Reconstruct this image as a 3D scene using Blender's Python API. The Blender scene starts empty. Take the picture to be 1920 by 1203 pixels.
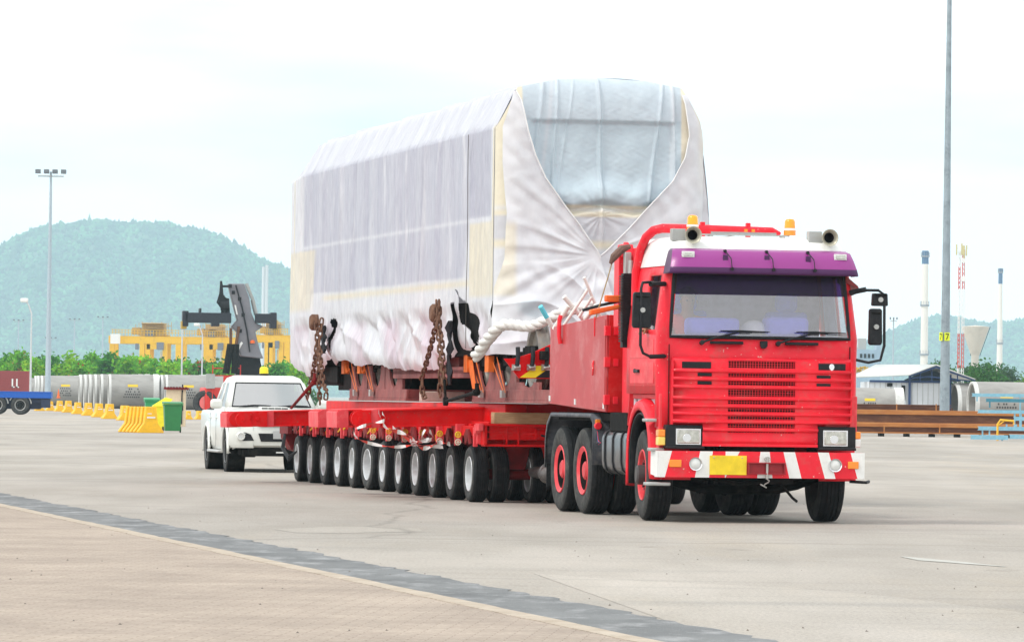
import bpy, math, random
import numpy as np
from mathutils import Vector, Matrix
random.seed(7); rng = np.random.default_rng(7)
S = bpy.context.scene
COL = S.collection
PI = math.pi
# ---------------------------------------------------------------- camera
CAM_H = 1.42
cam_d = bpy.data.cameras.new('camera'); cam = bpy.data.objects.new('camera', cam_d); COL.objects.link(cam)
cam_d.sensor_width = 36; cam_d.lens = 180; cam_d.clip_start = 1; cam_d.clip_end = 20000
cam.matrix_world = (Matrix.Translation((0, 0, CAM_H)) @ Matrix.Rotation(math.radians(90 + 0.868), 4, 'X')
                    @ Matrix.Rotation(0.0134, 4, 'Z'))
S.camera = cam
# ---------------------------------------------------------------- world, sun, exposure
SUN_EL, SUN_AZ = 52, -118     # azimuth: degrees clockwise from +Y (the view direction)
w = bpy.data.worlds.new("World"); S.world = w; w.use_nodes = True
nt = w.node_tree; nt.nodes.clear()
def N(nt, t, **k):
    n = nt.nodes.new(t)
    for a, b in k.items():
        if a == 'op': n.operation = b
        else: setattr(n, a, b)
    return n
sky = N(nt, 'ShaderNodeTexSky', sky_type='NISHITA', sun_disc=False, sun_elevation=math.radians(SUN_EL),
        sun_rotation=math.radians(SUN_AZ), dust_density=4.0, air_density=1.0)
tc = N(nt, 'ShaderNodeTexCoord'); mp = N(nt, 'ShaderNodeMapping'); mp.inputs['Scale'].default_value = (1, 1, 5)
nz = N(nt, 'ShaderNodeTexNoise'); nz.inputs['Scale'].default_value = 5.0; nz.inputs['Detail'].default_value = 5
rp = N(nt, 'ShaderNodeValToRGB')     # overcast cloud layer: thin and bright
rp.color_ramp.elements[0].position = .30; rp.color_ramp.elements[0].color = (8.3, 9.6, 9.9, 1)
rp.color_ramp.elements[1].position = .55; rp.color_ramp.elements[1].color = (14.6, 14.6, 14.5, 1)
mx = N(nt, 'ShaderNodeMixRGB'); mx.inputs['Fac'].default_value = .88
bg = N(nt, 'ShaderNodeBackground'); bg.inputs['Strength'].default_value = .1
out = N(nt, 'ShaderNodeOutputWorld')
L = nt.links.new
L(tc.outputs['Generated'], mp.inputs['Vector']); L(mp.outputs['Vector'], nz.inputs['Vector'])
L(nz.outputs['Fac'], rp.inputs['Fac']); L(sky.outputs['Color'], mx.inputs['Color1']); L(rp.outputs['Color'], mx.inputs['Color2'])
L(mx.outputs['Color'], bg.inputs['Color']); L(bg.outputs['Background'], out.inputs['Surface'])
sd = bpy.data.lights.new('sun', 'SUN'); sd.energy = 1.5; sd.angle = math.radians(14); sd.color = (1, .96, .9)
sun = bpy.data.objects.new('sun', sd); COL.objects.link(sun)
_a, _e = math.radians(SUN_AZ), math.radians(SUN_EL)
_v = Vector((math.sin(_a) * math.cos(_e), math.cos(_a) * math.cos(_e), math.sin(_e)))
sun.rotation_euler = _v.to_track_quat('Z', 'Y').to_euler(); sun.location = (0, 60, 60)
S.view_settings.view_transform = 'Standard'; S.view_settings.look = 'None'
S.view_settings.gamma = 1; S.view_settings.use_curve_mapping = False
S.view_settings.exposure = 0.24
S.cycles.max_bounces = 7; S.cycles.transparent_max_bounces = 8; S.cycles.volume_bounces = 2
S.cycles.use_denoising = True
# ---------------------------------------------------------------- picture -> place conversion (only used to work out real positions)
FPX, YH, ROLL = 9600., 747., .0134
def P(px, py, Z):
    s = FPX / Z; yp = py - ROLL * (px - 960)
    return Vector(((px - 960) / s, Z, CAM_H + (YH - yp) / s))
def G(px, py):
    yp = py - ROLL * (px - 960); return P(px, py, FPX * CAM_H / (yp - YH))
# ---------------------------------------------------------------- mesh collector
class MB:
    def __init__(s): s.v = []; s.f = []; s.m = []
    def add(s, vs, fs, mi=0):
        b = len(s.v); s.v.extend([tuple(p) for p in vs])
        for f in fs: s.f.append([i + b for i in f]); s.m.append(mi)
        return s
    def box(s, x0, x1, y0, y1, z0, z1, mi=0, M=None):
        vs = [Vector((x, y, z)) for z in (z0, z1) for y in (y0, y1) for x in (x0, x1)]
        if M is not None: vs = [M @ p for p in vs]
        return s.add(vs, [(0, 2, 3, 1), (4, 5, 7, 6), (0, 1, 5, 4), (2, 6, 7, 3), (0, 4, 6, 2), (1, 3, 7, 5)], mi)
    def prism(s, poly, ax, a, b, mi=0, M=None):
        n = len(poly)
        def mk(p, t):
            if ax == 'x': q = Vector((t, p[0], p[1]))
            elif ax == 'y': q = Vector((p[0], t, p[1]))
            else: q = Vector((p[0], p[1], t))
            return M @ q if M is not None else q
        vs = [mk(p, a) for p in poly] + [mk(p, b) for p in poly]
        fs = [tuple(range(n - 1, -1, -1)), tuple(range(n, 2 * n))] + [(i, (i + 1) % n, n + (i + 1) % n, n + i) for i in range(n)]
        return s.add(vs, fs, mi)
    def cyl(s, p0, p1, r0, r1=None, n=12, mi=0, cap=True):
        r1 = r0 if r1 is None else r1
        return s.tube([p0, p1], [r0, r1], n, mi, cap)
    def tube(s, pts, r, n=8, mi=0, cap=True, closed=False):
        pts = [Vector(p) for p in pts]; k = len(pts)
        rs = r if isinstance(r, (list, tuple)) else [r] * k
        t0 = (pts[1] - pts[0]).normalized()
        up = Vector((0, 0, 1)) if abs(t0.z) < .9 else Vector((1, 0, 0))
        a = t0.cross(up).normalized(); vs = []
        for i, p in enumerate(pts):
            if closed: t = pts[(i + 1) % k] - pts[i - 1]
            else: t = pts[min(i + 1, k - 1)] - pts[max(i - 1, 0)]
            t.normalize(); a = (a - t * a.dot(t)).normalized(); b = t.cross(a)
            for j in range(n):
                c = 2 * PI * j / n; vs.append(p + (a * math.cos(c) + b * math.sin(c)) * rs[i])
        fs = []
        for i in range(k if closed else k - 1):
            i2 = (i + 1) % k
            for j in range(n):
                j2 = (j + 1) % n; fs.append((i * n + j, i * n + j2, i2 * n + j2, i2 * n + j))
        if cap and not closed: fs += [tuple(range(n - 1, -1, -1)), tuple(range((k - 1) * n, k * n))]
        return s.add(vs, fs, mi)
    def lathe(s, prof, o=(0, 0, 0), ax='x', n=32, mi=0, mis=None):
        o = Vector(o); vs = []; k = len(prof)
        for (t, r) in prof:
            for j in range(n):
                c = 2 * PI * j / n; u, v = r * math.cos(c), r * math.sin(c)
                vs.append(o + Vector({'x': (t, u, v), 'y': (u, t, v), 'z': (u, v, t)}[ax]))
        b = len(s.v); s.v.extend([tuple(p) for p in vs])
        for i in range(k - 1):
            for j in range(n):
                j2 = (j + 1) % n; s.f.append([b + i * n + j, b + i * n + j2, b + (i + 1) * n + j2, b + (i + 1) * n + j])
                s.m.append(mis[i] if mis else mi)
        return s
    def grid(s, P_, mi=0, skip=None, mf=None):    # P_[i][j] points
        n, m = len(P_), len(P_[0]); b = len(s.v)
        for row in P_: s.v.extend([tuple(p) for p in row])
        for i in range(n - 1):
            for j in range(m - 1):
                if skip and skip(i, j): continue
                s.f.append([b + i * m + j, b + i * m + j + 1, b + (i + 1) * m + j + 1, b + (i + 1) * m + j])
                s.m.append(mf(i, j) if mf else mi)
        return s
    def build(s, name, mats, parent=None, bevel=0, ang=35, loc=None, solid=0, rec=True):
        me = bpy.data.meshes.new(name); me.from_pydata(s.v, [], s.f)
        if not isinstance(mats, (list, tuple)): mats = [mats]
        for m in mats: me.materials.append(m)
        if any(s.m): me.polygons.foreach_set('material_index', s.m)
        if rec:
            import bmesh
            bm = bmesh.new(); bm.from_mesh(me); bmesh.ops.recalc_face_normals(bm, faces=bm.faces); bm.to_mesh(me); bm.free()
        me.polygons.foreach_set('use_smooth', [True] * len(me.polygons)); me.set_sharp_from_angle(angle=math.radians(ang))
        me.update()
        o = bpy.data.objects.new(name, me); COL.objects.link(o)
        if parent: o.parent = parent
        if loc: o.location = loc
        if solid:
            md = o.modifiers.new('s', 'SOLIDIFY'); md.thickness = solid; md.offset = 0
        if bevel:
            md = o.modifiers.new('b', 'BEVEL'); md.width = bevel; md.segments = 2; md.limit_method = 'ANGLE'
            md.harden_normals = False
        return o
def build_split(mb, name, mats, parent=None, **k):
    par = list(range(len(mb.v)))
    def find(a):
        while par[a] != a: par[a] = par[par[a]]; a = par[a]
        return a
    for f in mb.f:
        for q in f[1:]: par[find(q)] = find(f[0])
    groups = {}
    for f, mi in zip(mb.f, mb.m): groups.setdefault(find(f[0]), []).append((f, mi))
    for g in groups.values():
        ids = sorted({q for f, _ in g for q in f}); mp = {q: i for i, q in enumerate(ids)}; n = MB()
        n.v = [mb.v[q] for q in ids]; n.f = [[mp[q] for q in f] for f, _ in g]; n.m = [mi for _, mi in g]; n.build(name, mats, parent, **k)
def empty(name, loc=(0, 0, 0), rz=0, parent=None):
    o = bpy.data.objects.new(name, None); COL.objects.link(o); o.location = loc; o.rotation_euler = (0, 0, rz)
    o.empty_display_size = .2
    if parent: o.parent = parent
    return o
def tag(o, label=None, cat=None, group=None, kind=None):
    if label: o['label'] = label
    if cat: o['category'] = cat
    if group: o['group'] = group
    if kind: o['kind'] = kind
    return o
def copy_tree(o, parent=None):
    c = o.copy(); COL.objects.link(c); c.parent = parent
    for ch in [x for x in COL.objects if x.parent is o]: copy_tree(ch, c)
    return c
# ---------------------------------------------------------------- materials
def mat(name, col, rough=.5, metal=0, spec=.5, noise=0, nscale=8, bump=0, bscale=40, coat=0, alpha=1, trans=0, emit=0, dirt=None, ior=1.45, var=None, sc=(1, 1, 1), chips=None):
    """noise: +-value variation; dirt=(colour, amount, scale); bump"""
    m = bpy.data.materials.new(name); m.use_nodes = True; nt = m.node_tree; b = nt.nodes['Principled BSDF']; L = nt.links.new
    b.inputs['Base Color'].default_value = (*col, 1); b.inputs['Roughness'].default_value = rough; b.inputs['Metallic'].default_value = metal
    b.inputs['Specular IOR Level'].default_value = spec; b.inputs['Coat Weight'].default_value = coat; b.inputs['Coat Roughness'].default_value = .15
    b.inputs['Alpha'].default_value = alpha; b.inputs['Transmission Weight'].default_value = trans; b.inputs['IOR'].default_value = ior
    if emit: b.inputs['Emission Color'].default_value = (*col, 1); b.inputs['Emission Strength'].default_value = emit
    tc = N(nt, 'ShaderNodeTexCoord'); mp = N(nt, 'ShaderNodeMapping'); mp.inputs['Scale'].default_value = sc
    L(tc.outputs['Object'], mp.inputs['Vector']); cur = None
    if noise or var:
        n = N(nt, 'ShaderNodeTexNoise'); n.inputs['Scale'].default_value = nscale; n.inputs['Detail'].default_value = 6; n.inputs['Roughness'].default_value = .6
        r = N(nt, 'ShaderNodeValToRGB'); r.color_ramp.elements[0].position = .3; r.color_ramp.elements[1].position = .7
        c0 = var if var else tuple(c * (1 - noise) for c in col); c1 = col if var else tuple(min(1, c * (1 + noise)) for c in col)
        r.color_ramp.elements[0].color = (*c0, 1); r.color_ramp.elements[1].color = (*c1, 1)
        L(mp.outputs['Vector'], n.inputs['Vector']); L(n.outputs['Fac'], r.inputs['Fac']); cur = r.outputs['Color']
    if dirt:
        dc, amt, ds = dirt
        n = N(nt, 'ShaderNodeTexNoise'); n.inputs['Scale'].default_value = ds; n.inputs['Detail'].default_value = 9; n.inputs['Roughness'].default_value = .7
        r = N(nt, 'ShaderNodeValToRGB'); r.color_ramp.elements[0].position = .5; r.color_ramp.elements[1].position = .75
        r.color_ramp.elements[0].color = (0, 0, 0, 1); r.color_ramp.elements[1].color = (amt, amt, amt, 1)
        x = N(nt, 'ShaderNodeMixRGB'); x.inputs['Color2'].default_value = (*dc, 1)
        if cur: L(cur, x.inputs['Color1'])
        else: x.inputs['Color1'].default_value = (*col, 1)
        L(mp.outputs['Vector'], n.inputs['Vector']); L(n.outputs['Fac'], r.inputs['Fac']); L(r.outputs['Color'], x.inputs['Fac']); cur = x.outputs['Color']
    if chips:     # small paint chips and dust specks
        n = N(nt, 'ShaderNodeTexNoise'); n.inputs['Scale'].default_value = chips[1]; n.inputs['Detail'].default_value = 3
        r = N(nt, 'ShaderNodeValToRGB'); r.color_ramp.elements[0].position = .70; r.color_ramp.elements[1].position = .73
        r.color_ramp.elements[0].color = (0, 0, 0, 1); r.color_ramp.elements[1].color = (.8, .8, .8, 1)
        x = N(nt, 'ShaderNodeMixRGB'); x.inputs['Color2'].default_value = (*chips[0], 1); L(tc.outputs['Object'], n.inputs['Vector'])
        L(cur, x.inputs['Color1']); L(n.outputs['Fac'], r.inputs['Fac']); L(r.outputs['Color'], x.inputs['Fac']); cur = x.outputs['Color']
    if cur: L(cur, b.inputs['Base Color'])
    if bump:
        n = N(nt, 'ShaderNodeTexNoise'); n.inputs['Scale'].default_value = bscale; n.inputs['Detail'].default_value = 5
        bp = N(nt, 'ShaderNodeBump'); bp.inputs['Strength'].default_value = bump; bp.inputs['Distance'].default_value = .02
        L(mp.outputs['Vector'], n.inputs['Vector']); L(n.outputs['Fac'], bp.inputs['Height']); L(bp.outputs['Normal'], b.inputs['Normal'])
    return m
MT = dict(
    red=mat('red_paint', (.86, .020, .040), .40, spec=.3, noise=.10, nscale=2.2, dirt=((.52, .13, .11), .6, 5), bump=.08, bscale=5, chips=((.75, .5, .45), 26)),
    redp=mat('pinkish_red_paint', (.78, .06, .075), .5, spec=.3, noise=.14, nscale=2.5, dirt=((.6, .3, .27), .5, 5), bump=.06, bscale=8),  # paler, pinker red than the main truck paint
    redd=mat('trailer_red', (.72, .003, .005), .48, spec=.2, noise=.15, nscale=4, dirt=((.35, .06, .05), .6, 8), chips=((.35, .12, .08), 22)),
    redm=mat('dark_red_steel', (.20, .014, .016), .65, spec=.25, noise=.35, nscale=5, dirt=((.05, .02, .018), .7, 9)),
    maroon=mat('maroon_steel', (.27, .075, .07), .7, noise=.3, nscale=3, dirt=((.35, .22, .2), .5, 8)),
    white=mat('white_paint', (.82, .82, .80), .35, noise=.03, dirt=((.5, .45, .38), .3, 10)),
    black=mat('black_plastic', (.012, .013, .016), .5, spec=.3, noise=.2, dirt=((.07, .065, .06), .3, 14)),
    rubber=mat('tyre_rubber', (.014, .015, .017), .8, spec=.25, noise=.25, nscale=9, dirt=((.09, .085, .08), .4, 6), bump=.1, bscale=60),
    side=mat('tyre_sidewall', (.045, .046, .046), .8, spec=.25, noise=.3, nscale=12, dirt=((.17, .16, .14), .6, 8)),
    under=mat('underbody', (.010, .010, .010), .8, spec=.15, noise=.4, dirt=((.05, .04, .032), .5, 8)),
    steel=mat('bare_steel', (.5, .5, .48), .4, metal=.8, noise=.15, dirt=((.3, .25, .2), .4, 12)),
    grey=mat('grey_metal', (.42, .43, .42), .5, metal=.3, noise=.1, dirt=((.25, .2, .15), .4, 10)),
    rim=mat('silver_rim', (.62, .64, .66), .38, metal=.35, noise=.12, dirt=((.3, .27, .24), .45, 9)),
    chrome=mat('chrome', (.8, .8, .82), .12, metal=1),
    orange=mat('amber_lens', (.95, .28, .02), .25, coat=.5),
    yellowl=mat('yellow_lens', (.85, .65, .12), .3, coat=.5),
    clear=mat('clear_lens', (.75, .76, .74), .2, coat=.6),
    lens=mat('headlamp_glass', (.55, .55, .5), .12, metal=.6, coat=.8, noise=.3, nscale=20),
    plate=mat('yellow_plate', (.86, .62, .02), .45, noise=.14, nscale=7),
    wood=mat('weathered_timber', (.52, .36, .2), .8, var=(.36, .2, .1), nscale=5, sc=(1, .3, 8), dirt=((.2, .12, .06), .4, 7)),
    rust=mat('rusty_iron', (.20, .10, .06), .85, var=(.10, .045, .03), nscale=9, dirt=((.33, .2, .12), .5, 16)),
    yellow=mat('yellow_paint', (.88, .48, .02), .5, noise=.1, dirt=((.35, .18, .04), .5, 5)),
    bright=mat('bright_yellow', (.9, .72, .02), .45, noise=.06),
)
def glass(name, tint, a=.35, rough=.03):
    """thin sheet of tinted glass: reflects by angle, otherwise lets the tint through"""
    m = bpy.data.materials.new(name); m.use_nodes = True; nt = m.node_tree; nt.nodes.clear(); L = nt.links.new
    o = N(nt, 'ShaderNodeOutputMaterial'); f = N(nt, 'ShaderNodeFresnel'); f.inputs['IOR'].default_value = 1.5
    t = N(nt, 'ShaderNodeBsdfTransparent'); t.inputs['Color'].default_value = (*tint, 1)
    g = N(nt, 'ShaderNodeBsdfGlossy'); g.inputs['Roughness'].default_value = rough
    mt = N(nt, 'ShaderNodeMath', op='ADD'); mt.inputs[1].default_value = a; mt.use_clamp = True
    x = N(nt, 'ShaderNodeMixShader'); L(f.outputs['Fac'], mt.inputs[0]); L(mt.outputs[0], x.inputs['Fac'])
    L(t.outputs[0], x.inputs[1]); L(g.outputs[0], x.inputs[2]); L(x.outputs[0], o.inputs['Surface'])
    return m
MT['glass'] = glass('vehicle_glass', (.55, .62, .62), .12)
# ---------------------------------------------------------------- shared tyre and rim meshes (axis along local x, outer side towards -x)
def tyre_mesh(name, R, W, rimr, groove=4, n=44, mats=None):
    m = MB(); h = W / 2
    prof = [(-h * .80, rimr), (-h * .97, rimr + (R - rimr) * .18), (-h * 1.03, rimr + (R - rimr) * .5), (-h * .99, rimr + (R - rimr) * .8),
            (-h * .90, R - .022), (-h * .78, R - .004)]
    k = [0, 0, 0, 0, 0]; gw = W * .022
    for g in range(groove):
        c = -h * .78 + (g + 1) * (2 * h * .78) / (groove + 1)
        prof += [(c - gw, R), (c - gw * .8, R - .014), (c + gw * .8, R - .014), (c + gw, R)]; k += [1, 1, 1, 1]
    prof += [(h * .78, R - .004), (h * .9, R - .022), (h * .99, rimr + (R - rimr) * .8), (h * 1.03, rimr + (R - rimr) * .5), (h * .97, rimr + (R - rimr) * .18), (h * .8, rimr)]
    k = [0, 0, 0, 0, 1] + [1] * (4 * groove + 1) + [1, 0, 0, 0, 0]
    m.lathe(prof, n=n, mis=k[:len(prof) - 1])
    o = m.build(name, mats or [MT['side'], MT['rubber']], ang=50); return o
def flat_rim(name, rimr, W, matl, hubm, bolts=8, dish=.5, hubr=.1, hubout=0.0, holes=0):
    m = MB(); h = W / 2
    m.lathe([(-h * .9, rimr * 1.03), (-h * .98, rimr * 1.0), (-h * .9, rimr * .94), (-h * .3, rimr * .88), (-h * (1 - 2 * dish) * .5, rimr * .84), (h * (2 * dish - 1) + -h * .1, rimr * .66), (h * (2 * dish - 1) - h * .2, hubr * 1.5), (h * (2 * dish - 1) - h * .2, 0.0)] if dish < .9 else [(-h * .9, rimr * 1.03), (-h * .98, rimr * 1.0), (-h * .92, rimr * .94), (-h * .78, rimr * .82), (h * .3, rimr * .76), (h * .86, rimr * .68), (h * .7, hubr * 1.5), (h * .7, 0)], n=32, mis=[0] * 6 + [1] if dish < .9 else [0, 0, 0, 2, 2, 2, 1])
    m.lathe([(h * .8, rimr * 1.0), (h * .3, rimr * .9), (h * .0, rimr * .8), (h * .1, 0)] if dish < .9 else [(h * .95, rimr * 1.0), (h * .9, 0)], n=24, mi=1 if dish < .9 else 2)
    y0 = h * (2 * dish - 1) - h * .2
    m.lathe([(y0 - hubout - .03, 0), (y0 - hubout - .03, hubr * .75), (y0 - hubout - .01, hubr), (y0, hubr * 1.1)], n=20, mi=1)
    for i in range(bolts):
        a = 2 * PI * i / bolts; r = hubr * 1.45
        m.cyl((y0 - .035 - hubout * .4, r * math.cos(a), r * math.sin(a)), (y0 + .01, r * math.cos(a), r * math.sin(a)), .014, n=6, mi=1)
    for i in range(holes):
        a = 2 * PI * (i + .5) / holes; r = rimr * .66
        m.cyl((y0 - .012, r * math.cos(a), r * math.sin(a)), (y0 + .02, r * math.cos(a), r * math.sin(a)), .03, n=8, mi=2)
    return m.build(name, [matl, hubm, MT['under']], ang=30)
def wheel(parent, loc, ty, ri, flip=False, steer=0, first=[None]):
    w_ = empty('wheel', loc, (PI if flip else 0) + steer, parent)
    a = ty.copy(); a.name = 'tyre'; COL.objects.link(a); a.parent = w_
    b = ri.copy(); b.name = 'rim'; COL.objects.link(b); b.parent = w_
    a.rotation_euler.x = random.random() * 6; b.rotation_euler.x = random.random() * 6
    return w_
# ================================================================ ground, kerb, pavement
def ground_mat(mul=1.0, nm='worn_concrete_yard'):
    m = bpy.data.materials.new(nm); m.use_nodes = True; nt = m.node_tree; b = nt.nodes['Principled BSDF']; L = nt.links.new
    b.inputs['Roughness'].default_value = .9; b.inputs['Specular IOR Level'].default_value = .25
    tc = N(nt, 'ShaderNodeTexCoord')
    def noise(scale, sc, detail=6, rough=.6, rot=0):
        mp = N(nt, 'ShaderNodeMapping'); mp.inputs['Scale'].default_value = sc; mp.inputs['Rotation'].default_value = (0, 0, rot)
        n = N(nt, 'ShaderNodeTexNoise'); n.inputs['Scale'].default_value = scale; n.inputs['Detail'].default_value = detail; n.inputs['Roughness'].default_value = rough
        L(tc.outputs['Object'], mp.inputs['Vector']); L(mp.outputs['Vector'], n.inputs['Vector']); return n.outputs['Fac']
    def ramp(f, a, b_, ca, cb):
        r = N(nt, 'ShaderNodeValToRGB'); r.color_ramp.elements[0].position = a; r.color_ramp.elements[1].position = b_
        r.color_ramp.elements[0].color = (*ca, 1); r.color_ramp.elements[1].color = (*cb, 1); L(f, r.inputs['Fac']); return r.outputs['Color']
    def mix(f, a, b_, t='MIX'):
        x = N(nt, 'ShaderNodeMixRGB', blend_type=t)
        for i, s_ in zip(('Fac', 'Color1', 'Color2'), (f, a, b_)):
            if hasattr(s_, 'links'): L(s_, x.inputs[i])
            elif isinstance(s_, tuple): x.inputs[i].default_value = (*s_, 1)
            else: x.inputs[i].default_value = s_
        return x.outputs['Color']
    base = ramp(noise(.35, (1, .25, 1), 7, .65, .2), .35, .68, (.335, .312, .283), (.44, .412, .385))
    sandy = ramp(noise(.22, (.8, .12, 1), 8, .7, .15), .52, .72, (0, 0, 0), (.6, .6, .6))
    c = mix(sandy, base, (.46, .395, .315))
    gr = ramp(noise(.5, (.25, .9, 1), 6, .6, .35), .55, .75, (0, 0, 0), (.55, .55, .55))
    c = mix(gr, c, (.25, .25, .243))
    oil = ramp(noise(.9, (1, .35, 1), 4, .55, .1), .66, .74, (0, 0, 0), (.5, .5, .5)); c = mix(oil, c, (.20, .19, .17))
    wide = ramp(noise(.09, (1, .35, 1), 5, .6, .5), .40, .60, (.88, .88, .87), (1.07, 1.06, 1.04)); c = mix(1.0, c, wide, 'MULTIPLY')
    track = ramp(noise(1.1, (.06, 1.6, 1), 5, .6, 1.45), .58, .75, (0, 0, 0), (.4, .4, .4))
    c = mix(track, c, (.215, .21, .198))
    fine = ramp(noise(34, (1, .45, 1), 5, .85), .32, .68, (.70, .70, .71), (1.22, 1.22, 1.21))
    c = mix(1.0, c, fine, 'MULTIPLY'); c = mix(1.0, c, (mul * 1.05, mul * 1.03, mul * 1.01), 'MULTIPLY')
    spots = ramp(noise(7, (1, .5, 1), 3, .6), .70, .76, (0, 0, 0), (.55, .55, .55))
    c = mix(spots, c, (.2, .185, .16))
    # long thin joints and cracks
    v = N(nt, 'ShaderNodeTexVoronoi', feature='DISTANCE_TO_EDGE'); v.inputs['Scale'].default_value = .055
    mp = N(nt, 'ShaderNodeMapping'); mp.inputs['Scale'].default_value = (1, .6, 1); L(tc.outputs['Object'], mp.inputs['Vector'])
    wn = N(nt, 'ShaderNodeTexNoise'); wn.inputs['Scale'].default_value = .6; L(mp.outputs['Vector'], wn.inputs['Vector'])
    ad = N(nt, 'ShaderNodeMixRGB', blend_type='ADD'); ad.inputs['Fac'].default_value = 1.5; L(mp.outputs['Vector'], ad.inputs['Color1']); L(wn.outputs['Color'], ad.inputs['Color2'])
    L(ad.outputs['Color'], v.inputs['Vector'])
    ck = ramp(v.outputs['Distance'], .0015, .004, (.5, .5, .5), (0, 0, 0)); c = mix(ck, c, (.19, .18, .16))
    L(c, b.inputs['Base Color'])
    bp = N(nt, 'ShaderNodeBump'); bp.inputs['Strength'].default_value = .5; bp.inputs['Distance'].default_value = .01
    L(noise(60, (1, 1, 1), 3, .7), bp.inputs['Height']); L(bp.outputs['Normal'], b.inputs['Normal'])
    return m
g = MB()
xs = [-3500, -1500, -400, -100, -30, -10, 0, 10, 30, 100, 400, 1500, 3500]; ys = [-70, 20, 40, 60, 80, 120, 200, 400, 1000, 3000, 9800]
g.grid([[(x, y, 0) for x in xs] for y in ys])
tag(g.build('ground', ground_mat()), kind='structure')
# kerb line runs from far left to near right
kd = (Vector((.8, 30.1)) - Vector((-6.5, 64.6))).normalized(); kn = Vector((-kd.y, kd.x))    # kn points to the road side
if kn.x < 0: kn = -kn
k0 = Vector((-6.5, 64.6)) - kd * 60; k1 = Vector((.8, 30.1)) + kd * 20
def strip(off0, off1, z0, z1, name, material, segs=160, jit=0, dense=False):
    m = MB(); rows = []
    for i in range(segs + 1):
        p = k0.lerp(k1, i / segs); j0 = random.uniform(-jit, jit); j1 = random.uniform(-jit, jit)
        a = p + kn * (off0 + j0); b_ = p + kn * (off1 + j1)
        if z0 is None: rows.append([(a.x, a.y, z1), (b_.x, b_.y, z1)])
        else: rows.append([(a.x, a.y, z0), (a.x, a.y, z1), (b_.x, b_.y, z1), (b_.x, b_.y, z0)])
    m.grid(rows); return m.build(name, material)
gut = mat('old_asphalt_gutter', (.20, .205, .207), .85, var=(.115, .12, .123), nscale=1.6, sc=(1, .4, 1), dirt=((.40, .40, .405), .85, 2.6), bump=.5, bscale=60, chips=((.34, .34, .34), 14))
kerbm = mat('kerb_concrete', (.50, .43, .35), .9, var=(.38, .31, .24), nscale=2.5, dirt=((.2, .16, .11), .7, 9), bump=.5, bscale=30)
def paver_mat():
    m = bpy.data.materials.new('block_paving'); m.use_nodes = True; nt = m.node_tree; b = nt.nodes['Principled BSDF']; L = nt.links.new
    b.inputs['Roughness'].default_value = .95; b.inputs['Specular IOR Level'].default_value = .2
    tc = N(nt, 'ShaderNodeTexCoord'); mp = N(nt, 'ShaderNodeMapping'); mp.inputs['Rotation'].default_value = (0, 0, .07)
    L(tc.outputs['Object'], mp.inputs['Vector'])
    br = N(nt, 'ShaderNodeTexBrick'); br.inputs['Scale'].default_value = 1; br.inputs['Brick Width'].default_value = .22; br.inputs['Row Height'].default_value = .11
    br.inputs['Mortar Size'].default_value = .004; br.inputs['Mortar Smooth'].default_value = .3
    br.inputs['Color1'].default_value = (.38, .32, .275, 1); br.inputs['Color2'].default_value = (.41, .35, .30, 1); br.inputs['Mortar'].default_value = (.27, .22, .185, 1)
    L(mp.outputs['Vector'], br.inputs['Vector'])
    n = N(nt, 'ShaderNodeTexNoise'); n.inputs['Scale'].default_value = .7; n.inputs['Detail'].default_value = 8; n.inputs['Roughness'].default_value = .7; L(mp.outputs['Vector'], n.inputs['Vector'])
    r = N(nt, 'ShaderNodeValToRGB'); r.color_ramp.elements[0].position = .3; r.color_ramp.elements[1].position = .7
    r.color_ramp.elements[0].color = (.76, .74, .72, 1); r.color_ramp.elements[1].color = (1.12, 1.1, 1.06, 1); L(n.outputs['Fac'], r.inputs['Fac'])
    n2 = N(nt, 'ShaderNodeTexNoise'); n2.inputs['Scale'].default_value = 30; n2.inputs['Detail'].default_value = 4; L(mp.outputs['Vector'], n2.inputs['Vector'])
    r2 = N(nt, 'ShaderNodeValToRGB'); r2.color_ramp.elements[0].position = .3; r2.color_ramp.elements[1].position = .7
    r2.color_ramp.elements[0].color = (.85, .85, .85, 1); r2.color_ramp.elements[1].color = (1.15, 1.15, 1.15, 1); L(n2.outputs['Fac'], r2.inputs['Fac'])
    x = N(nt, 'ShaderNodeMixRGB', blend_type='MULTIPLY'); x.inputs['Fac'].default_value = 1; L(br.outputs['Color'], x.inputs['Color1']); L(r.outputs['Color'], x.inputs['Color2'])
    y = N(nt, 'ShaderNodeMixRGB', blend_type='MULTIPLY'); y.inputs['Fac'].default_value = 1; L(x.outputs['Color'], y.inputs['Color1']); L(r2.outputs['Color'], y.inputs['Color2'])
    L(y.outputs['Color'], b.inputs['Base Color'])
    bp = N(nt, 'ShaderNodeBump'); bp.inputs['Strength'].default_value = .5; bp.inputs['Distance'].default_value = .01
    L(br.outputs['Fac'], bp.inputs['Height']); bp.invert = True; L(bp.outputs['Normal'], b.inputs['Normal'])
    return m
tag(strip(.0, .86, None, .004, 'gutter', gut, 420, .06), kind='structure')
tag(strip(-.17, 0, -.1, .03, 'kerb', kerbm, 260, .012), kind='structure')
tag(strip(-40, -.17, -.1, .026, 'pavement', paver_mat(), 60, 0), kind='structure')
m = MB()   # worn white dash painted on the yard
a, b_ = G(1700, 1043), G(1895, 1062); d = (b_ - a).normalized(); n_ = Vector((-d.y, d.x, 0))
if n_.y < 0: n_ = -n_
pts = [a, a + d * .05 - n_ * .05, a.lerp(b_, .4) - n_ * .25, b_ - n_ * .04, b_, a.lerp(b_, .5) + n_ * .05]
m.add([(p.x, p.y, .004) for p in pts], [(0, 1, 2, 3, 4, 5)]); tag(m.build('road_marking', mat('worn_road_paint', (.50, .495, .46), .8, var=(.40, .39, .35), nscale=3)), kind='structure')
m = MB()   # pebbles and grit
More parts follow.
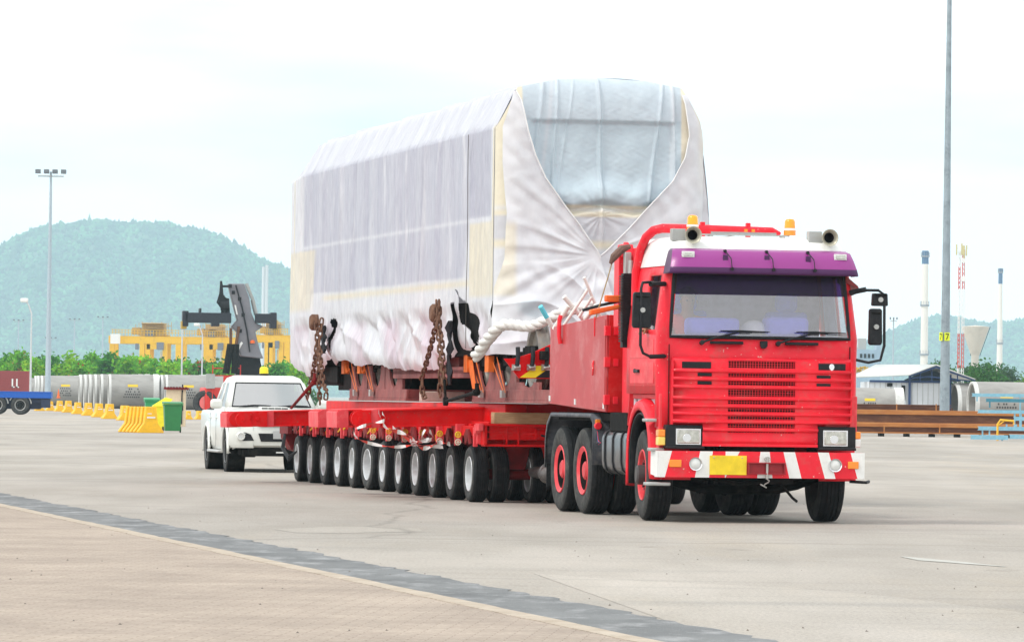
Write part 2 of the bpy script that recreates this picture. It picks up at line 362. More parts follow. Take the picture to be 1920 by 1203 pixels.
for i in range(120):
    y = random.uniform(30, 75); x = random.uniform(-y * .105, y * .105); r = random.uniform(.005, .012)
    k = (Vector((x, y)) - Vector((-6.5, 64.6))).dot(kn); z = .026 if k < -.17 else .002
    if -.17 <= k < 0: continue
    c = Vector((x, y, z)); vs = [c + Vector((r * random.uniform(.6, 1.3) * math.cos(t), r * math.sin(t), 0)) for t in (0, 1.3, 2.5, 3.8, 5)] + [c + Vector((0, 0, r * .9))]
    m.add(vs, [(0, 1, 5), (1, 2, 5), (2, 3, 5), (3, 4, 5), (4, 0, 5)])
tag(m.build('loose_gravel', mat('grit', (.16, .14, .12), .9)), 'small dark stones scattered over the yard surface', 'gravel', kind='stuff')

# newer, paler slab along the near side of the yard, and a pale patch
def slab(pp, name, mt, z=.002):
    q = [G(*p) for p in pp]; m = MB(); m.add([(p.x, p.y, z) for p in q], [tuple(range(len(q)))]); return tag(m.build(name, mt), kind='structure')
slab([(1085, 1102), (1005, 1074), (1200, 1088), (1500, 1102), (1700, 1120), (1990, 1156), (1990, 1300), (1420, 1225), (1300, 1178)], 'concrete_slab', ground_mat(1.10, 'newer_concrete'))
slab([(520, 992), (640, 986), (790, 990), (800, 996), (640, 999), (560, 998)], 'concrete_patch', ground_mat(1.12, 'pale_patch'))
# ================================================================ heavy-haul tractor
TR = tag(empty('heavy_haul_truck', (2.92, 60, 0), math.radians(12)), 'red and white heavy haulage tractor pulling the wrapped locomotive', 'truck')
def ring_loft(levels, ymax, rc=.13, fx=(0, .3, .6, .86, 1), sy=(.3, .6, .9, 1.2), skip=None, mi=0):
    """levels: (z, half width, front y). open at the back."""
    rows = []; nf = len(fx)
    for z, wd, f in levels:
        half = []
        for t in fx: half.append((t * (wd - rc), f + .035 * (t ** 2)))
        y0 = f + .035
        for a in (22.5, 45, 67.5, 90):
            c = math.radians(a); half.append((wd - rc + rc * math.sin(c), y0 + rc - rc * math.cos(c)))
        for y in sy: half.append((wd, y))
        half.append((wd, ymax))
        left = [(-x, y, z) for x, y in reversed(half[1:])]
        rows.append(left + [(x, y, z) for x, y in half])
    return rows
CZ = [(1.12, 1.2, .05), (1.5, 1.2, .048), (1.89, 1.2, .045), (2.16, 1.2, .018), (2.25, 1.19, .025), (2.6, 1.15, .065), (2.90, 1.115, .10), (3.0, 1.10, .115)]
SY = (.22, .30, .84, .95, 1.2, 1.46)
rows = ring_loft(CZ, 1.66, sy=SY)
ncol = len(rows[0]); nl = ncol // 2      # columns: left side first
def cab_skip(i, j):
    a = abs(j - nl + .5)                 # distance from the centre column, in columns
    if i in (3, 4, 5) and a < 4: return True                       # windscreen opening
    if i in (4, 5) and 10.2 < a < 11: return True                 # door windows
    if i == 0 and a > 7.8: return True                             # wheel arch
    return False
cab = MB().grid(rows, skip=cab_skip)
cab.add([rows[0][0], rows[-1][0], rows[-1][-1], rows[0][-1]], [(0, 1, 2, 3)])
CAB = cab.build('cab', MT['red'], TR, solid=.035, ang=28)
# raised white roof
rr = ring_loft([(3.0, 1.125, .10), (3.12, 1.10, .13), (3.28, 1.06, .22), (3.345, .98, .36), (3.365, .7, .60)], 1.66, rc=.16, sy=(.8, 1.0, 1.2, 1.4, 1.5))
m = MB().grid(rr); m.add(list(rr[-1]), [tuple(range(len(rr[-1])))]); m.add([r[0] for r in rr] + [r[-1] for r in reversed(rr)], [tuple(range(10))])
m.build('roof', MT['white'], CAB, ang=50)
m = MB()
for j in (-1, 1): m.box(j * 1.0 - .02, j * 1.0 + .05, .5, .53, 3.18, 3.2)
# door seams, ribs, and handle
def door(s):
    m = MB(); X = s * 1.2
    m.box(X - .004 if s < 0 else X - .03, X + .03 if s < 0 else X + .004, .265, .272, 1.5, 2.2)
    for z in (1.88, 1.6): m.box(min(X, X + s * .018), max(X, X + s * .018), .2, 1.6, z, z + .012)
    m.box(min(X, X + s * .012), max(X, X + s * .012), 1.5, 1.508, 1.5, 2.2)
    # raised belt panel
    m.box(min(X, X + s * .022), max(X, X + s * .022), .30, 1.48, 1.62, 1.87)
    m.box(min(X, X + s * .022), max(X, X + s * .022), .30, 1.48, 1.92, 2.14)
    # window surround
    for (y0, y1, z0, z1) in ((.27, .30, 2.24, 2.92), (.84, .875, 2.24, 2.92)):
        zz = [(2.24, 1.192), (2.92, 1.113)]
        m.add([(s * (zz[0][1] + .012), y0, 2.24), (s * (zz[0][1] + .012), y1, 2.24), (s * (zz[1][1] + .012), y1, 2.91), (s * (zz[1][1] + .012), y0, 2.91),
               (s * (zz[0][1] - .02), y0, 2.24), (s * (zz[0][1] - .02), y1, 2.24), (s * (zz[1][1] - .02), y1, 2.91), (s * (zz[1][1] - .02), y0, 2.91)],
              [(0, 1, 2, 3), (4, 5, 6, 7), (0, 1, 5, 4), (1, 2, 6, 5), (2, 3, 7, 6), (3, 0, 4, 7)])
    for z, wd in ((2.235, 1.192), (2.905, 1.115)): m.box(min(s * (wd - .03), s * (wd + .014)), max(s * (wd - .03), s * (wd + .014)), .27, .875, z - .014, z + .014)
    # pressed recess behind the window
    pr = [(.98, 2.3), (.98, 2.82), (1.04, 2.86), (1.22, 2.84)]
    m.tube([(s * (1.2 - (z - 2.16) * .118 + .006), y, z) for y, z in pr], .016, 6)
    d = m.build('door', MT['redp'], CAB, bevel=.006)
    h = MB(); h.box(min(X + s * .02, X + s * .05), max(X + s * .02, X + s * .05), .98, 1.16, 1.75, 1.785); h.cyl((X + s * .02, 1.2, 1.77), (X + s * .045, 1.2, 1.77), .025)
    h.build('handle', MT['black'], d, bevel=.008)
    return d
door(-1); door(1)
MB().add([(1.19, .30, 2.25), (1.19, .84, 2.25), (1.115, .84, 2.9), (1.115, .30, 2.9)], [(0, 1, 2, 3)]).build('side_window', MT['glass'], CAB)
for s in (-1, 1):
    m = MB(); m.box(s * 1.095 - .004, s * 1.095 + .004, .036, .05, 1.14, 2.08); m.build('panel_gap', MT['under'], CAB)
    m = MB(); m.box(s * 1.2 - .006, s * 1.2 + .006, .258, .266, 1.5, 2.2); m.build('panel_gap', MT['under'], CAB)
# windscreen with rubber seal
WS = []
for i in range(7):
    t = i / 6; z = 2.17 + t * .75; wd = 1.085 - t * .055; f = .012 + t * .085
    WS.append([(u * wd, f - .012 + .04 * (u ** 2), z) for u in np.linspace(-1, 1, 13)])
MB().grid(WS).build('windscreen', glass('windscreen_glass', (.90, .90, 1.0), .22, .14), CAB, rec=False)
per = WS[0] + [r[-1] for r in WS[1:]] + list(reversed(WS[-1]))[1:] + [r[0] for r in reversed(WS[1:-1])]
MB().tube([(p[0], p[1] - .004, p[2]) for p in per], .022, 6, closed=True).build('windscreen_seal', MT['black'], CAB)
MB().grid([[(p[0] * .985, p[1] - .012, p[2]) for p in r] for r in (WS[4], WS[5], WS[6])]).build('tinted_sun_strip', glass('purple_film', (.12, .012, .22), -.01, .4), CAB)
# interior
it = MB()
it.box(-1.12, 1.12, .14, .5, 1.9, 2.2); it.box(-1.14, 1.14, 1.55, 1.62, 1.3, 2.95); it.box(-1.12, 1.12, .3, 1.5, 1.3, 1.5)
INT = it.build('cab_interior', mat('grey_cab_trim', (.58, .60, .66), .8, noise=.2), CAB, bevel=.02)
blue = mat('blue_seat_cloth', (.10, .13, .80), .8, noise=.2)
for x in (-.62, .62):
    m = MB(); m.box(x - .27, x + .27, .7, 1.2, 1.55, 1.75); m.box(x - .26, x + .26, 1.12, 1.26, 1.75, 2.5); m.box(x - .14, x + .14, 1.14, 1.24, 2.5, 2.72)
    m.build('seat', blue, CAB, bevel=.05)
m = MB(); m.box(-.85, -.22, .12, .36, 2.18, 2.40); m.box(.10, .62, .12, .40, 2.18, 2.42); m.build('folded_blue_cloth', mat('violet_blue_cloth', (.22, .22, 1.0), .8, noise=.15), CAB, bevel=.05)
m = MB(); m.lathe([(0, .16), (.03, .155), (.09, .13), (.13, .07), (.145, 0)], (0, .33, 2.24), 'z', 20); m.lathe([(0, .16), (-.005, .18)], (0, .33, 2.24), 'z', 20)
HH = m.build('hard_hat', MT['white'], None, ang=60); HH.parent = None
HH.matrix_world = Matrix.Translation((2.92, 60, 0)) @ Matrix.Rotation(math.radians(12), 4, 'Z')
tag(HH, 'white hard hat on the dashboard behind the truck windscreen', 'hard hat')
for s in (1, -1):
    cu = MB(); cu.grid([[(s * (1.02 + .03 * math.sin(k * 1.3)) - (z - 2.2) * s * .1, .35 + k * .05 + (.6 if s < 0 else 0), z) for k in range(9 if s > 0 else 6)] for z in (2.2, 2.9)]); cu.build('curtain', mat('pale_curtain', (.55, .56, .6), .9, noise=.1), CAB)
# purple sun visor
VP = []
for z, y, wd in ((3.2, .02, 1.05), (3.17, -.08, 1.075), (3.08, -.15, 1.10), (2.98, -.20, 1.125), (2.93, -.215, 1.135), (2.905, -.205, 1.14)):
    row = []
    for u in np.linspace(-1, 1, 17): row.append((u * (wd - .08), y + .03 * u * u, z))
    row = [(-wd, .22 + (3.2 - z) * -.1, z), (-wd, y + .10, z)] + row + [(wd, y + .10, z), (wd, .22 + (3.2 - z) * -.1, z)]
    VP.append(row)
vm = bpy.data.materials.new('purple_visor_plastic'); vm.use_nodes = True; b = vm.node_tree.nodes['Principled BSDF']
b.inputs['Base Color'].default_value = (.30, .028, .24, 1); b.inputs['Roughness'].default_value = .35; b.inputs['Coat Weight'].default_value = .15
b.inputs['Alpha'].default_value = .93
vd = mat('dark_purple_edge', (.075, .02, .09), .4, spec=.3)
VIS = MB().grid(VP, mf=lambda i, j: 1 if (i >= 3 or j < 1 or j > 18) else 0).build('sun_visor', [vm, vd], TR, solid=.008, ang=40)
for x in (-.46, .04, .54):
    m = MB(); m.box(x - .05, x + .01, -.155, -.148, 2.98, 3.13, 1, Matrix.Rotation(-.0, 4, 'X'))
    m.tube([(x - .01, -.07, 3.185), (x + .035, -.2, 3.09), (x + .045, -.225, 2.97)], .006, 6)
    m.cyl((x - .01, -.06, 3.175), (x - .01, -.11, 3.175), .018); m.cyl((x + .045, -.2, 2.965), (x + .045, -.24, 2.965), .02)
    m.build('visor_bracket', [MT['black'], vd], VIS)
for s in (-1, 1):
    m = MB(); m.box(s * .92 - .075, s * .92 + .075, -.125, -.09, 3.095, 3.165); m.box(s * .92 - .055, s * .92 + .055, -.135, -.12, 3.108, 3.152, 1)
    m.build('marker_lamp', [MT['clear'], MT['lens']], VIS, bevel=.004)
# grille panel with horizontal ribs
zz = [1.90, 1.885, 1.80]
prof = [(.0, 1.93), (-.035, 1.90), (-.04, 1.815)]
for zc in (1.776, 1.68, 1.587, 1.456, 1.366, 1.275, 1.184, 1.09):
    prof += [(-.04, zc + .024), (-.068, zc + .012), (-.068, zc - .006), (-.034, zc - .018)]
prof += [(-.04, 1.06), (-.045, .96), (-.02, .92), (.0, .92)]
gp = MB()
XS = [-1.04, -.67, -.375, -.37, .44, .445, .72, 1.12]
XS = [x - .03 for x in XS]
def gskip(i, j):
    z = (prof[i][1] + prof[i + 1][1]) / 2; x = (XS[j] + XS[j + 1]) / 2
    d = prof[i][0] == prof[i + 1][0] or True
    if z < 1.145 and (x < -.70 or x > .69): return True      # headlamp cut-outs
    inrec = (abs(prof[i][0] + .034) < .002 and abs(prof[i + 1][0] + .04) < .002) or (prof[i][1] == 1.90 and False)
    if XS[3] <= x <= XS[4] and (inrec or i == 1): return True
    return False
gp.grid([[(x, y, z) for x in XS] for y, z in prof], skip=gskip)
for sx in (XS[0], XS[-1]): gp.box(sx - .004, sx + .004, -.06, .05, 1.15, 1.9)
# notch frame at the bottom
gp.box(-.7, .69, -.04, .0, .90, .925)
GR = gp.build('grille', MT['red'], TR, solid=.012, ang=25)
m = MB(); m.box(XS[3], XS[4], -.012, -.006, 1.0, 1.9, 1)
x = XS[3]
while x < XS[4]: m.box(x, x + .006, -.030, -.024, 1.0, 1.9); x += .033
z = 1.02
while z < 1.9: m.box(XS[3], XS[4], -.033, -.031, z, z + .005); z += .028
m.build('grille_mesh', [MT['red'], MT['under']], GR)
for x0, x1, z0, z1 in ((-.96, -.61, 1.80, 1.88), (-.77, -.60, 1.712, 1.752), (-.77, -.60, 1.615, 1.655), (.69, 1.02, 1.80, 1.88), (.67, .84, 1.70, 1.74), (.67, .84, 1.605, 1.645)):
    m = MB(); m.box(x0, x1, -.052, -.03, z0, z1); m.build('intake_slot', MT['black'], GR, bevel=.004)
m = MB(); m.prism([(0 + .035 * math.cos(a), 0 + .04 * math.sin(a) - (.012 if abs(a - 4.71) < .1 else 0)) for a in (0, .8, 1.57, 2.35, 3.14, 3.9, 4.71, 5.5)], 'y', -.056, -.043, 0, Matrix.Translation((.85, 0, 1.84)))
m.build('shield_badge', MT['chrome'], GR, bevel=.004)
for x in (-.42, .49): m = MB(); m.box(x - .2, x + .2, -.04, .0, 2.09, 2.125); m.build('wiper_cowl', MT['black'], CAB, bevel=.008)
m = MB()
m.prism([(-.045, .03), (.045, .03), (.045, -.03), (.02, -.06), (-.02, -.06), (-.045, -.03)], 'y', -.035, 0, 0, Matrix.Translation((.03, 0, 2.105)))
m.build('centre_emblem', MT['black'], CAB, bevel=.008)
for x in (-.72, .20):
    m = MB(); m.cyl((x, -.01, 2.10), (x, -.06, 2.11), .028); m.tube([(x, -.05, 2.11), (x + .2, -.055, 2.175), (x + .45, -.05, 2.235)], [.016, .012, .008], 6)
    m.tube([(x + .22, -.035, 2.245), (x + .45, -.04, 2.245), (x + .82, -.03, 2.24)], [.006, .013, .005], 6); m.tube([(x + .3, -.045, 2.228), (x + .6, -.045, 2.228)], .005, 5)
    m.build('wiper', MT['black'], CAB)
# headlamps, corner lamps
for s, x0, x1, l0, l1 in ((-1, -1.14, -.68, -.90, -.62 + -.18 + .03), (1, .70, 1.16, .82, 1.09)):
    m = MB(); m.box(x0, x1, -.03, .10, .86, 1.14); m.box(x0 - .0, x1 + .0, -.06, -.03, .86, .895)
    cx = (x0 + x1) / 2 + s * -.0 + (.04 if s < 0 else -.02)
    hl = m.build('headlight', MT['black'], TR, bevel=.01)
    m = MB(); m.box(cx - .135, cx + .135, -.05, -.028, .925, 1.085); m.build('lens', MT['lens'], hl, bevel=.02)
    m = MB(); m.box(cx - .15, cx + .15, -.038, -.0305, .912, 1.098); m.cyl((cx - .02, -.052, .99), (cx - .02, -.0495, .99), .05, n=20); m.build('trim_ring', MT['chrome'], hl, bevel=.006)
    m = MB(); xx = s * 1.2; a, b_ = min(xx - s * .06, xx + s * .025), max(xx - s * .06, xx + s * .025)
    m.box(a, b_, -.02, .12, 1.0, 1.085, 0); m.box(a, b_, -.02, .12, .90, .998, 1)
    m.build('turn_signal', [MT['orange'], MT['yellowl'] if s < 0 else MT['clear']], TR, bevel=.01)
# bumper with diagonal stripes, real paint in separate strips of one front sheet
redb = MT['red']; bm_ = MB()
bx = lambda v: (v - 974) / 540.
edges = [(300, 300), (390, 345), (572, 540), (655, 632), (738, 735), (830, 738), (965, 945), (1025, 1045), (1115, 1155), (1190, 1235), (1340, 1388), (1412, 1458), (1555, 1602), (1648, 1648)]
zt, zb = .838, .532
for k in range(len(edges) - 1):
    (a, b_), (c, d) = edges[k], edges[k + 1]
    ya = lambda x: -.11 + .05 * x * x * .3
    n = 2
    bm_.add([(bx(a), -.11, zt), (bx(b_), -.11, zb), (bx(d), -.11, zb), (bx(c), -.11, zt)], [(0, 1, 2, 3)], 1 if k in (0, 2, 4, 6, 8, 10, 12) else 0)
bm_.add([(-1.248, -.11, zt), (1.248, -.11, zt), (1.248, .06, zt), (-1.248, .06, zt), (-1.248, -.11, zb), (1.248, -.11, zb), (1.248, .06, zb), (-1.248, .06, zb)],
        [(0, 1, 2, 3), (4, 5, 6, 7), (0, 4, 7, 3), (1, 5, 6, 2), (3, 2, 6, 7)], 0)
bm_.m[-3] = 1
bm_.add([(-1.25, -.105, zt), (-1.25, .25, zt), (-1.25, .25, zb + .03), (-1.25, -.105, zb)], [(0, 1, 2, 3)], 1)
BU = bm_.build('bumper', [redb, MT['white']], TR, ang=20)
m = MB(); m.box(-.63, -.185, -.124, -.112, .565, .79); [m.cyl((x, -.128, .765), (x, -.122, .765), .009, n=8, mi=1) for x in (-.58, -.24)]; m.build('number_plate', [MT['plate'], MT['steel']], BU, bevel=.003)
for x in (bx(541), bx(1453)):
    m = MB(); m.lathe([(-.135, 0), (-.132, .045), (-.12, .066)], (x, 0, .69), 'y', 24, 1); m.lathe([(-.13, .066), (-.14, .078), (-.105, .082)], (x, 0, .69), 'y', 24, 0)
    m.build('fog_lamp', [MT['chrome'], MT['clear']], BU, ang=50)
for x, x2 in ((bx(372), bx(450)), (bx(1537), bx(1607))):
    m = MB(); m.box(x, x2, -.128, -.108, .65, .735); m.build('indicator', MT['orange'], BU, bevel=.006)
# tow recess
m = MB(); m.box(bx(880), bx(1125), -.112 - .05, -.112, .70, .714); m.box(bx(878), bx(1128), -.155, -.112, .575, .59)
m.box(bx(880), bx(1125), -.116, -.113, .59, .70); m.box(bx(880), bx(890), -.15, -.113, .59, .70); m.box(bx(1115), bx(1125), -.15, -.113, .59, .70)
m.build('tow_bracket', mat('recess_red', (.33, .012, .02), .5, noise=.2), BU, bevel=.003)
m = MB(); m.cyl((bx(1005), -.14, .78), (bx(1005), -.14, .52), .016); m.tube([(bx(1005) + .035 * math.cos(a), -.145, .755 + .022 * math.sin(a)) for a in np.linspace(0, 6.28, 13)], .007, 6)
m.tube([(bx(1005) + .03 * math.sin(t * 1.3), -.15 + .01 * t, .52 - .02 * t) for t in range(6)] + [(bx(965), -.12, .46)], .008, 6)
m.build('tow_pin', MT['steel'], BU)
# steps on the left corner
for z, x, y, l in ((.45, -1.36, -.06, .28), (.85, -1.3, .02, .16), (1.19, -1.33, .16, .2)):
    m = MB(); m.box(x, x + l, y, y + .22, z - .02, z + .02); m.build('foot_step', MT['grey'], TR, bevel=.012)
m = MB(); m.tube([(1.1, .0, .50), (1.3, .0, .49), (1.36, .1, .5)], .02, 6); m.build('lower_rail', MT['black'], TR)
# front fenders
for s in (-1, 1):
    m = MB(); outer = []; yc, zc = .92, .54
    for k in range(15):
        a = math.radians(180 * k / 14); r = .66
        y, z = yc - r * math.cos(a) * 1.0, zc + .10 + (r + .14) * math.sin(a) ** .8 * 1.0
        outer.append((y, z))
    outer = [(.20, .5)] + outer[0:] + [(1.58, .40)]
    cols = []
    rowsf = []
    for (y, z) in outer:
        vy, vz = (yc - y), (zc - z); l = math.hypot(vy, vz); uy, uz = vy / l, vz / l
        rowsf.append([(s * .78, y, z), (s * 1.18, y, z), (s * 1.235, y + uy * .03, z + uz * .03), (s * 1.25, y + uy * .09, z + uz * .09), (s * 1.235, y + uy * .13, z + uz * .13)])
    m.grid(rowsf)
    m.build('front_fender', MT['red'], TR, solid=.012, ang=40)
    m = MB(); m.grid([[(s * 1.0, r[0][1] + (yc - r[0][1]) * .1, r[0][2] + (zc - r[0][2]) * .1), (s * 1.228, r[4][1] + (yc - r[4][1]) * .06, r[4][2] + (zc - r[4][2]) * .06)] for r in rowsf]); m.build('fender_liner', MT['black'], TR, solid=.02)
m = MB()    # filler between fender and cab, and cab underside
for s in (-1, 1):
    m.box(min(s * .8, s * 1.19), max(s * .8, s * 1.19), .03, .22, .9, 1.5) if s > 0 else m.box(-1.19, -.8, .1, .24, .86, 1.5)
m.box(-1.15, 1.15, .25, 1.62, 1.44, 1.5)
m.build('cab_lower_panel', MT['redp'], CAB, bevel=.01)
# mirrors
def mirror(pts, heads, parent, name='mirror'):
    m = MB(); m.tube(pts, .017, 8); o = m.build('mirror_arm', MT['black'], parent)
    for (c, sx, sz) in heads:
        k = MB(); k.prism([(c[0] + sx * x, c[2] + sz * z) for x, z in ((-1, -.85), (-.85, -1), (.85, -1), (1, -.85), (.93, .9), (.8, 1), (-.8, 1), (-.93, .9))], 'y', c[1] - .03, c[1] + .05)
        h = k.build('mirror_head', MT['black'], o, bevel=.02)
        k = MB(); k.box(c[0] - sx * .86, c[0] + sx * .86, c[1] + .05, c[1] + .058, c[2] - sz * .88, c[2] + sz * .88); k.build('mirror_glass', MT['chrome'], h, bevel=.004)
        k = MB(); k.cyl((c[0], c[1] - .055, c[2]), (c[0], c[1] - .03, c[2]), .03); k.build('mirror_clamp', MT['grey'], h); k = MB(); k.tube([(c[0] - sx * .7, c[1] - .034, c[2] + sz * .75), (c[0] + sx * .7, c[1] - .034, c[2] + sz * .75)], .012, 6); k.build('mirror_rib', MT['under'], h)
# left: head px 1187-1222, 547-613
mirror([(-1.12, .15, 2.78), (-1.34, .02, 2.80), (-1.45, -.07, 2.79), (-1.475, -.10, 2.72), (-1.475, -.10, 2.06), (-1.44, -.09, 1.97), (-1.34, -.04, 1.93), (-1.13, .06, 1.94)],
       [((-1.455, -.07, 2.47), .112, .21)], TR)
mirror([(1.13, .15, 2.70), (1.22, .0, 2.75), (1.40, -.07, 2.75), (1.47, -.09, 2.70), (1.475, -.09, 2.1), (1.43, -.09, 1.93), (1.3, -.03, 1.90), (1.18, .06, 1.93)],
       [((1.42, -.07, 2.64), .095, .075), ((1.37, -.07, 2.32), .082, .215)], TR)
m = MB(); m.tube([(-1.13, .15, 2.785), (-1.34, .0, 2.775)], .03, 8); m.tube([(1.1, .1, 2.72), (1.27, .0, 2.76)], .03, 8); m.tube([(-1.15, .05, 1.94), (-1.34, -.03, 1.93)], .026, 8); build_split(m, 'mirror_bracket', MT['black'], TR)
m = MB(); m.prism([(1.05, 2.92), (1.2, 2.80), (1.22, 2.76), (1.05, 2.84)], 'y', .1, .5); m.build('wind_deflector', mat('dark_red_plastic', (.25, .02, .02), .4), TR)
# roof bar, beacons, horns, rack
m = MB(); yb = 1.05
m.tube([(-1.16, 1.5, 2.55), (-1.16, 1.48, 2.95), (-1.13, 1.4, 3.22), (-1.10, 1.25, 3.36), (-1.04, 1.12, 3.44), (-.95, yb, 3.465), (-.5, yb, 3.465), (.4, yb, 3.45), (.50, yb, 3.43)], [.055] * 8 + [.02], 12)
for x in (-.42 - .04, .1): m.box(x - .025, x + .025, yb - .03, yb + .03, 3.38, 3.55)
m.box(-.70, -.66, yb - .02, yb + .02, 3.38, 3.45)
RB = m.build('roof_bar', MT['red'], TR, ang=40)
for dx in (-.02, .07):
    m = MB(); m.box(.06 + dx, .10 + dx, .99, 1.0, 3.44, 3.475); m.build('marker_light', MT['orange'], RB)
m = MB(); m.box(-.56, .52, .70, .74, 3.385, 3.40); m.box(-.42, .38, .78, .80, 3.40, 3.43); m.tube([(-.5, .72, 3.36), (-.25, .72, 3.37), (-.1, .7, 3.40)], .008, 6); m.box(.42, .46, .68, .8, 3.33, 3.39); m.box(-.46, -.42, .68, .8, 3.33, 3.39)
m.build('beacon_rack', MT['grey'], TR)
for x, dz in ((-.655, 0.02), (.535, 0.0)):
    m = MB(); m.lathe([(3.40 + dz, 0), (3.40 + dz, .072), (3.46 + dz, .072)], (x, .75, 0), 'z', 20)
    bo = m.build('beacon', MT['orange'], TR)
    m = MB(); m.lathe([(3.46 + dz, .072), (3.485 + dz, .074)], (x, .75, 0), 'z', 20, 0); m.build('beacon_collar', MT['white'], bo)
    m = MB(); m.lathe([(3.485 + dz, .066), (3.57 + dz, .062), (3.595 + dz, .045), (3.60 + dz, 0)], (x, .75, 0), 'z', 20, 0)
    m.build('beacon_dome', mat('amber_beacon_glow', (1, .30, .0), .2, coat=.6, emit=.35 if x < 0 else .12), bo, ang=50)
for x in (-.79, .87):
    m = MB(); m.box(x - .22, x - .06, .3, .42, 3.30, 3.44, 1)
    m.lathe([(.40, .035), (.3, .045), (.22, .06), (.17, .095), (.16, .104), (.165, .092), (.21, .06), (.3, .038), (.3, 0)], (x, 0, 3.365), 'y', 24, mis=[0, 0, 0, 0, 0, 0, 2, 2])
    m.build('air_horn', [mat('cream_horn', (.5, .48, .38), .4, metal=.3), MT['grey'], MT['under']], TR, bevel=.004, ang=40)
# intake stack and loader crane behind the cab
m = MB()
for i in range(26): z = 2.12 + i * .031; m.box(-1.28, -1.10, 1.70, 1.86, z, z + .018)
m.box(-1.26, -1.12, 1.72, 1.84, 2.05, 2.94); m.build('air_intake', MT['black'], TR)
m = MB(); m.box(-1.23, -1.02, 2.1, 2.35, 2.3, 3.22); m.box(-.95, -.78, 2.12, 2.3, 1.25, 3.05); m.box(-1.10, -.95, 1.78, 1.95, 2.4, 3.25); m.box(-1.1, -.7, 2.0, 2.4, 1.25, 2.35)
m.prism([(2.02, 3.15), (2.12, 3.3), (2.3, 3.3), (2.4, 3.1)], 'x', -1.2, -1.05)
for p in ((-1.12, 2.2, 3.28), (-1.0, 1.86, 3.27)): m.cyl((p[0] - .03, p[1], p[2]), (p[0] + .03, p[1], p[2]), .05)
CR = m.build('loader_crane', MT['red'], TR, bevel=.01)
m = MB(); m.tube([(-1.12, 2.0, 3.27), (-1.22, 1.98, 3.24), (-1.32, 1.98, 3.14), (-1.36, 2.0, 3.06)], [.03, .05, .05, .02], 8); m.build('sling_wrap', mat('brown_rag', (.16, .1, .08), .9, noise=.3), CR)
m = MB(); m.tube([(-1.33, 2.0, 3.1), (-1.38, 2.02, 2.9), (-1.52, 2.05, 2.4)], .008, 6); m.tube([(-1.05, 1.8, 3.1), (-1.04, 1.78, 2.45)], .008, 6); m.build('rope_line', mat('tan_rope', (.4, .3, .16), .8), CR)
m = MB(); m.box(-1.2, -1.12, 1.9, 2.0, 2.35, 3.2); m.cyl((-1.15, 1.9, 2.4), (-1.13, 1.9, 3.1), .03); m.build('hydraulic_ram', MT['grey'], CR, bevel=.01)
m = MB()
for k in range(4): m.tube([(-1.08 - .02 * k, 2.0, 2.95), (-1.1 - .02 * k, 1.95 - .02 * k, 2.7), (-1.1 - .03 * k, 1.95, 2.38)], .012, 6)
m.tube([(-1.2, 1.95, 2.62), (-1.45, 2.1, 2.56), (-1.62, 2.3, 2.50)], .02, 6); m.build('hydraulic_hose', MT['black'], CR)
orp = mat('orange_plastic', (.85, .14, .02), .5, noise=.1)
m = MB(); m.box(-1.42, -1.2, 1.95, 2.05, 2.60, 2.68); m.prism([(-1.62, 2.43), (-1.2, 2.53), (-1.2, 2.58), (-1.62, 2.5)], 'y', 1.9, 2.0); m.build('orange_hook_block', orp, CR, bevel=.015)
# chassis
m = MB()
for s in (-1, 1): m.box(s * .42 - .045, s * .42 + .045, .15, 6.3, .78, 1.04)
m.box(-.45, .45, .1, .3, .6, .9); m.box(-.5, .5, .3, 1.5, .65, 1.3); m.box(-.25, .25, 1.5, 3.2, .6, 1.0)
for y in (2.3, 3.4, 4.65, 5.9): m.box(-.42, .42, y, y + .12, .8, 1.0)
m.box(-1.2, 1.2, 1.7, 2.6, 1.04, 1.27); m.box(-1.15, 1.15, 2.6, 5.7, 1.16, 1.26)
m.build('chassis_frame', MT['under'], TR, bevel=.01)
m = MB(); m.tube([(-.95, .92, .54), (-.7, .9, .44), (-.4, .88, .38), (.4, .88, .38), (.7, .9, .44), (.95, .92, .54)], .06, 8)
m.tube([(-.9, .6, .5), (.9, .6, .5)], .022, 6); m.tube([(-.6, .3, .56), (-.45, .15, .50), (-.2, .2, .45), (.2, .35, .5)], .03, 6); m.box(.12, .42, .02, .1, .46, .53)
m.tube([(.3, .1, .45), (.42, .05, .3), (.46, .0, .26)], .018, 6)
for s in (-1, 1): m.box(s * .42 - .04, s * .42 + .04, .2, 1.7, .52, .58)
m.build('front_axle', MT['under'], TR)
for y in (4.0, 5.3):
    m = MB(); m.cyl((-1, y, .54), (1, y, .54), .09); m.lathe([(y - .3, 0), (y - .25, .15), (y, .2), (y + .25, .15), (y + .3, 0)], (0, 0, .54), 'y', 16); m.build('drive_axle', MT['under'], TR)
# wheels
T1 = tyre_mesh('tyre', .535, .30, .295); T1.name = 'proto_tyre'
R1 = flat_rim('rim', .295, .30, MT['redp'], mat('dark_hub', (.06, .05, .05), .5, noise=.3), 10, .55, .115, .17); R1.name = 'proto_rim'
R2 = flat_rim('rim', .295, .30, MT['redp'], mat('red_hub', (.62, .04, .05), .5, noise=.3), 10, .98, .115, .21, 0); R2.name = 'proto_rim_drive'
for s in (-1, 1):
    wheel(TR, (s * 1.05, .92, .54), T1, R1, s > 0, math.radians(-4))
    for y in (4.0, 5.3):
        wheel(TR, (s * 1.075, y, .54), T1, R2, s > 0); wheel(TR, (s * .735, y, .54), T1, R2, s > 0)
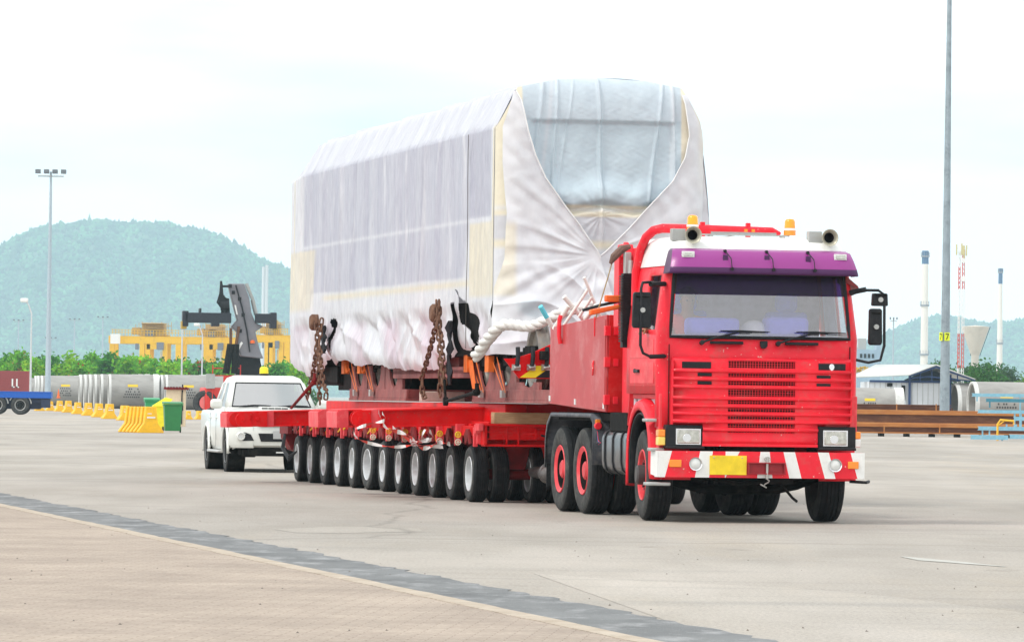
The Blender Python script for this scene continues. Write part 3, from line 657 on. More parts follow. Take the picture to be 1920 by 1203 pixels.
# fuel tank
for s in (-1, 1):
    m = MB(); pr = [(x, z) for x, z in ((.62, .52), (1.12, .52), (1.2, .58), (1.22, .68), (1.22, .95), (1.2, 1.02), (1.12, 1.07), (.62, 1.07))]
    pr = [(s * x, z) for x, z in pr]; m.prism(pr, 'y', 1.62, 2.95)
    tk = m.build('fuel_tank', mat('dark_tank', (.05, .052, .06), .3, metal=.2, coat=.3, noise=.2, dirt=((.2, .18, .17), .5, 5)), TR, bevel=.03)
    m = MB()
    for y in (1.85, 2.3, 2.72): m.prism([(x * 1.012, .795 + (z - .795) * 1.02) for x, z in pr], 'y', y, y + .05)
    m.build('tank_strap', MT['black'], tk, bevel=.004)
    m = MB(); m.box(min(s * .7, s * 1.0), max(s * .7, s * 1.0), 1.9, 2.7, .40, .52); m.build('tank_bracket', MT['under'], tk)
# rear mudguard: chequer-plate arch over the tandem
for s in (-1, 1):
    pl = [(3.28, .62), (3.28, 1.18), (3.42, 1.245), (5.70, 1.245), (5.92, 1.12), (6.02, .92), (6.04, .55)]
    m = MB(); m.grid([[(s * .55, y, z), (s * 1.245, y, z)] for y, z in pl])
    m.grid([[(s * 1.247, y, z), (s * 1.247, y + (4.65 - y) * .02, z - .045 if 0 < i < 5 else z)] for i, (y, z) in enumerate(pl)])
    mg = m.build('mudguard', mat('chequer_plate', (.06, .065, .08), .5, metal=.2, bump=.4, bscale=45, noise=.3, dirt=((.3, .28, .26), .5, 6)), TR, solid=.015)
    m = MB(); m.box(min(s * .6, s * 1.24), max(s * .6, s * 1.24), 5.95, 5.98, .30, .6); m.build('mud_flap', MT['rubber'], mg)
    m = MB(); m.cyl((s * 1.2, 3.27, 1.1), (s * 1.2, 3.2, 1.1), .045, mi=0); m.box(s * 1.2 - .03, s * 1.2 + .03, 3.22, 3.3, 1.12, 1.18, 1); m.build('side_marker', [MT['red'], MT['orange']], mg, bevel=.006)
    m = MB()
    for k in range(3): m.tube([(s * 1.22, 3.2, 1.04)] + [(s * (1.22 + .01 * k), 3.12 - .12 * math.sin(a), .98 - .08 * a / 1.5 - .06 * math.cos(a)) for a in np.linspace(0, 3.1, 8)], .007, 5, mi=k)
    m.build('air_line', [MT['red'], mat('blue_hose', (.1, .25, .5), .5), MT['black']], mg)
# ballast box with sloping top
sl = [(2.62, 1.275), (5.80, 1.365), (5.80, 2.335), (2.62, 2.455)]
m = MB(); m.prism(sl, 'x', -1.245, 1.245)
bb = MB(); W_ = 1.25
# walls of the open-topped box
def wall(x0, x1, y0, y1):
    zz = lambda y: (1.272 + (y - 2.62) * .0283, 2.455 - (y - 2.62) * .0377)
    return [(x0, y0, zz(y0)[0]), (x1, y0, zz(y0)[0]), (x1, y1, zz(y1)[0]), (x0, y1, zz(y1)[0]), (x0, y0, zz(y0)[1]), (x1, y0, zz(y0)[1]), (x1, y1, zz(y1)[1]), (x0, y1, zz(y1)[1])]
FB = [(0, 3, 2, 1), (4, 5, 6, 7), (0, 1, 5, 4), (1, 2, 6, 5), (2, 3, 7, 6), (3, 0, 4, 7)]
bb.add(wall(-1.25, -1.22, 2.62, 5.8), FB, 1); bb.add(wall(1.22, 1.25, 2.62, 5.8), FB, 1); bb.add(wall(-1.22, 1.22, 2.62, 2.65), FB, 0); bb.add(wall(-1.22, 1.22, 5.77, 5.8), FB, 0)
bb.box(-1.22, 1.22, 2.65, 5.77, 1.38, 1.42)
fr = mat('box_sunlit_red', (.52, .04, .045), .42, noise=.12, nscale=1.5, var=(.42, .018, .022), dirt=((.60, .24, .24), .75, 1.3), bump=.08, bscale=4)  # paler side-wall red paints in the light from the left
BX = bb.build('ballast_box', [mat('box_shaded_red', (.60, .004, .005), .45, noise=.1, dirt=((.45, .1, .08), .4, 8)), fr], TR, bevel=.008)  # deeper end-wall red has the shade behind the cab painted in
m = MB(); m.box(-1.258, -1.25, 2.66, 3.22, 1.32, 2.40); m.build('box_door', fr, BX, bevel=.004)
m = MB()
for z in (2.2, 1.82, 1.36): m.box(-1.27, -1.20, 2.60, 2.68, z, z + .12); m.box(-1.16, -1.10, 2.60, 2.62, z + .01, z + .1)
m.box(-1.27, -1.255, 3.24, 3.30, 1.85, 1.90); m.tube([(-1.27, 3.27, 1.87), (-1.275, 3.22, 1.80), (-1.272, 3.25, 1.72)], .014, 6); m.box(-1.268, -1.25, 3.22, 3.235, 2.2, 2.44); m.tube([(-1.27, 5.1, 2.48), (-1.29, 5.1, 2.42), (-1.29, 5.1, 2.22), (-1.27, 5.1, 2.12)], .028, 8)
build_split(m, 'hinge', MT['red'], BX, bevel=.004)
m = MB()
for y in (2.67, 4.25, 5.72): m.box(-1.262, -1.25, y, y + .07, 1.31 + (y - 2.62) * .028, 1.38 + (y - 2.62) * .028)
build_split(m, 'reflector', MT['clear'], BX)
# ---------------------------------------------------------------- white poles standing in the box
def tw(x, y, z): return TR.matrix_world @ Vector((x, y, z))
TR.matrix_world = Matrix.Translation(TR.location) @ Matrix.Rotation(math.radians(12), 4, 'Z')
polem = mat('pale_pipe', (.82, .82, .78), .5, noise=.1, dirt=((.35, .3, .25), .4, 12))
poles = [((1035, 612), (1013, 574), 5.2, 1, 'white pole with a turquoise tip leaning out of the red box'), ((1094, 598), (1057, 556), 4.6, 0, 'short white pole leaning left across its neighbours in the red box'),
         ((1117, 573), (1094, 520), 4.0, 0, 'tallest white pole leaning left over the red box'), ((1042, 612), (1066, 573), 5.0, 0, 'white pole leaning right at the rear of the red box'),
         ((1060, 606), (1103, 540), 4.7, 0, 'thin grey pole leaning right behind the tallest white pole'), ((1088, 590), (1110, 556), 4.3, 0, 'thin grey pole leaning right in the middle of the red box'),
         ((1100, 595), (1118, 572), 3.8, 0, 'short grey pole next to the front of the red box')]
for (a, b_, y, tip, lab) in poles:
    Z = 60 + y * .978 + .55
    if b_[0] > a[0]: Z -= .2
    p0, p1 = P(*a, Z), P(*b_, Z - .15); d = (p1 - p0); base = p0 - d * (.9 if b_[0] < a[0] else .12)
    m = MB(); r = .032 if lab[0] in 'ws' and 'thin' not in lab else .02
    m.cyl(base, p1 if not tip else p0.lerp(p1, .45), r, n=10)
    if tip: m.cyl(p0.lerp(p1, .45), p1, r * 1.03, n=10, mi=1)
    tag(m.build('pole', [polem, mat('turquoise_tape', (.12, .62, .75), .5)], None), lab, 'pole', 'poles stowed in the ballast box')
# ================================================================ driver with the arm on the window sill
def skin_body(name, joints, edges, radii, material, sub=2):
    me = bpy.data.meshes.new(name); me.from_pydata(joints, edges, []); me.materials.append(material)
    o = bpy.data.objects.new(name, me); COL.objects.link(o)
    o.modifiers.new('skin', 'SKIN'); sv = me.skin_vertices[0].data
    for i, r in enumerate(radii): sv[i].radius = (r, r) if not isinstance(r, tuple) else r
    sv[0].use_root = True
    s = o.modifiers.new('sub', 'SUBSURF'); s.levels = sub; s.render_levels = sub
    me.polygons.foreach_set('use_smooth', [True] * len(me.polygons))
    return o
skinm = mat('brown_skin', (.33, .15, .08), .55, noise=.08)
J = [(-.66, .98, 1.80), (-.66, .98, 2.0), (-.66, .98, 2.2), (-.66, .97, 2.36), (-.66, .95, 2.45), (-.66, .93, 2.54), (-.66, .915, 2.63), (-.66, .92, 2.69),   # spine, neck, head 0-7
     (-.86, .95, 2.36), (-1.02, .92, 2.16), (-1.13, .78, 2.24), (-1.235, .64, 2.245), (-1.275, .58, 2.235),                                        # near arm 8-12
     (-.46, .95, 2.36), (-.40, .85, 2.1), (-.45, .55, 2.15), (-.46, .5, 2.17),                                                            # far arm 13-16
     (-.58, .7, 1.80), (-.58, .5, 1.55), (-.76, .7, 1.80), (-.76, .5, 1.55)]
E_ = [(0, 1), (1, 2), (2, 3), (3, 4), (4, 5), (5, 6), (6, 7), (3, 8), (8, 9), (9, 10), (10, 11), (11, 12), (3, 13), (13, 14), (14, 15), (15, 16), (0, 17), (17, 18), (0, 19), (19, 20)]
Rr = [.15, .15, .16, .13, .06, .075, .10, .07, .07, .055, .045, .034, .036, .07, .055, .04, .035, .09, .07, .09, .07]
# fingers from the near hand
base = Vector((-1.275, .58, 2.235))
for k, (dy, dz, l) in enumerate(((-.035, .005, .9), (-.03, -.008, 1.0), (-.022, -.02, .95), (-.012, -.03, .8))):
    r0 = base + Vector((-.012, -.022 + .0145 * k - .01, .01 - .002 * k)); i0 = len(J)
    q1 = r0 + Vector((-.035 * l, dy * .5, -.006)); q2 = q1 + Vector((-.016 * l, dy * .4, -.028 * l)); q3 = q2 + Vector((.002, 0, -.02 * l))
    J += [tuple(r0), tuple(q1), tuple(q2), tuple(q3)]; E_ += [(12, i0), (i0, i0 + 1), (i0 + 1, i0 + 2), (i0 + 2, i0 + 3)]; Rr += [.013, .0105, .0095, .008]
i0 = len(J); J += [tuple(base + Vector((.01, -.04, .0))), tuple(base + Vector((-.01, -.065, -.02))), tuple(base + Vector((-.025, -.075, -.04)))]
E_ += [(12, i0), (i0, i0 + 1), (i0 + 1, i0 + 2)]; Rr += [.014, .012, .009]
D = skin_body('person', J, E_, Rr, skinm)
tag(D, 'driver in a red long-sleeved shirt resting a forearm on the open truck window', 'person')
D.matrix_world = TR.matrix_world.copy()
# shirt: same skeleton, a little wider
Js = [J[i] for i in (0, 1, 2, 3, 4, 8, 9, 10, 13, 14, 15)] + [tuple(Vector(J[10]).lerp(Vector(J[11]), .55))]
Es = [(0, 1), (1, 2), (2, 3), (3, 4), (3, 5), (5, 6), (6, 7), (7, 11), (3, 8), (8, 9), (9, 10)]
sh = skin_body('shirt', Js, Es, [.17, .17, .18, .15, .07, .085, .072, .062, .085, .068, .055, .058], mat('red_shirt', (.55, .02, .03), .85, noise=.1)); sh.parent = D
m = MB(); a, b_ = Vector(J[10]).lerp(Vector(J[11]), .15), Vector(J[10]).lerp(Vector(J[11]), .5)
m.tube([a, a.lerp(b_, .5), b_], [.068, .066, .062], 14); cf = m.build('grey_cuff', mat('grey_reflective_band', (.5, .5, .52), .5), D, ang=60)
m = MB()
hc = Vector((-.66, .92, 2.67)); rows_ = []
for i in range(9):
    th = PI * .55 * i / 8
    rows_.append([hc + Vector((.10 * math.sin(th) * math.cos(p), .012 + .115 * math.sin(th) * math.sin(p), .11 * math.cos(th) - (.0 if math.sin(p) > -.3 else -.03 * (th > 1.2)))) for p in np.linspace(0, 2 * PI, 19)])
m.grid(rows_); m.build('hair', mat('black_hair', (.012, .01, .009), .7), D, ang=60)
m = MB(); f0 = Vector((-.66, .80, 2.60))
m.prism([(0, .0), (.012, -.035), (-.012, -.035)], 'y', f0.y, f0.y + .03, 0, Matrix.Translation((f0.x, 0, f0.z)))
m.lathe([(-.0, 0), (.01, .012), (.02, 0)], (f0.x - .035, f0.y + .005, f0.z + .01), 'y', 8, 1); m.lathe([(-.0, 0), (.01, .012), (.02, 0)], (f0.x + .035, f0.y + .005, f0.z + .01), 'y', 8, 1)
m.box(f0.x - .025, f0.x + .025, f0.y + .008, f0.y + .02, f0.z - .06, f0.z - .052, 2)
for s in (-1, 1): m.lathe([(0, .0), (.008, .026), (.016, 0)], (f0.x + s * .1, .90, f0.z + .0), 'x', 10, 0)
m.build('face_features', [skinm, MT['under'], mat('lips', (.3, .09, .07), .6)], D)
# ================================================================ modular trailer
RZ = math.radians(11.3); TO = Vector((.893, 70.37, 0))
AM = Matrix.Translation(TO) @ Matrix.Rotation(RZ, 4, 'Z')
TL = tag(empty('modular_trailer', TO, RZ), 'red twelve-axle modular heavy trailer under the wrapped locomotive', 'trailer')
T2 = tyre_mesh('tyre', .385, .225, .235, 5, 40); T2.name = 'proto_trailer_tyre'
R3 = flat_rim('rim', .235, .225, MT['rim'], MT['grey'], 8, .62, .075, .0); R3.name = 'proto_trailer_rim'
PIT = 15.2 / 11
for k in range(12):
    y = k * PIT
    st = random.uniform(-.015, .015) + (math.radians(5) if k == 6 else 0)
    for x, fl in ((-1.38, 0), (-1.10, 1), (-.56, 0), (-.28, 1), (.28, 0), (.56, 1), (1.10, 0), (1.38, 1)):
        wheel(TL, (x, y, .385), T2, R3, bool(fl), st)
m = MB()
m.box(-.42, .42, -.3, 16.3, .72, 1.10); m.box(-1.28, 1.28, -.3, 16.3, 1.0, 1.10)
for s in (-1, 1): m.box(s * 1.40 - .05, s * 1.40 + .05, -.3, 16.2, .90, 1.04)
for k in range(13): m.box(-1.36, 1.36, k * PIT - .72 - .07, k * PIT - .72 + .07, .86, 1.07)
m2=MB()
for s in (-1, 1): m2.box(s * .95 - .15, s * .95 + .15, -.55, 14.6, 1.10, 1.345)
for y in (-.5, 5.2, 8.8, 11.0, 14.3): m2.box(-.8, .8, y, y + .25, 1.10, 1.34)
m2.build('load_girder', MT['redd'], TL, bevel=.01)
FRM = m.build('deck_frame', MT['redd'], TL, bevel=.008)
br = MB()
for k in range(12):
    y = k * PIT
    for s in (-1, 1):
        o_ = MB()
        o_.cyl((s * .84, y, .8), (s * .84, y, 1.0), .14, n=16); o_.prism([(y - .12, .72), (y + .1, .72), (y + .34, .45), (y + .22, .36), (y + .08, .40)], 'x', s * .84 - .09, s * .84 + .09)
        o_.cyl((s * .84 - .55, y, .385), (s * .84 + .55, y, .385), .075, n=12); o_.prism([(s * .84 - .2, .80), (s * .84 + .2, .80), (s * .84 + .12, .45), (s * .84 - .12, .45)], 'y', y - .12, y + .05)
        o_.build('axle_bogie', MT['redm'], TL, bevel=.01)
        o_ = MB(); X = s * 1.46
        o_.box(X - .06, X + .06, y - .62, y - .50, .94, 1.06, 1); o_.box(X - .03, X + .03, y - .60, y - .54, .80, .94, 1)
        o_.box(X - .05, X + .01, y - .45, y - .38, .76, 1.02, 1); o_.prism([(y - .3, .80), (y - .12, 1.0), (y - .06, 1.0), (y - .24, .78)], 'x', X - .08, X - .04, 0)
        o_.prism([(y + .05, .82), (y + .2, .78), (y + .28, .92), (y + .15, 1.0), (y, .95)], 'x', X - .05, X + .0, 0)
        o_.build('side_bracket', [MT['redm'], MT['redp']], TL, bevel=.008)
hw = {}
def handwheel(c, r, mt, parent):
    m = MB(); m.tube([(c[0] + r * math.cos(a), c[1], c[2] + r * math.sin(a)) for a in np.linspace(0, 2 * PI, 15)[:-1]], r * .2, 6, closed=True)
    for a in range(3): t = a * PI / 3; m.cyl((c[0] - r * math.cos(t), c[1], c[2] - r * math.sin(t)), (c[0] + r * math.cos(t), c[1], c[2] + r * math.sin(t)), r * .14, n=6)
    m.cyl((c[0], c[1] - .01, c[2]), (c[0], c[1] + .06, c[2]), r * .22, n=8)
    return m.build('valve_wheel', mt, parent)
wcream = mat('cream_paint', (.78, .75, .6), .5)
for k in range(1, 7):
    y = k * PIT - .72 - .12
    for z, mt in ((.915, MT['bright'] if k < 5 else MT['yellow']), (.812, wcream)): handwheel((-1.535, y + .02, z), .038, mt, TL)
for k in (2, 4, 9, 11):
    m = MB(); m.box(-1.50, -1.45, k * PIT - .28, k * PIT - .25, .80, .90); m.build('marker_lamp', MT['orange'], TL, bevel=.004)
m = MB()
for k in range(6, 12):
    y = k * PIT - .75; m.tube([(-1.45, y, .98), (-1.5, y + .1, .9), (-1.47, y + .3, .96), (-1.52, y + .5, .86), (-1.44, y + .7, .95)], .012, 5, k % 2)
m.build('brake_hose', [MT['yellow'], MT['black']], TL)
m = MB(); m.box(-1.50, -1.46, 11.8, 12.4, .93, 1.05); m.box(-1.5, -1.46, 11.8, 11.9, .93, 1.12); m.build('tool_bracket', MT['bright'], TL, bevel=.006)
# rear end plate with white reflectors and looped hoses
m = MB(); m.prism([(-1.56, 1.02), (-1.56, .72), (-1.45, .52), (-1.25, .45), (1.5, .45), (1.5, 1.02)], 'y', 16.0, 16.5); m.box(-1.58, -1.50, 15.6, 16.5, .78, 1.05)
m.build('rear_end_plate', MT['redm'], TL, bevel=.01)
m = MB()
for x in (-1.50, -1.40): m.box(x, x + .07, 15.97, 15.99, .84, .87)
m.build('reflector', MT['white'], TL)
m = MB()
for k in range(3): m.tube([(-1.57 - .01 * k, 15.9, .78), (-1.64 - .02 * k, 15.6, .55), (-1.62, 15.2, .42 - .04 * k), (-1.52, 15.0, .5)], .014, 6)
m.build('hanging_hose', MT['black'], TL)
# front frame across the trailer head
m = MB(); y = -.75
m.box(-1.50, 1.5, y - .12, y + .25, 1.045, 1.075); m.box(-1.42, 1.42, y - .06, y + .25, .77, .80); m.box(-1.44, -1.40, y - .1, y + .3, .79, 1.05); m.box(1.4, 1.44, y - .1, y + .3, .79, 1.05)
m.box(-1.40, 1.4, y + .12, y + .15, .79, 1.05); m.box(-1.53, -1.46, y - .14, y + .1, .98, 1.08, 1)
for x in (-1.12, -.96, .96, 1.12): m.box(x - .012, x + .012, y - .06, y + .13, .80, 1.05)
for z in (.965, .87): m.box(-1.40, -.8, y - .05, y + .13, z - .01, z + .01)
m.cyl((-.95, y, .945), (-.70, y - .05, .945), .03); m.cyl((-.72, y - .06, .945), (.1, y - .1, .945), .068, n=16); m.cyl((-.74, y - .06, .945), (-.70, y - .06, .945), .08, n=16)
m.build('front_frame', [MT['redd'], MT['redp']], TL, bevel=.006)
m = MB(); m.tube([(-.66, y - .12, .93), (-.5, y - .18, .88), (-.3, y - .18, .85), (-.12, y - .15, .84)], .016, 6); m.build('hydraulic_line', MT['black'], TL)
m = MB(); m.box(-.40, -.05, -1.3, -1.1, .5, .80); m.box(-.36, .0, -1.4, -1.15, .50, .68); m.cyl((-.2, -1.42, .68), (-.2, -1.42, .82), .05); m.box(-.4, .4, -4.6, -1.1, .62, .86); m.box(-.5, .5, -1.2, .1, .6, .8)
m.build('drawbar', MT['redd'], TL, bevel=.02)
m = MB(); m.lathe([(-1.35, 0), (-1.35, .06), (-1.30, .11), (-1.22, .125), (-1.21, .14), (-1.18, .14), (-1.17, .12), (-1.02, .11), (-.98, .06)], (-.62, 0, .42), 'y', 20)
m.cyl((-.62, -1.1, .42), (-.62, -.2, .42), .08); m.build('brake_motor', mat('dirty_cast_iron', (.14, .13, .13), .4, metal=.4, noise=.3, dirt=((.4, .36, .3), .5, 9)), TL, ang=40)
# ---------------------------------------------------------------- cross beams sticking out to the left
TILT = Matrix.Rotation(math.radians(-2.1), 4, 'Y')
def beam(x0, y0, dep, zc, lab, plates):
    t = empty('spreader_beam'); tag(t, lab, 'steel beam', 'red beams laid across the trailer')
    t.matrix_world = AM @ Matrix.Translation((0, y0, zc)) @ TILT
    h = .125; x1 = 2.5
    m = MB(); m.box(x0, x1, 0, dep, h - .022, h); m.box(x0, x1, 0, dep, -h, -h + .022); m.box(x0 + .16, x1, .07, .09, -h + .02, h - .02); m.box(x0 + .16, x1, dep - .09, dep - .07, -h + .02, h - .02)
    m.box(x0 + .14, x0 + .16, .01, dep - .01, -h + .02, h - .02)
    m.build('box_girder', MT['redd'], t, bevel=.004)
    m = MB(); m.prism([(x0 - .02, -h - .004), (x0 + .15, -h - .004), (x0 + .15, h + .004), (x0 + .05, h + .004), (x0 - .02, h - .03)], 'y', -.006, dep + .006); m.build('end_cap', MT['redp'], t, bevel=.005)
    for px in plates:
        m = MB(); pr = [(px + .16, -.12)] + [(px - .0 - .12 * math.sin(a), -.12 * math.cos(a)) for a in np.linspace(0, PI, 12)] + [(px + .16, .12)]
        m.prism(pr, 'y', -.035, -.01); m.cyl((px, -.045, 0), (px, -.0, 0), .03, n=12)
        m.build('lifting_plate', MT['redd'], t, bevel=.003)
    return t
beam(-2.72, .9, .62, 1.215, 'long red beam nearest the truck with orange-white tape tied to its rounded end', (-2.86,))
beam(-2.88, 2.6, .9, 1.21, 'red beam with pale square end just behind the taped beam', (-2.6,))
beam(-2.86, 4.4, .85, 1.20, 'red beam third from the truck with a plain pinkish end face', ())
beam(-2.50, 12.1, .62, 1.135, 'red beam in front of the pickup with two round plates at its end', (-2.62, -2.85))
beam(-2.88, 13.6, .72, 1.125, 'rearmost red beam reaching furthest left in front of the pickup', (-2.74, -2.6))
# ---------------------------------------------------------------- timber on the front frame
m = MB(); m.box(-1.31, .6, 0, .22, 0, .155); o = m.build('timber_baulk', MT['wood'], None, bevel=.008); o.matrix_world = AM @ Matrix.Translation((0, -.85, 1.078))
tag(o, 'weathered timber baulk lying on the red front frame of the trailer', 'timber')
# barrier tape
m = MB()
def ribbon(pts, w_, mi0=0):
    pts = [Vector(p) for p in pts]; rows = []
    n = 40; out = []
    for i in range(n):
        t = i / (n - 1) * (len(pts) - 1); k = min(int(t), len(pts) - 2); f = t - k
        p0, p1, p2, p3 = pts[max(k - 1, 0)], pts[k], pts[k + 1], pts[min(k + 2, len(pts) - 1)]
        p = .5 * ((2 * p1) + (p2 - p0) * f + (2 * p0 - 5 * p1 + 4 * p2 - p3) * f * f + (3 * p1 - p0 - 3 * p2 + p3) * f ** 3)
        a = i * .5; out.append([p + Vector((.0, w_ * math.sin(a), w_ * math.cos(a) * .8)), p - Vector((0, w_ * math.sin(a), w_ * math.cos(a) * .8))])
    m.grid(out, mf=lambda i, j: (i // 3) % 2)
ribbon([(-2.55, .86, 1.2), (-2.52, .8, 1.1), (-2.75, .78, 1.04), (-2.95, .8, .95), (-2.85, .8, .82), (-2.5, .8, .74), (-2.2, .8, .75), (-1.9, .8, .85)], .03)
ribbon([(-2.6, .86, 1.22), (-2.5, .82, 1.0), (-2.2, .8, .9), (-2.0, .78, .72), (-1.75, .8, .8), (-1.6, .8, .78)], .04)
ribbon([(-2.4, .86, 1.0), (-2.1, .8, .8), (-1.95, .75, .98), (-1.85, .8, .85), (-2.15, .8, .78), (-1.7, .8, .74)], .035)
o = m.build('barrier_tape', [mat('tape_white', (.8, .78, .76), .5), mat('tape_red', (.75, .08, .06), .5)], None); o.matrix_world = AM.copy()
tag(o, 'crumpled red and white warning tape hanging from the beam end', 'tape')
# ---------------------------------------------------------------- cradles carrying the locomotive wheels
def cradle(y0, y1, wy, lab):
    t = empty('wheel_cradle'); t.matrix_world = AM.copy(); tag(t, lab, 'cradle', 'maroon cradles under the locomotive')
    m = MB(); m.box(-1.2, 1.2, y0, y1, 1.36, 1.40)
    for s in (-1, 1): m.box(s * 1.17 - .02, s * 1.17 + .02, y0, y1, 1.40, 1.54)
    for y in np.linspace(y0 + .02, y1 - .06, 5): m.box(-1.15, 1.15, y, y + .04, 1.40, 1.54)
    m.build('base_frame', MT['maroon'], t, bevel=.006)
    for s in (-1, 1):
        for w_ in wy:
            for e in (-1, 1):
                hz_ = 1.64 if w_ < -2 else 1.90; pr = [(w_ + e * .745, 1.54), (w_ + e * .745, hz_), (w_ + e * .40, hz_)] + [(w_ + e * .40 * math.cos(a), hz_ - (hz_ - 1.57) * math.sin(a)) for a in np.linspace(.2, 1.5, 7)] + [(w_, 1.54)]
                m = MB(); m.prism(pr, 'x', s * 1.16 - .02, s * 1.16 + .02); m.build('upright_plate', MT['maroon'], t)
    return t
FW, RW = (.55, -.95, -2.45), (10.9, 9.3, 7.75)
cradle(-4.0, 1.35, FW, 'maroon wheel cradle nearest the truck with orange straps')
cradle(6.6, 11.75, RW, 'maroon wheel cradle at the rear half of the load')
m = MB(); m.box(-.32, .32, 0, .2, 0, .15); o = m.build('timber_block', mat('pale_block', (.5, .44, .38), .85, noise=.2), None, bevel=.01); o.matrix_world = AM @ Matrix.Translation((-1.0, 4.6, 1.36)); tag(o, 'pale timber block on the red deck between the two cradles', 'timber')
# ================================================================ shrink-wrapped locomotive
LO = tag(empty('wrapped_locomotive', TO, RZ), 'railway locomotive wrapped in white plastic sheeting on the trailer', 'locomotive')
def nmesh(name, V, F, C, material, parent):
    me = bpy.data.meshes.new(name); me.vertices.add(len(V)); me.vertices.foreach_set('co', V.astype(np.float32).ravel())
    me.loops.add(F.size); me.loops.foreach_set('vertex_index', F.astype(np.int32).ravel())
    me.polygons.add(len(F)); me.polygons.foreach_set('loop_start', np.arange(0, F.size, F.shape[1], dtype=np.int32)); me.polygons.foreach_set('loop_total', np.full(len(F), F.shape[1], np.int32))
    me.update(calc_edges=True); me.polygons.foreach_set('use_smooth', np.ones(len(F), bool))
    if C is not None:
        a = me.color_attributes.new('Col', 'FLOAT_COLOR', 'POINT'); a.data.foreach_set('color', np.hstack([C, np.ones((len(C), 1))]).astype(np.float32).ravel())
    me.materials.append(material); me.validate()
    o = bpy.data.objects.new(name, me); COL.objects.link(o); o.parent = parent; return o
def gridfaces(n, m, keep=None):
    i, j = np.meshgrid(np.arange(n - 1), np.arange(m - 1), indexing='ij'); a = (i * m + j)
    F = np.stack([a, a + 1, a + m + 1, a + m], -1)
    return F[keep] if keep is not None else F.reshape(-1, 4)
def snoise(x, y, fx, fy, n=9, seed=0, warp=0):
    r = np.random.default_rng(seed); o = np.zeros_like(x)
    for k in range(n):
        a = r.uniform(-1, 1, 2); o += np.sin(x * fx * (.4 + 1.2 * r.random()) * (1 if a[0] > 0 else -1) + y * fy * a[1] * 1.5 + r.uniform(0, 6.3) + (warp * np.sin(y * fy * .7 + k) if warp else 0))
    return o / math.sqrt(n)
def sm(a, b, x): t = np.clip((x - a) / (b - a), 0, 1); return t * t * (3 - 2 * t)
def sheet_mat(name, streak):
    m = bpy.data.materials.new(name); m.use_nodes = True; nt = m.node_tree; b = nt.nodes['Principled BSDF']; L = nt.links.new
    at = N(nt, 'ShaderNodeAttribute', attribute_name='Col'); tc = N(nt, 'ShaderNodeTexCoord')
    mp = N(nt, 'ShaderNodeMapping'); mp.inputs['Scale'].default_value = streak; mp0 = N(nt, 'ShaderNodeMapping'); mp0.inputs['Scale'].default_value = (1, 5, 1.1) if streak[1] > 1 else (1.6, 1, 1.2); n = N(nt, 'ShaderNodeTexNoise'); n.inputs['Scale'].default_value = 3; n.inputs['Detail'].default_value = 8; n.inputs['Roughness'].default_value = .65
    L(tc.outputs['Object'], mp.inputs['Vector']); L(tc.outputs['Object'], mp0.inputs['Vector']); L(mp0.outputs['Vector'], n.inputs['Vector'])
    r = N(nt, 'ShaderNodeValToRGB'); r.color_ramp.elements[0].position = .3; r.color_ramp.elements[1].position = .7; r.color_ramp.elements[0].color = (.82, .82, .85, 1) if streak[1] > 1 else (.93, .93, .94, 1); r.color_ramp.elements[1].color = (1.06, 1.06, 1.05, 1)
    x = N(nt, 'ShaderNodeMixRGB', blend_type='MULTIPLY'); x.inputs['Fac'].default_value = 1; L(n.outputs['Fac'], r.inputs['Fac']); L(at.outputs['Color'], x.inputs['Color1']); L(r.outputs['Color'], x.inputs['Color2'])
    L(x.outputs['Color'], b.inputs['Base Color']); b.inputs['Roughness'].default_value = .42; b.inputs['Specular IOR Level'].default_value = .35
    n2 = N(nt, 'ShaderNodeTexNoise', noise_type='RIDGED_MULTIFRACTAL'); n2.inputs['Scale'].default_value = 2.6; n2.inputs['Detail'].default_value = 7; n2.inputs['Roughness'].default_value = .55; n2.inputs['Distortion'].default_value = 1.2; L(mp.outputs['Vector'], n2.inputs['Vector'])
    bp = N(nt, 'ShaderNodeBump'); bp.inputs['Strength'].default_value = .45 if streak[1] > 1 else .28; bp.inputs['Distance'].default_value = .03; L(n2.outputs['Fac'], bp.inputs['Height']); L(bp.outputs['Normal'], b.inputs['Normal'])
    tr = N(nt, 'ShaderNodeBsdfTranslucent'); L(x.outputs['Color'], tr.inputs['Color']); L(bp.outputs['Normal'], tr.inputs['Normal'])
    mx = N(nt, 'ShaderNodeMixShader'); mx.inputs['Fac'].default_value = .12; L(b.outputs[0], mx.inputs[1]); L(tr.outputs[0], mx.inputs[2]); L(mx.outputs[0], nt.nodes['Material Output'].inputs['Surface'])
    return m
SHV = sheet_mat('plastic_sheeting', (1, 2.2, .5)); SHF = sheet_mat('plastic_sheeting_front', (1, 1, 1))
WHT, LIL, BEI, BLU, PNK, PALE = map(np.array, ([.77, .78, .82], [.53, .535, .62], [.79, .73, .58], [.57, .68, .75], [.60, .49, .56], [.62, .63, .69]))
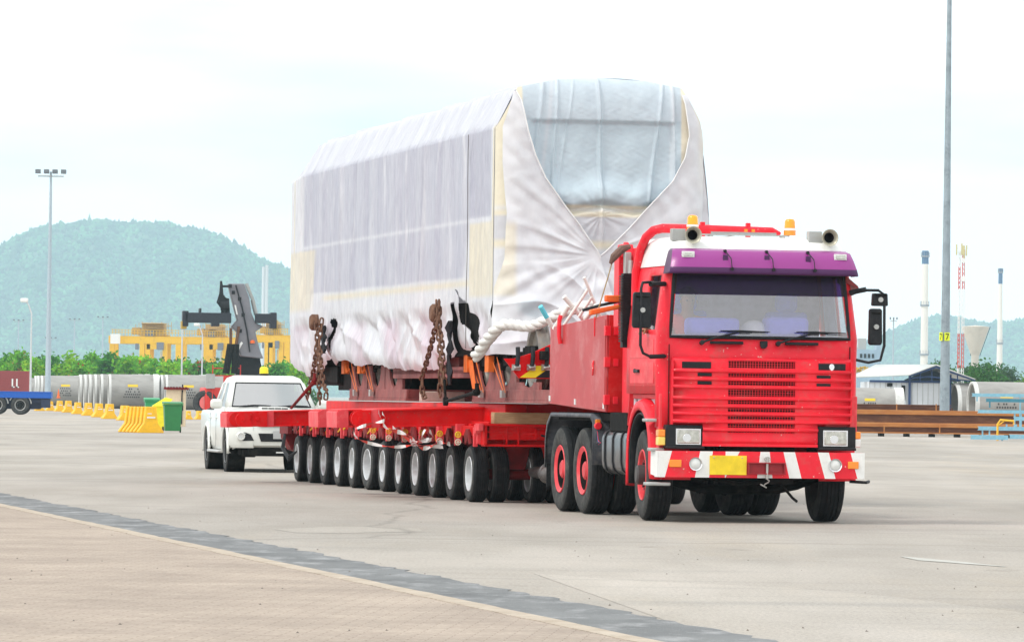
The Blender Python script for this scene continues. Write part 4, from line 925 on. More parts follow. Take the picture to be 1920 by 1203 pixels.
# ---- side and roof sheet
YB = np.array([-1.2, -.6, .06, .35, 1.2, 1.5, 2.2, 3.2, 4.5, 6.1, 7.4, 8.6, 9.6, 10.6, 11.3, 11.9, 12.5, 13.2, 14.2, 15.0, 15.9, 16.5])
ZB = np.array([2.05, 2.0, 2.03, 2.15, 2.08, 2.12, 2.0, 1.84, 1.80, 1.83, 1.86, 1.93, 1.90, 1.95, 2.0, 1.90, 2.06, 1.95, 1.80, 1.74, 1.86, 1.95])
ny, nl_, nr_, nq = 520, 150, 40, 30
yy = np.linspace(-1.22, 16.75, ny)
zb = np.interp(yy, YB, ZB) + .012 * np.sin(yy * 5) + .006 * np.sin(yy * 17)
rows_ = []
tl = np.linspace(0, 1, nl_) ; tl = tl
Vs, Cs = [], []
rear = np.clip((yy - 15.0) / 1.7, 0, 1) ** 2          # roof comes down and in at the rear
shz = 5.06 - .06 * rear; rdz = .38 * rear ** 1.5
for ti in tl:                      # left wall, bottom to shoulder
    z = zb + (shz - zb) * ti; x = np.full(ny, -1.42); y = yy
    low = 1 - sm(2.45, 2.75, z)
    d = .010 * snoise(y, z, 9, .5, 9, 1) * (1 - low) + .008 * snoise(y, z, 26, .8, 8, 2) * (1 - .5 * low)
    cr = np.zeros(ny)
    for (yc, wd_, am) in ((.35, .05, .05), (1.9, .05, .03), (4.0, .07, .045), (4.25, .03, .03), (7.3, .05, .03), (9.1, .09, .03), (11.4, .05, .05), (12.1, .04, .03), (14.3, .05, .04), (15.2, .06, .05), (5.6, .03, .02), (6.4, .04, .02), (2.9, .03, .02), (10.2, .04, .025), (13.0, .03, .025)):
        cr += am * np.exp(-((y - yc - .12 * np.sin(z * 1.3 + yc)) / wd_) ** 2)
    d = d + cr
    puff = .07 * np.abs(snoise(y, z, 1.5, 2.2, 7, 5, 1.2)) + .014 * snoise(y, z, 5.5, 4, 8, 6, 1.4) + .006 * snoise(y, z, 16, 9, 8, 66, 1.4) + .03 * (1 - np.abs(np.sin(y * 3.1 + 2.2 * np.sin(z * 3 + y)))) + .05 * (1 - np.abs(np.sin(y * 1.45 - z * 2.4 + 1.3 * np.sin(y * .9))))**3
    d = d + low * (puff - .09 - .07 * np.clip((zb + .2 - z) / .2, 0, 1) ** 2) * (1 - .8 * sm(14.8, 16.4, y))
    d = d - .03 * rear
    Vs.append(np.stack([x - d, y, z], 1))
    n1 = .12 * snoise(y, z, .9, 2, 6, 9)
    c = np.tile(WHT * .97, (ny, 1))
    def put(c, mask, col): mask = mask[:, None]; return c * (1 - mask) + col * mask
    body = sm(3.06, 3.12, z + .3 * n1 * .3) * (1 - sm(15.0, 15.3, y)) * sm(.2, .42, y + (z < 3.85) * -(.25 + .5 * np.clip(3.85 - z, 0, 1)))
    c = put(c, body * (.92 + .12 * snoise(y, z, 7, .3, 6, 12)).clip(.6, 1.05), LIL)
    for (yc, w_, a_) in ((.9, .05, .6), (1.9, .07, .5), (2.9, .03, .7), (4.0, .09, .5), (5.6, .03, .6), (6.4, .05, .5), (7.3, .04, .6), (8.4, .12, .35), (9.1, .04, .6), (10.2, .03, .5), (11.4, .08, .55), (12.1, .03, .6), (13.0, .05, .5), (14.3, .05, .6)):
        c = put(c, a_ * np.exp(-((y - yc - .12 * np.sin(z * 1.3 + yc) - .05 * np.sin(z * 4 + yc * 5)) / w_) ** 2) * np.clip(.6 + .6 * np.sin(z * 2.3 + yc * 3), 0, 1), WHT)
    c = put(c, sm(3.84, 3.9, z) * sm(-1.0, -.94, y) * (1 - sm(.30, .42, y)), LIL * .98)                                # cab door behind the plastic
    c = put(c, np.exp(-((z - 3.86) / .03) ** 2) * .7, WHT)                                                   # taped seam
    c = put(c, np.exp(-((z - 3.0) / .05) ** 2) * sm(.4, .6, y) * (1 - sm(12.6, 13.4, y)) * .8, BEI)
    c = put(c, sm(2.75, 2.85, z) * (1 - sm(3.78, 3.84, z)) * (1 - sm(.1, .45, y - .25 * (z - 2.8))) * .85, BEI)
    c = put(c, sm(2.75, 2.9, z) * (1 - sm(3.78, 3.84, z)) * sm(14.0, 14.35, y + .35 * (z - 3)) * .75, BEI)
    c = put(c, (1 - sm(.0, .10, np.abs(y - 16.4))) * sm(2.8, 3, z) * .8, BEI)
    c = put(c, (1 - sm(-1.22, -1.0, y)) * sm(2.8, 2.9, z), BEI)
    c = put(c, (1 - sm(2.5, 2.66, z)) * np.clip(.18 + .45 * snoise(y, z, 1.6, 4, 6, 14), 0, .8), PNK * 1.12)  # red-tinted shade and reflection from below, painted into the skirt
    Cs.append(c)
prof = [(-1.42, 0, 1), (-1.15, .54, 1), (-.6, .66, .9), (0, .70, .8), (.6, .67, .8), (1.12, .58, .8), (1.42, .08, .8)]
# roof: from left shoulder over to right shoulder
tp = np.linspace(0, 1, nr_)[1:]
seg = np.array([0, .60, .9, 1.5, 2.1, 2.65, 3.2]) / 3.2
for t in tp:
    px_ = np.interp(t, seg, [p[0] for p in prof]); pz = np.interp(t, seg, [p[1] for p in prof])
    d = .010 * snoise(yy - t * .8, yy * 0 + t, 11, 1, 8, 1) + .006 * snoise(yy - t * .5, yy * 0 + t, 30, .5, 6, 3)
    for (yc, am) in ((.35, .05), (4.0, .05), (7.3, .04), (9.2, .03), (11.4, .05), (14.3, .05), (2.2, .02), (5.7, .03), (12.6, .03)): d = d + am * np.exp(-((yy - yc - .5 * t) / .06) ** 2)
    z = shz + pz * (1 - .72 * rear) + d; Vs.append(np.stack([px_ * (1 - .02 * rear), yy, z], 1))
    c = np.tile(PALE * 1.02, (ny, 1)); k = .5 + .5 * np.clip(snoise(yy - t * .6, yy * 0, 5, 0, 7, 21), -1, 1); c = c * (.95 + .1 * k[:, None]); Cs.append(np.clip(c, 0, .88))
for t in np.linspace(0, 1, nq)[1:]:
    z = shz + .04 + (2.0 - shz) * t; x = 1.42 + .12 * np.sin(t * PI) * 1 + .03 * t + .02 * snoise(yy, yy * 0 + t, 6, 2, 7, 4)
    Vs.append(np.stack([x, yy, z], 1)); Cs.append(np.tile(WHT * .95, (ny, 1)))
V = np.stack(Vs); nrw = len(Vs); C = np.clip(np.stack(Cs), 0, .9)
# torn opening: skip faces in a slit by the lifting point and behind each chain
Yc = (V[:-1, :-1, 1] + V[1:, 1:, 1]) / 2; Zc = (V[:-1, :-1, 2] + V[1:, 1:, 2]) / 2; left = np.zeros_like(Yc, bool); left[:nl_ - 1] = True
tt = np.clip((2.95 - Zc) / .85, 0, 1)
c0 = np.interp(Zc, [2.12, 2.35, 2.6, 2.75, 2.95], [.25, .28, .62, .8, 1.42]); w0 = np.interp(Zc, [2.12, 2.3, 2.5, 2.66, 2.80, 2.96], [.06, .30, .62, .45, .10, .0]); w0 += .03 * np.sin(Zc * 31)
slit = left & (np.abs(Yc - (c0 + .15)) < w0) & (Zc < 2.95) & (Zc > 2.12)
s2 = left & (np.abs(Yc - 1.75) < .12) & (Zc < 2.76) & (Zc > 1.9)
s3 = left & (np.abs(Yc - (12.0 + .1 * np.sin(Zc * 12))) < np.interp(Zc, [2.1, 2.3, 2.5, 2.6, 2.7], [.0, .14, .10, .34, .1])) & (Zc < 2.66) & (Zc > 2.12)
keep = ~(slit | s2 | s3)
SIDE = nmesh('side_sheet', V.reshape(-1, 3), gridfaces(nrw, ny, keep), C.reshape(-1, 3), SHV, LO)
# rear closing sheet
rv = V[:, -1]; cen = rv.mean(0); n_ = len(rv)
RV = np.concatenate([rv, rv * [.3, 1, .3] + cen * [.7, 0, .7] + [0, .05, 0]]); Fq = gridfaces(2, n_)
nmesh('rear_sheet', RV, Fq, np.tile(WHT * .95, (len(RV), 1)), SHF, LO)
# ---- front face under the flaps
nx, nz = 220, 260
xs = np.linspace(-1.42, 1.42, nx); zs = np.linspace(1.98, 1, nz) * 0 + np.linspace(2.3, 1, nz)
X = np.tile(xs, (nz, 1)); T = np.linspace(0, 1, nz)[:, None] * np.ones((1, nx))
ztop = np.interp(xs, [-1.42, -1.15, -.6, 0, .6, 1.12, 1.42], [5.06, 5.60, 5.72, 5.76, 5.73, 5.64, 5.14]) + .006
Z = 2.3 + (ztop[None, :] - 2.3) * T
corner = np.clip((np.abs(X) - 1.15) / .27, 0, 1)
Y = -1.42 + .20 * (1 - np.sqrt(np.clip(1 - corner ** 2, 0, 1)))
topc = np.clip((Z - 5.2) / .56, 0, 1); Y += .22 * (1 - np.sqrt(np.clip(1 - topc ** 2 * .999, 0, 1)))
win = sm(-1.02, -.9, X) * (1 - sm(.95, 1.05, X))
Y += .055 * win * (1 - sm(5.12, 5.19, Z)) * sm(4.0, 4.25, Z + .12 * np.sin((X + .03) * 3.2) ** 2)                       # below the eyebrow
sag = 4.13 + .20 * np.abs(np.sin((X - .02) * 2.55)) * 0 - .10 * (1 - np.clip(np.abs(np.abs(X - .03) - .42) / .5, 0, 1)) + .10 * np.clip(np.abs(X) - .5, 0, 1)
belly = np.exp(-((Z - sag - .11) / .16) ** 2) * (1 - sm(.5, .85, np.abs(X))); Y -= .10 * belly
Y += .11 * np.exp(-((Z - sag + .07) / .045) ** 2) * (1 - sm(.95, 1.1, np.abs(X)))
for xc, am, wd_, sl_ in ((-.02, .05, .022, .03), (-.62, .03, .02, -.05), (.80, .035, .02, -.12), (-.85, .03, .03, -.12), (.35, .0, .02, .1), (1.0, .03, .02, .02), (-.45, .015, .015, -.15)):
    Y -= am * np.exp(-((X - xc - sl_ * (5.2 - Z)) / wd_) ** 2) * sm(3.4, 3.7, Z)
Y -= .008 * snoise(X, Z, 7, 5, 9, 31) + .0022 * snoise(X * .9 + Z * .3, Z * .9 - X * .3, 17, 13, 14, 32, 1.6) + .0012 * snoise(X, Z, 33, 37, 14, 33, 2.5)
ph = np.arctan2(Z - 3.9, X - .0); rr_ = np.hypot(Z - 3.95, X); Y -= .007 * np.sin(ph * 13 + 2 * np.sin(ph * 3)) * np.exp(-(rr_ / .5) ** 2)
C = np.tile(WHT * .96, (nz, nx, 1)).astype(float)
def putg(C, M_, col): return C * (1 - M_[..., None]) + col * M_[..., None]
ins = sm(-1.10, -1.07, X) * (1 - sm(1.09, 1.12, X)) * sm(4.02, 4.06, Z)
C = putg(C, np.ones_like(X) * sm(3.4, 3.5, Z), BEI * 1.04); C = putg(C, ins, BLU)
C = putg(C, ins * (1 - sm(sag + .0, sag + .05, Z)) * .55, BLU * .72); C = putg(C, ins * sm(5.18, 5.21, Z) * .25, PALE); C = putg(C, ins * np.exp(-((Z - 5.18) / .018) ** 2) * .5, BLU * .8)  # darker blue below the sag paints in the fold's shadow
C = putg(C, (1 - sm(3.86, 3.90, Z)) * (sm(3.5, 3.6, Z)) * .9, PALE); C = putg(C, np.exp(-((Z - 3.98) / .035) ** 2) * .6, WHT)
C = putg(C, np.exp(-((X + .72 + .1 * (5.2 - Z)) / .03) ** 2) * ins * .4, WHT)
C = putg(C, np.exp(-((X - .99) / .03) ** 2) * ins * .4, WHT)
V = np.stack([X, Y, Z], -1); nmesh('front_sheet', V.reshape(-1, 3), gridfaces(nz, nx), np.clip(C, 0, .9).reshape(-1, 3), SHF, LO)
# ---- two crossed flaps
VZ = [5.55, 5.42, 5.0, 4.7, 4.38, 4.0, 3.75, 3.55, 3.42, 3.34, 2.9, 2.4, 1.9]
VL = [-1.20, -1.13, -1.03, -.93, -.78, -.50, -.30, -.16, -.06, -.02, .12, .3, .4]
VR = [1.10, 1.14, 1.20, 1.14, .98, .62, .40, .2, .07, -.03, -.20, -.45, -.7]
ZO = [5.55, 5.06, 4.6, 3.9, 3.3, 2.9, 1.9]; OL = [-1.22, -1.36, -1.36, -1.30, -1.32, -1.44, -1.47]; OR = [1.18, 1.42, 1.47, 1.55, 1.56, 1.56, 1.50]
def flap(s, name, yoff):
    nu, nv = 200, 330; t = np.linspace(0, 1, nv)[:, None] * np.ones((1, nu)); u = np.ones((nv, 1)) * np.linspace(0, 1, nu)[None]
    botz = 2.02 if s < 0 else 2.02
    zo = 5.55 + (botz - 5.55) * t
    xi = np.interp(zo[:, :1], VZ[::-1], (VL if s < 0 else VR)[::-1]); xo = np.interp(zo[:, :1], ZO[::-1], (OL if s < 0 else OR)[::-1])
    X = xo + (xi - xo) * u
    # bottom edge sags toward the middle-left
    Z = zo.copy(); Z += (1 - sm(2.0, 2.6, zo)) * (.0 - .04 * np.sin(u * PI) + .16 * u ** 2 * 1)
    corner = np.clip((np.abs(X) - 1.12) / .34, 0, 1)
    Y = -1.47 + yoff + .26 * (1 - np.sqrt(np.clip(1 - corner ** 2 * .999, 0, 1))) 
    topc = np.clip((Z - 5.2) / .56, 0, 1); Y += .20 * (1 - np.sqrt(np.clip(1 - topc ** 2 * .999, 0, 1)))
    dx, dz = X + .03, Z - 3.36; r = np.hypot(dx, dz); ph = np.arctan2(dz, dx)
    up = sm(-.35, .15, dz); fade = sm(.1, .5, r)
    rad = np.sin(ph * 17 + 1.5 * np.sin(ph * 4 + r)) + .45 * np.sin(ph * 29 + 2 * r + 2 * np.sin(r * 3)) + .25 * np.sin(ph * 47 + 3 * np.sin(r * 2))
    wr = .011 * np.where(rad > 0, rad, rad * .5) * (1 - .4 * r / 2)
    lowf = 1 - sm(-.5, .0, dz)
    sw = np.abs(snoise(X * .8 + Z * .5, Z - X * .35, 1.6, 4.2, 8, 41 + s, 1.0)) * .060 + .016 * snoise(X + Z * .3, Z * 1 - X * .4, 3.5, 13, 9, 43 + s, 1.2) + .05 * (1 - np.abs(np.sin(Z * 6 - X * 3.0 * s + 1.5 * np.sin(X * 2.6))))**2
    Y -= fade * wr * (1 - .5 * lowf) + lowf * sw + .007 * snoise(X, Z, 18, 16, 9, 44, .7) + .10 * sm(.2, 1.2, -dz) * (1 - corner)
    Y += .05 * (1 - up) * 0
    # rolled hem along the V edge
    Y -= .03 * np.exp(-((1 - u) / .012) ** 2) * sm(-.1, .1, dz)
    C = np.tile(WHT * 1.0, (nv, nu, 1)).astype(float)
    if s < 0:
        C = putg(C, sm(2.75, 2.85, Z) * (1 - sm(3.7, 3.85, Z)) * (1 - sm(-1.22, -1.12, X)) * .75, BEI)
        C = putg(C, np.exp(-(((X + .95) / .22) ** 2 + ((Z - 2.62 + .15 * (X + .9)) / .13) ** 2) ** 2) * .75, BLU * .95)
        C = putg(C, (1 - sm(2.15, 2.5, Z)) * .25, PNK * 1.2)  # same painted red reflection along the bottom of the flap
    else:
        C = putg(C, sm(4.0, 5.0, Z) * sm(1.30, 1.42, X) * .4, BEI * 1.1)
    C = C * (1 + .02 * snoise(X, Z, 3, 3, 6, 50)[..., None])
    V = np.stack([X, Y, Z], -1)
    o = nmesh(name, V.reshape(-1, 3), gridfaces(nv, nu), np.clip(C, 0, .9).reshape(-1, 3), SHF, LO)
    e = V[:int(nv * .64), -1]; mb = MB(); mb.tube([tuple(p + np.array([0, -.012, 0])) for p in e[::4]], .008, 6)
    return o, mb.build('rolled_hem', mat('white_hem', (.86, .86, .86), .5), o)
flap(1, 'right_flap', 0.0); flap(-1, 'left_flap', -.05)
# patch joining corner between side sheet and flap at the bottom is covered by the flap overlap; binding lines over the sheet
cord = mat('dark_cord', (.08, .07, .06), .8)
for y in (.32,):
    m = MB(); m.tube([(-1.49, y + .02 * math.sin(z * 3), z) for z in np.linspace(2.1 if y < 1 else 2.7, 5.04, 16)], .005, 5); m.build('binding_cord', cord, LO)
# underframe and running gear
m = MB(); m.box(-1.28, 1.28, -1.0, 16.2, 2.0, 2.75); m.box(-1.15, 1.15, 12.9, 15.9, 1.60, 2.1); m.box(-1.0, 1.0, -.8, 1.8, 1.8, 2.0); m.box(-1.1, 1.1, 12.0, 13.4, 1.52, 1.8)
m.prism([(12.9, 1.62), (15.9, 1.72), (15.9, 1.9), (12.9, 1.9)], 'x', -1.2, -1.15)
m.build('underframe', MT['under'], LO, bevel=.01)
m = MB(); m.box(-1.22, 1.22, 1.4, 7.6, 1.76, 1.82); m.box(-1.22, -1.15, 1.4, 7.6, 1.70, 1.86); m.box(-1.15, 1.15, 2.6, 6.2, 1.82, 2.0); m.build('fuel_tank_skid', MT['maroon'], LO, bevel=.006)
wm = mat('wheel_steel', (.24, .22, .2), .45, metal=.6, noise=.25, dirt=((.3, .2, .1), .5, 9))
for w_ in FW + RW:
    for s in (-1, 1):
        m = MB(); m.lathe([(s * 1.10, 0), (s * 1.10, .12), (s * 1.04, .14), (s * 1.06, .33), (s * 1.11, .36), (s * 1.12, .42), (s * 1.0, .435), (s * .98, .46), (s * .96, .46), (s * .96, 0)], (0, w_, 1.98), 'x', 32)
        m.build('rail_wheel', wm, LO, ang=40)
        m = MB(); m.box(s * 1.13 - .06, s * 1.13 + .06, w_ - .16, w_ + .16, 1.86, 2.12); m.box(s * 1.1 - .05, s * 1.1 + .05, w_ - .75, w_ - .3, 1.93, 2.05); m.cyl((s * 1.1, w_ + .4, 1.8), (s * 1.1, w_ + .4, 2.1), .07); m.build('axle_box', MT['under'], LO, bevel=.01)
# snow plough with hazard stripes
m = MB(); pp = lambda px, py, y: (A_ony(px, py, y))
def A_ony(px, py, y):
    lo, hi = -30., 30.
    for _ in range(50):
        x = (lo + hi) / 2; w_ = AM @ Vector((x, y, 0)); q = 960 + w_.x * FPX / w_.y
        if q < px: lo = x
        else: hi = x
    w_ = AM @ Vector((lo, y, 0)); return lo, P(px, py, w_.y).z
yp = -3.05
pl = [A_ony(975, 709, yp), A_ony(1160, 712, yp), A_ony(1190, 640, yp), A_ony(1150, 630, yp), A_ony(1034, 645, yp), A_ony(1000, 661, yp), A_ony(965, 672, yp), A_ony(946, 672, yp)]
m.prism(pl, 'y', yp, yp + .05); PLO = m.build('plough', MT['redd'], LO, bevel=.004)
m = MB(); a = A_ony(973, 708, yp); 
for k in range(12):
    x0 = a[0] + .02 + k * .21; zt_ = a[1] + .16
    pts = [(x0, a[1] + .004), (x0 + .21, a[1] + .004), (x0 + .21 + .22, zt_), (x0 + .22, zt_)]
    if k == 0: m.prism([(x0 - .0, a[1] + .004), (x0 + .21, a[1] + .004), (x0 + .43, zt_), (x0 + .22, zt_)], 'y', yp - .004, yp - .001, 0)
    else: m.prism(pts, 'y', yp - .004, yp - .001, k % 2)
m.build('hazard_stripe', [MT['bright'], MT['black']], PLO)
for px in (971, 999, 1026):
    x, z = A_ony(px, 668, yp); x1, z1 = A_ony(px - 2, 690, yp)
    m = MB(); m.tube([(x, yp - .02, z + .12), (x, yp - .05, z), (x1, yp - .06, z1 + .03)], .03, 8); m.cyl((x1 - .05, yp - .06, z1), (x1 + .04, yp - .03, z1 + .02), .03, mi=1); m.box(x1 - .06, x1 + .05, yp - .04, yp - .001, z1 - .03, z1 + .05, 1)
    m.build('brake_pipe', [MT['black'], MT['steel']], PLO)
# thick white rope hung across the front
RP = [(893, 668, 68.9), (903, 655, 68.6), (912, 640, 68.3), (922, 628, 68.1), (933, 615, 67.9), (946, 608, 67.8), (962, 609, 67.75), (978, 611, 67.7), (996, 612, 67.6), (1012, 606, 67.5), (1028, 598, 67.4), (1045, 590, 67.3), (1070, 580, 67.3), (1120, 570, 67.4)]
pts = [P(*p) for p in RP]; fine = []
for i in range(len(pts) - 1):
    for k in range(6): fine.append(pts[i].lerp(pts[i + 1], k / 6))
m = MB()
for st in range(3):
    hp = []
    for i, p in enumerate(fine):
        a = i * .42 + st * 2.094; t = (fine[min(i + 1, len(fine) - 1)] - fine[max(i - 1, 0)]).normalized(); u = t.cross(Vector((0, 1, 0))).normalized(); v = t.cross(u)
        rr0 = .040 if i < 24 else .03; hp.append(p + (u * math.cos(a) + v * math.sin(a)) * rr0)
    m.tube(hp, .047, 7)
tag(m.build('rope', mat('white_rope', (.78, .77, .74), .85, noise=.08, bump=.5, bscale=60), None, ang=80), 'thick white twisted rope draped across the lower front of the wrapping', 'rope')
# chains
chm = MT['rust']
link_m = MB(); pr = [(0, .0, 0)]
ov = [(.020 * math.cos(a), 0, .020 * math.sin(a) + (.022 if math.sin(a) >= 0 else -.022)) for a in np.linspace(0, 2 * PI, 13)[:-1]]
link_m.tube(ov, .0095, 6, closed=True)
def chain(name, pts, lab, sc=1.5, group='rusty chains holding the load'):
    m = MB(); pts = [AM @ Vector(p) for p in pts]; L_ = [0]
    for i in range(1, len(pts)): L_.append(L_[-1] + (pts[i] - pts[i - 1]).length)
    step = .062 * sc; n = int(L_[-1] / step)
    for k in range(n):
        s = k * step; i = max(j for j in range(len(L_)) if L_[j] <= s); i = min(i, len(pts) - 2); p = pts[i].lerp(pts[i + 1], (s - L_[i]) / (L_[i + 1] - L_[i])); d = (pts[i + 1] - pts[i]).normalized()
        q = d.to_track_quat('Z', 'X').to_matrix().to_4x4(); M_ = Matrix.Translation(p) @ q @ Matrix.Rotation((k % 2) * PI / 2 + random.uniform(-.3, .3), 4, 'Z') @ Matrix.Scale(sc, 4)
        m.add([M_ @ Vector(v) for v in link_m.v], link_m.f)
    tag(m.build('chain', chm), lab, 'chain', group)
X = -1.70
chain('c', [(X, 12.0, 2.62), (X, 11.9, 2.3), (X - .02, 11.85, 2.12), (X, 12.25, 1.8), (X - .05, 12.5, 1.40), (X - .05, 12.45, 1.27)], 'leftmost rusty chain of the rear cluster beside the pickup roof')
chain('c', [(X + .05, 11.8, 2.6), (X + .02, 11.8, 2.3), (X, 11.75, 2.1), (X - .0, 11.7, 1.7), (X, 11.55, 1.35), (X, 11.5, 1.26)], 'middle rusty chain of the rear cluster')
chain('c', [(X + .02, 11.75, 2.18), (X, 11.45, 1.9), (X, 11.2, 1.6), (X, 10.9, 1.5), (X, 11.0, 1.3)], 'rightmost rusty chain of the rear cluster')
chain('c', [(X, 1.45, 2.72), (X, 1.4, 2.5), (X, 1.75, 2.2), (X, 2.1, 1.95), (X, 2.5, 1.7), (X, 2.45, 1.5), (X, 2.2, 1.38)], 'left rusty chain of the front cluster sagging away from the others')
chain('c', [(X, 1.25, 2.72), (X, 1.2, 2.4), (X, 1.0, 2.2), (X, .9, 1.9), (X, .75, 1.6), (X, .8, 1.38)], 'long straight rusty chain of the front cluster')
chain('c', [(X + .03, 1.38, 2.70), (X, 1.3, 2.4), (X, 1.15, 2.1), (X, 1.05, 1.8), (X, 1.1, 1.5), (X, 1.0, 1.40)], 'rusty chain hanging in the middle of the front cluster')
for y, lab in ((12.35, 'brown lifting pad at the top of the rear chain cluster'), (1.65, 'brown lifting pad at the top of the front chain cluster')):
    m = MB(); m.lathe([(-1.75, 0), (-1.75, .10), (-1.72, .13), (-1.62, .13), (-1.6, 0)], (0, y, 2.6), 'x', 20); o = m.build('lifting_pad', MT['rust']); o.matrix_world = AM.copy(); tag(o, lab, 'lifting pad')
m = MB()
for y0, y1, z0, z1, x in ((11.95, 12.3, 2.55, 2.1, -1.56), (1.55, 1.85, 2.5, 1.6, -1.46)):
    m.grid([[(x + .03 * math.sin(k * 2.1 + j * 3), y0 + (y1 - y0) * j / 3 + .06 * math.sin(k * 1.3), z0 + (z1 - z0) * k / 9) for j in range(4)] for k in range(10)])
m.build('black_cloth', mat('black_tarp', (.012, .013, .018), .8), LO, solid=.01)  # black sheets standing for the shade in the slits behind the chains
# load binders (lever bars)
for a, b_, lab, mt in (((-1.9, 13.2, 1.22), (-1.72, 11.95, 1.66), 'dark red lever bar leaning against the rear chains', MT['redm']), ((-1.7, .65, 1.37), (-1.6, -1.1, 1.50), 'dark steel lever bar lying at the foot of the front chains', MT['under'])):
    m = MB(); m.tube([a, Vector(a).lerp(Vector(b_), .85), b_], [.022, .03, .055], 8); m.cyl(Vector(b_), Vector(b_) + Vector((0, 0, .12)), .03)
    if lab.startswith('dark steel'): m.tube([a, (a[0], a[1] + .1, a[2] + .3)], .02, 6); m.lathe([(-.03, 0), (-.03, .06), (.03, .06), (.03, 0)], a, 'x', 12)
    o = m.build('chain_binder', mt); o.matrix_world = AM.copy(); tag(o, lab, 'chain binder')
# orange ratchet straps on the wheels
osm = mat('orange_webbing', (.85, .18, .02), .7, noise=.15)
for i, w_ in enumerate((.95, -.6, 11.4, 9.9)):
    m = MB()
    for dy, e in ((.45, 0), (.05, -.12)):
        m.add([(-1.22, w_ + dy + .06, 1.98), (-1.22, w_ + dy - .02, 1.98), (-1.23, w_ - .5 + e, 1.50), (-1.23, w_ - .45 + e, 1.50)], [(0, 1, 2, 3)]); 
    m.box(-1.28, -1.2, w_ + .35, w_ + .62, 1.78, 2.02); m.box(-1.27, -1.22, w_ - .56, w_ - .42, 1.43, 1.53, 1)
    if i == 0: m.prism([(w_ + .1, 1.95), (w_ + .45, 1.95), (w_ + .05, 1.55), (w_ - .2, 1.55)], 'x', -1.26, -1.25)
    if i > 1: m.tube([(-1.28, w_ + .2, 1.95), (-1.3, w_, 1.8), (-1.28, w_ - .15, 1.85)], .012, 5)
    o = m.build('ratchet_strap', [osm, MT['steel']]); o.matrix_world = AM.copy()
    tag(o, ('orange strap holding the locomotive wheel nearest the rear of the front cradle', 'orange strap beside the red plough', 'orange strap at the rearmost locomotive wheel', 'orange strap with hanging tail on the second wheel of the rear cradle')[i], 'strap', 'orange ratchet straps')
# ================================================================ white pickup behind the trailer
# front bumper centre on the ground: pixel 485,882 side; width 1.84
PK = tag(empty('pickup_truck', (-4.22, 94.2, 0), math.radians(9.8)), 'white double-cab pickup with an amber beacon following the trailer', 'pickup')
pw = mat('pearl_white_paint', (.74, .75, .71), .28, coat=.6, noise=.03)
blk = MT['black']
# body lofted along y: each station (y, [(x, z) half profile from the sill up])
def half(w_sill, w_belt, z_sill, z_belt, z_top, crown=.03):
    return [(w_sill * .96, z_sill), (w_sill, z_sill + .08), (w_belt, z_sill + .3), (w_belt, z_belt - .10), (w_belt * .975, z_belt - .02), (w_belt * .86, z_top), (w_belt * .45, z_top + crown), (0, z_top + crown)]
ST = [(.02, half(.70, .78, .50, .86, .90)), (.10, half(.82, .86, .46, .93, .97)), (.35, half(.88, .90, .42, 1.02, 1.06)), (.9, half(.90, .92, .40, 1.08, 1.13)), (1.35, half(.90, .92, .40, 1.10, 1.17)),
      (1.6, half(.90, .92, .40, 1.12, 1.17)), (3.4, half(.90, .92, .40, 1.13, 1.15)), (3.5, half(.90, .92, .42, 1.14, 1.13)), (5.15, half(.89, .91, .48, 1.14, 1.13)), (5.2, half(.85, .88, .5, 1.1, 1.1))]
rows_ = []
for y, h in ST: rows_.append([(-x, y + (.14 * (abs(x) / .9) ** 2 if y < .3 else 0), z) for x, z in h] + [(x, y + (.14 * (abs(x) / .9) ** 2 if y < .3 else 0), z) for x, z in reversed(h[:-1])])
body = MB().grid(rows_); body.add(rows_[0], [tuple(range(len(rows_[0])))]); body.add(rows_[-1], [tuple(range(len(rows_[0])))])
BD = body.build('body', pw, PK, ang=32)
# greenhouse
def gh(z, wx, y0, y1, c=.10): return [(-wx, y1, z), (-wx, y0 + c * 1.8, z), (-wx + c, y0 + c * .3, z), (-wx * .5, y0 - .015, z), (0, y0 - .03, z), (wx * .5, y0 - .015, z), (wx - c, y0 + c * .3, z), (wx, y0 + c * 1.8, z), (wx, y1, z)]
G_ = [gh(1.10, .86, 1.30, 3.45), gh(1.20, .84, 1.44, 3.42), gh(1.65, .69, 2.02, 3.32, .08), gh(1.74, .64, 2.14, 3.25, .08), gh(1.79, .52, 2.3, 3.1, .06)]
m = MB().grid(G_, skip=lambda i, j: i == 1 and True); m.add(list(G_[-1]), [tuple(range(9))]); m.add([r[0] for r in (G_[0], G_[1])] + [r[-1] for r in (G_[1], G_[0])], [(0, 1, 2, 3)]); m.add([G_[2][0], G_[3][0], G_[4][0], G_[4][-1], G_[3][-1], G_[2][-1]], [(0, 1, 2, 3, 4, 5)])
m.build('cab_roof', pw, PK, ang=50)
lerp = lambda a, b_, t: tuple(a[k] + (b_[k] - a[k]) * t for k in range(3))
for s in (0, 1):
    pil = MB()
    idx = (1, 2) if s == 0 else (7, 6)
    a0, a1 = G_[1][idx[1]], G_[2][idx[1]]; b0, b1 = G_[1][idx[0]], G_[2][idx[0]]
    pil.add([a0, b0, b1, a1], [(0, 1, 2, 3)]); c0, c1 = G_[1][0 if s == 0 else 8], G_[2][0 if s == 0 else 8]
    for t0, t1 in ((0, .05), (.47, .53), (.92, 1.0)): pil.add([lerp(b0, c0, t0), lerp(b0, c0, t1), lerp(b1, c1, t1), lerp(b1, c1, t0)], [(0, 1, 2, 3)])
    build_split(pil, 'window_pillar', pw, PK, solid=.03)
pg = glass('pickup_glass', (.30, .46, .42), .50, .10)
MB().grid([[lerp(p, q, t) for p, q in zip(G_[1][2:7], G_[2][2:7])] for t in np.linspace(0, 1, 5)]).build('windscreen', pg, PK, ang=60)
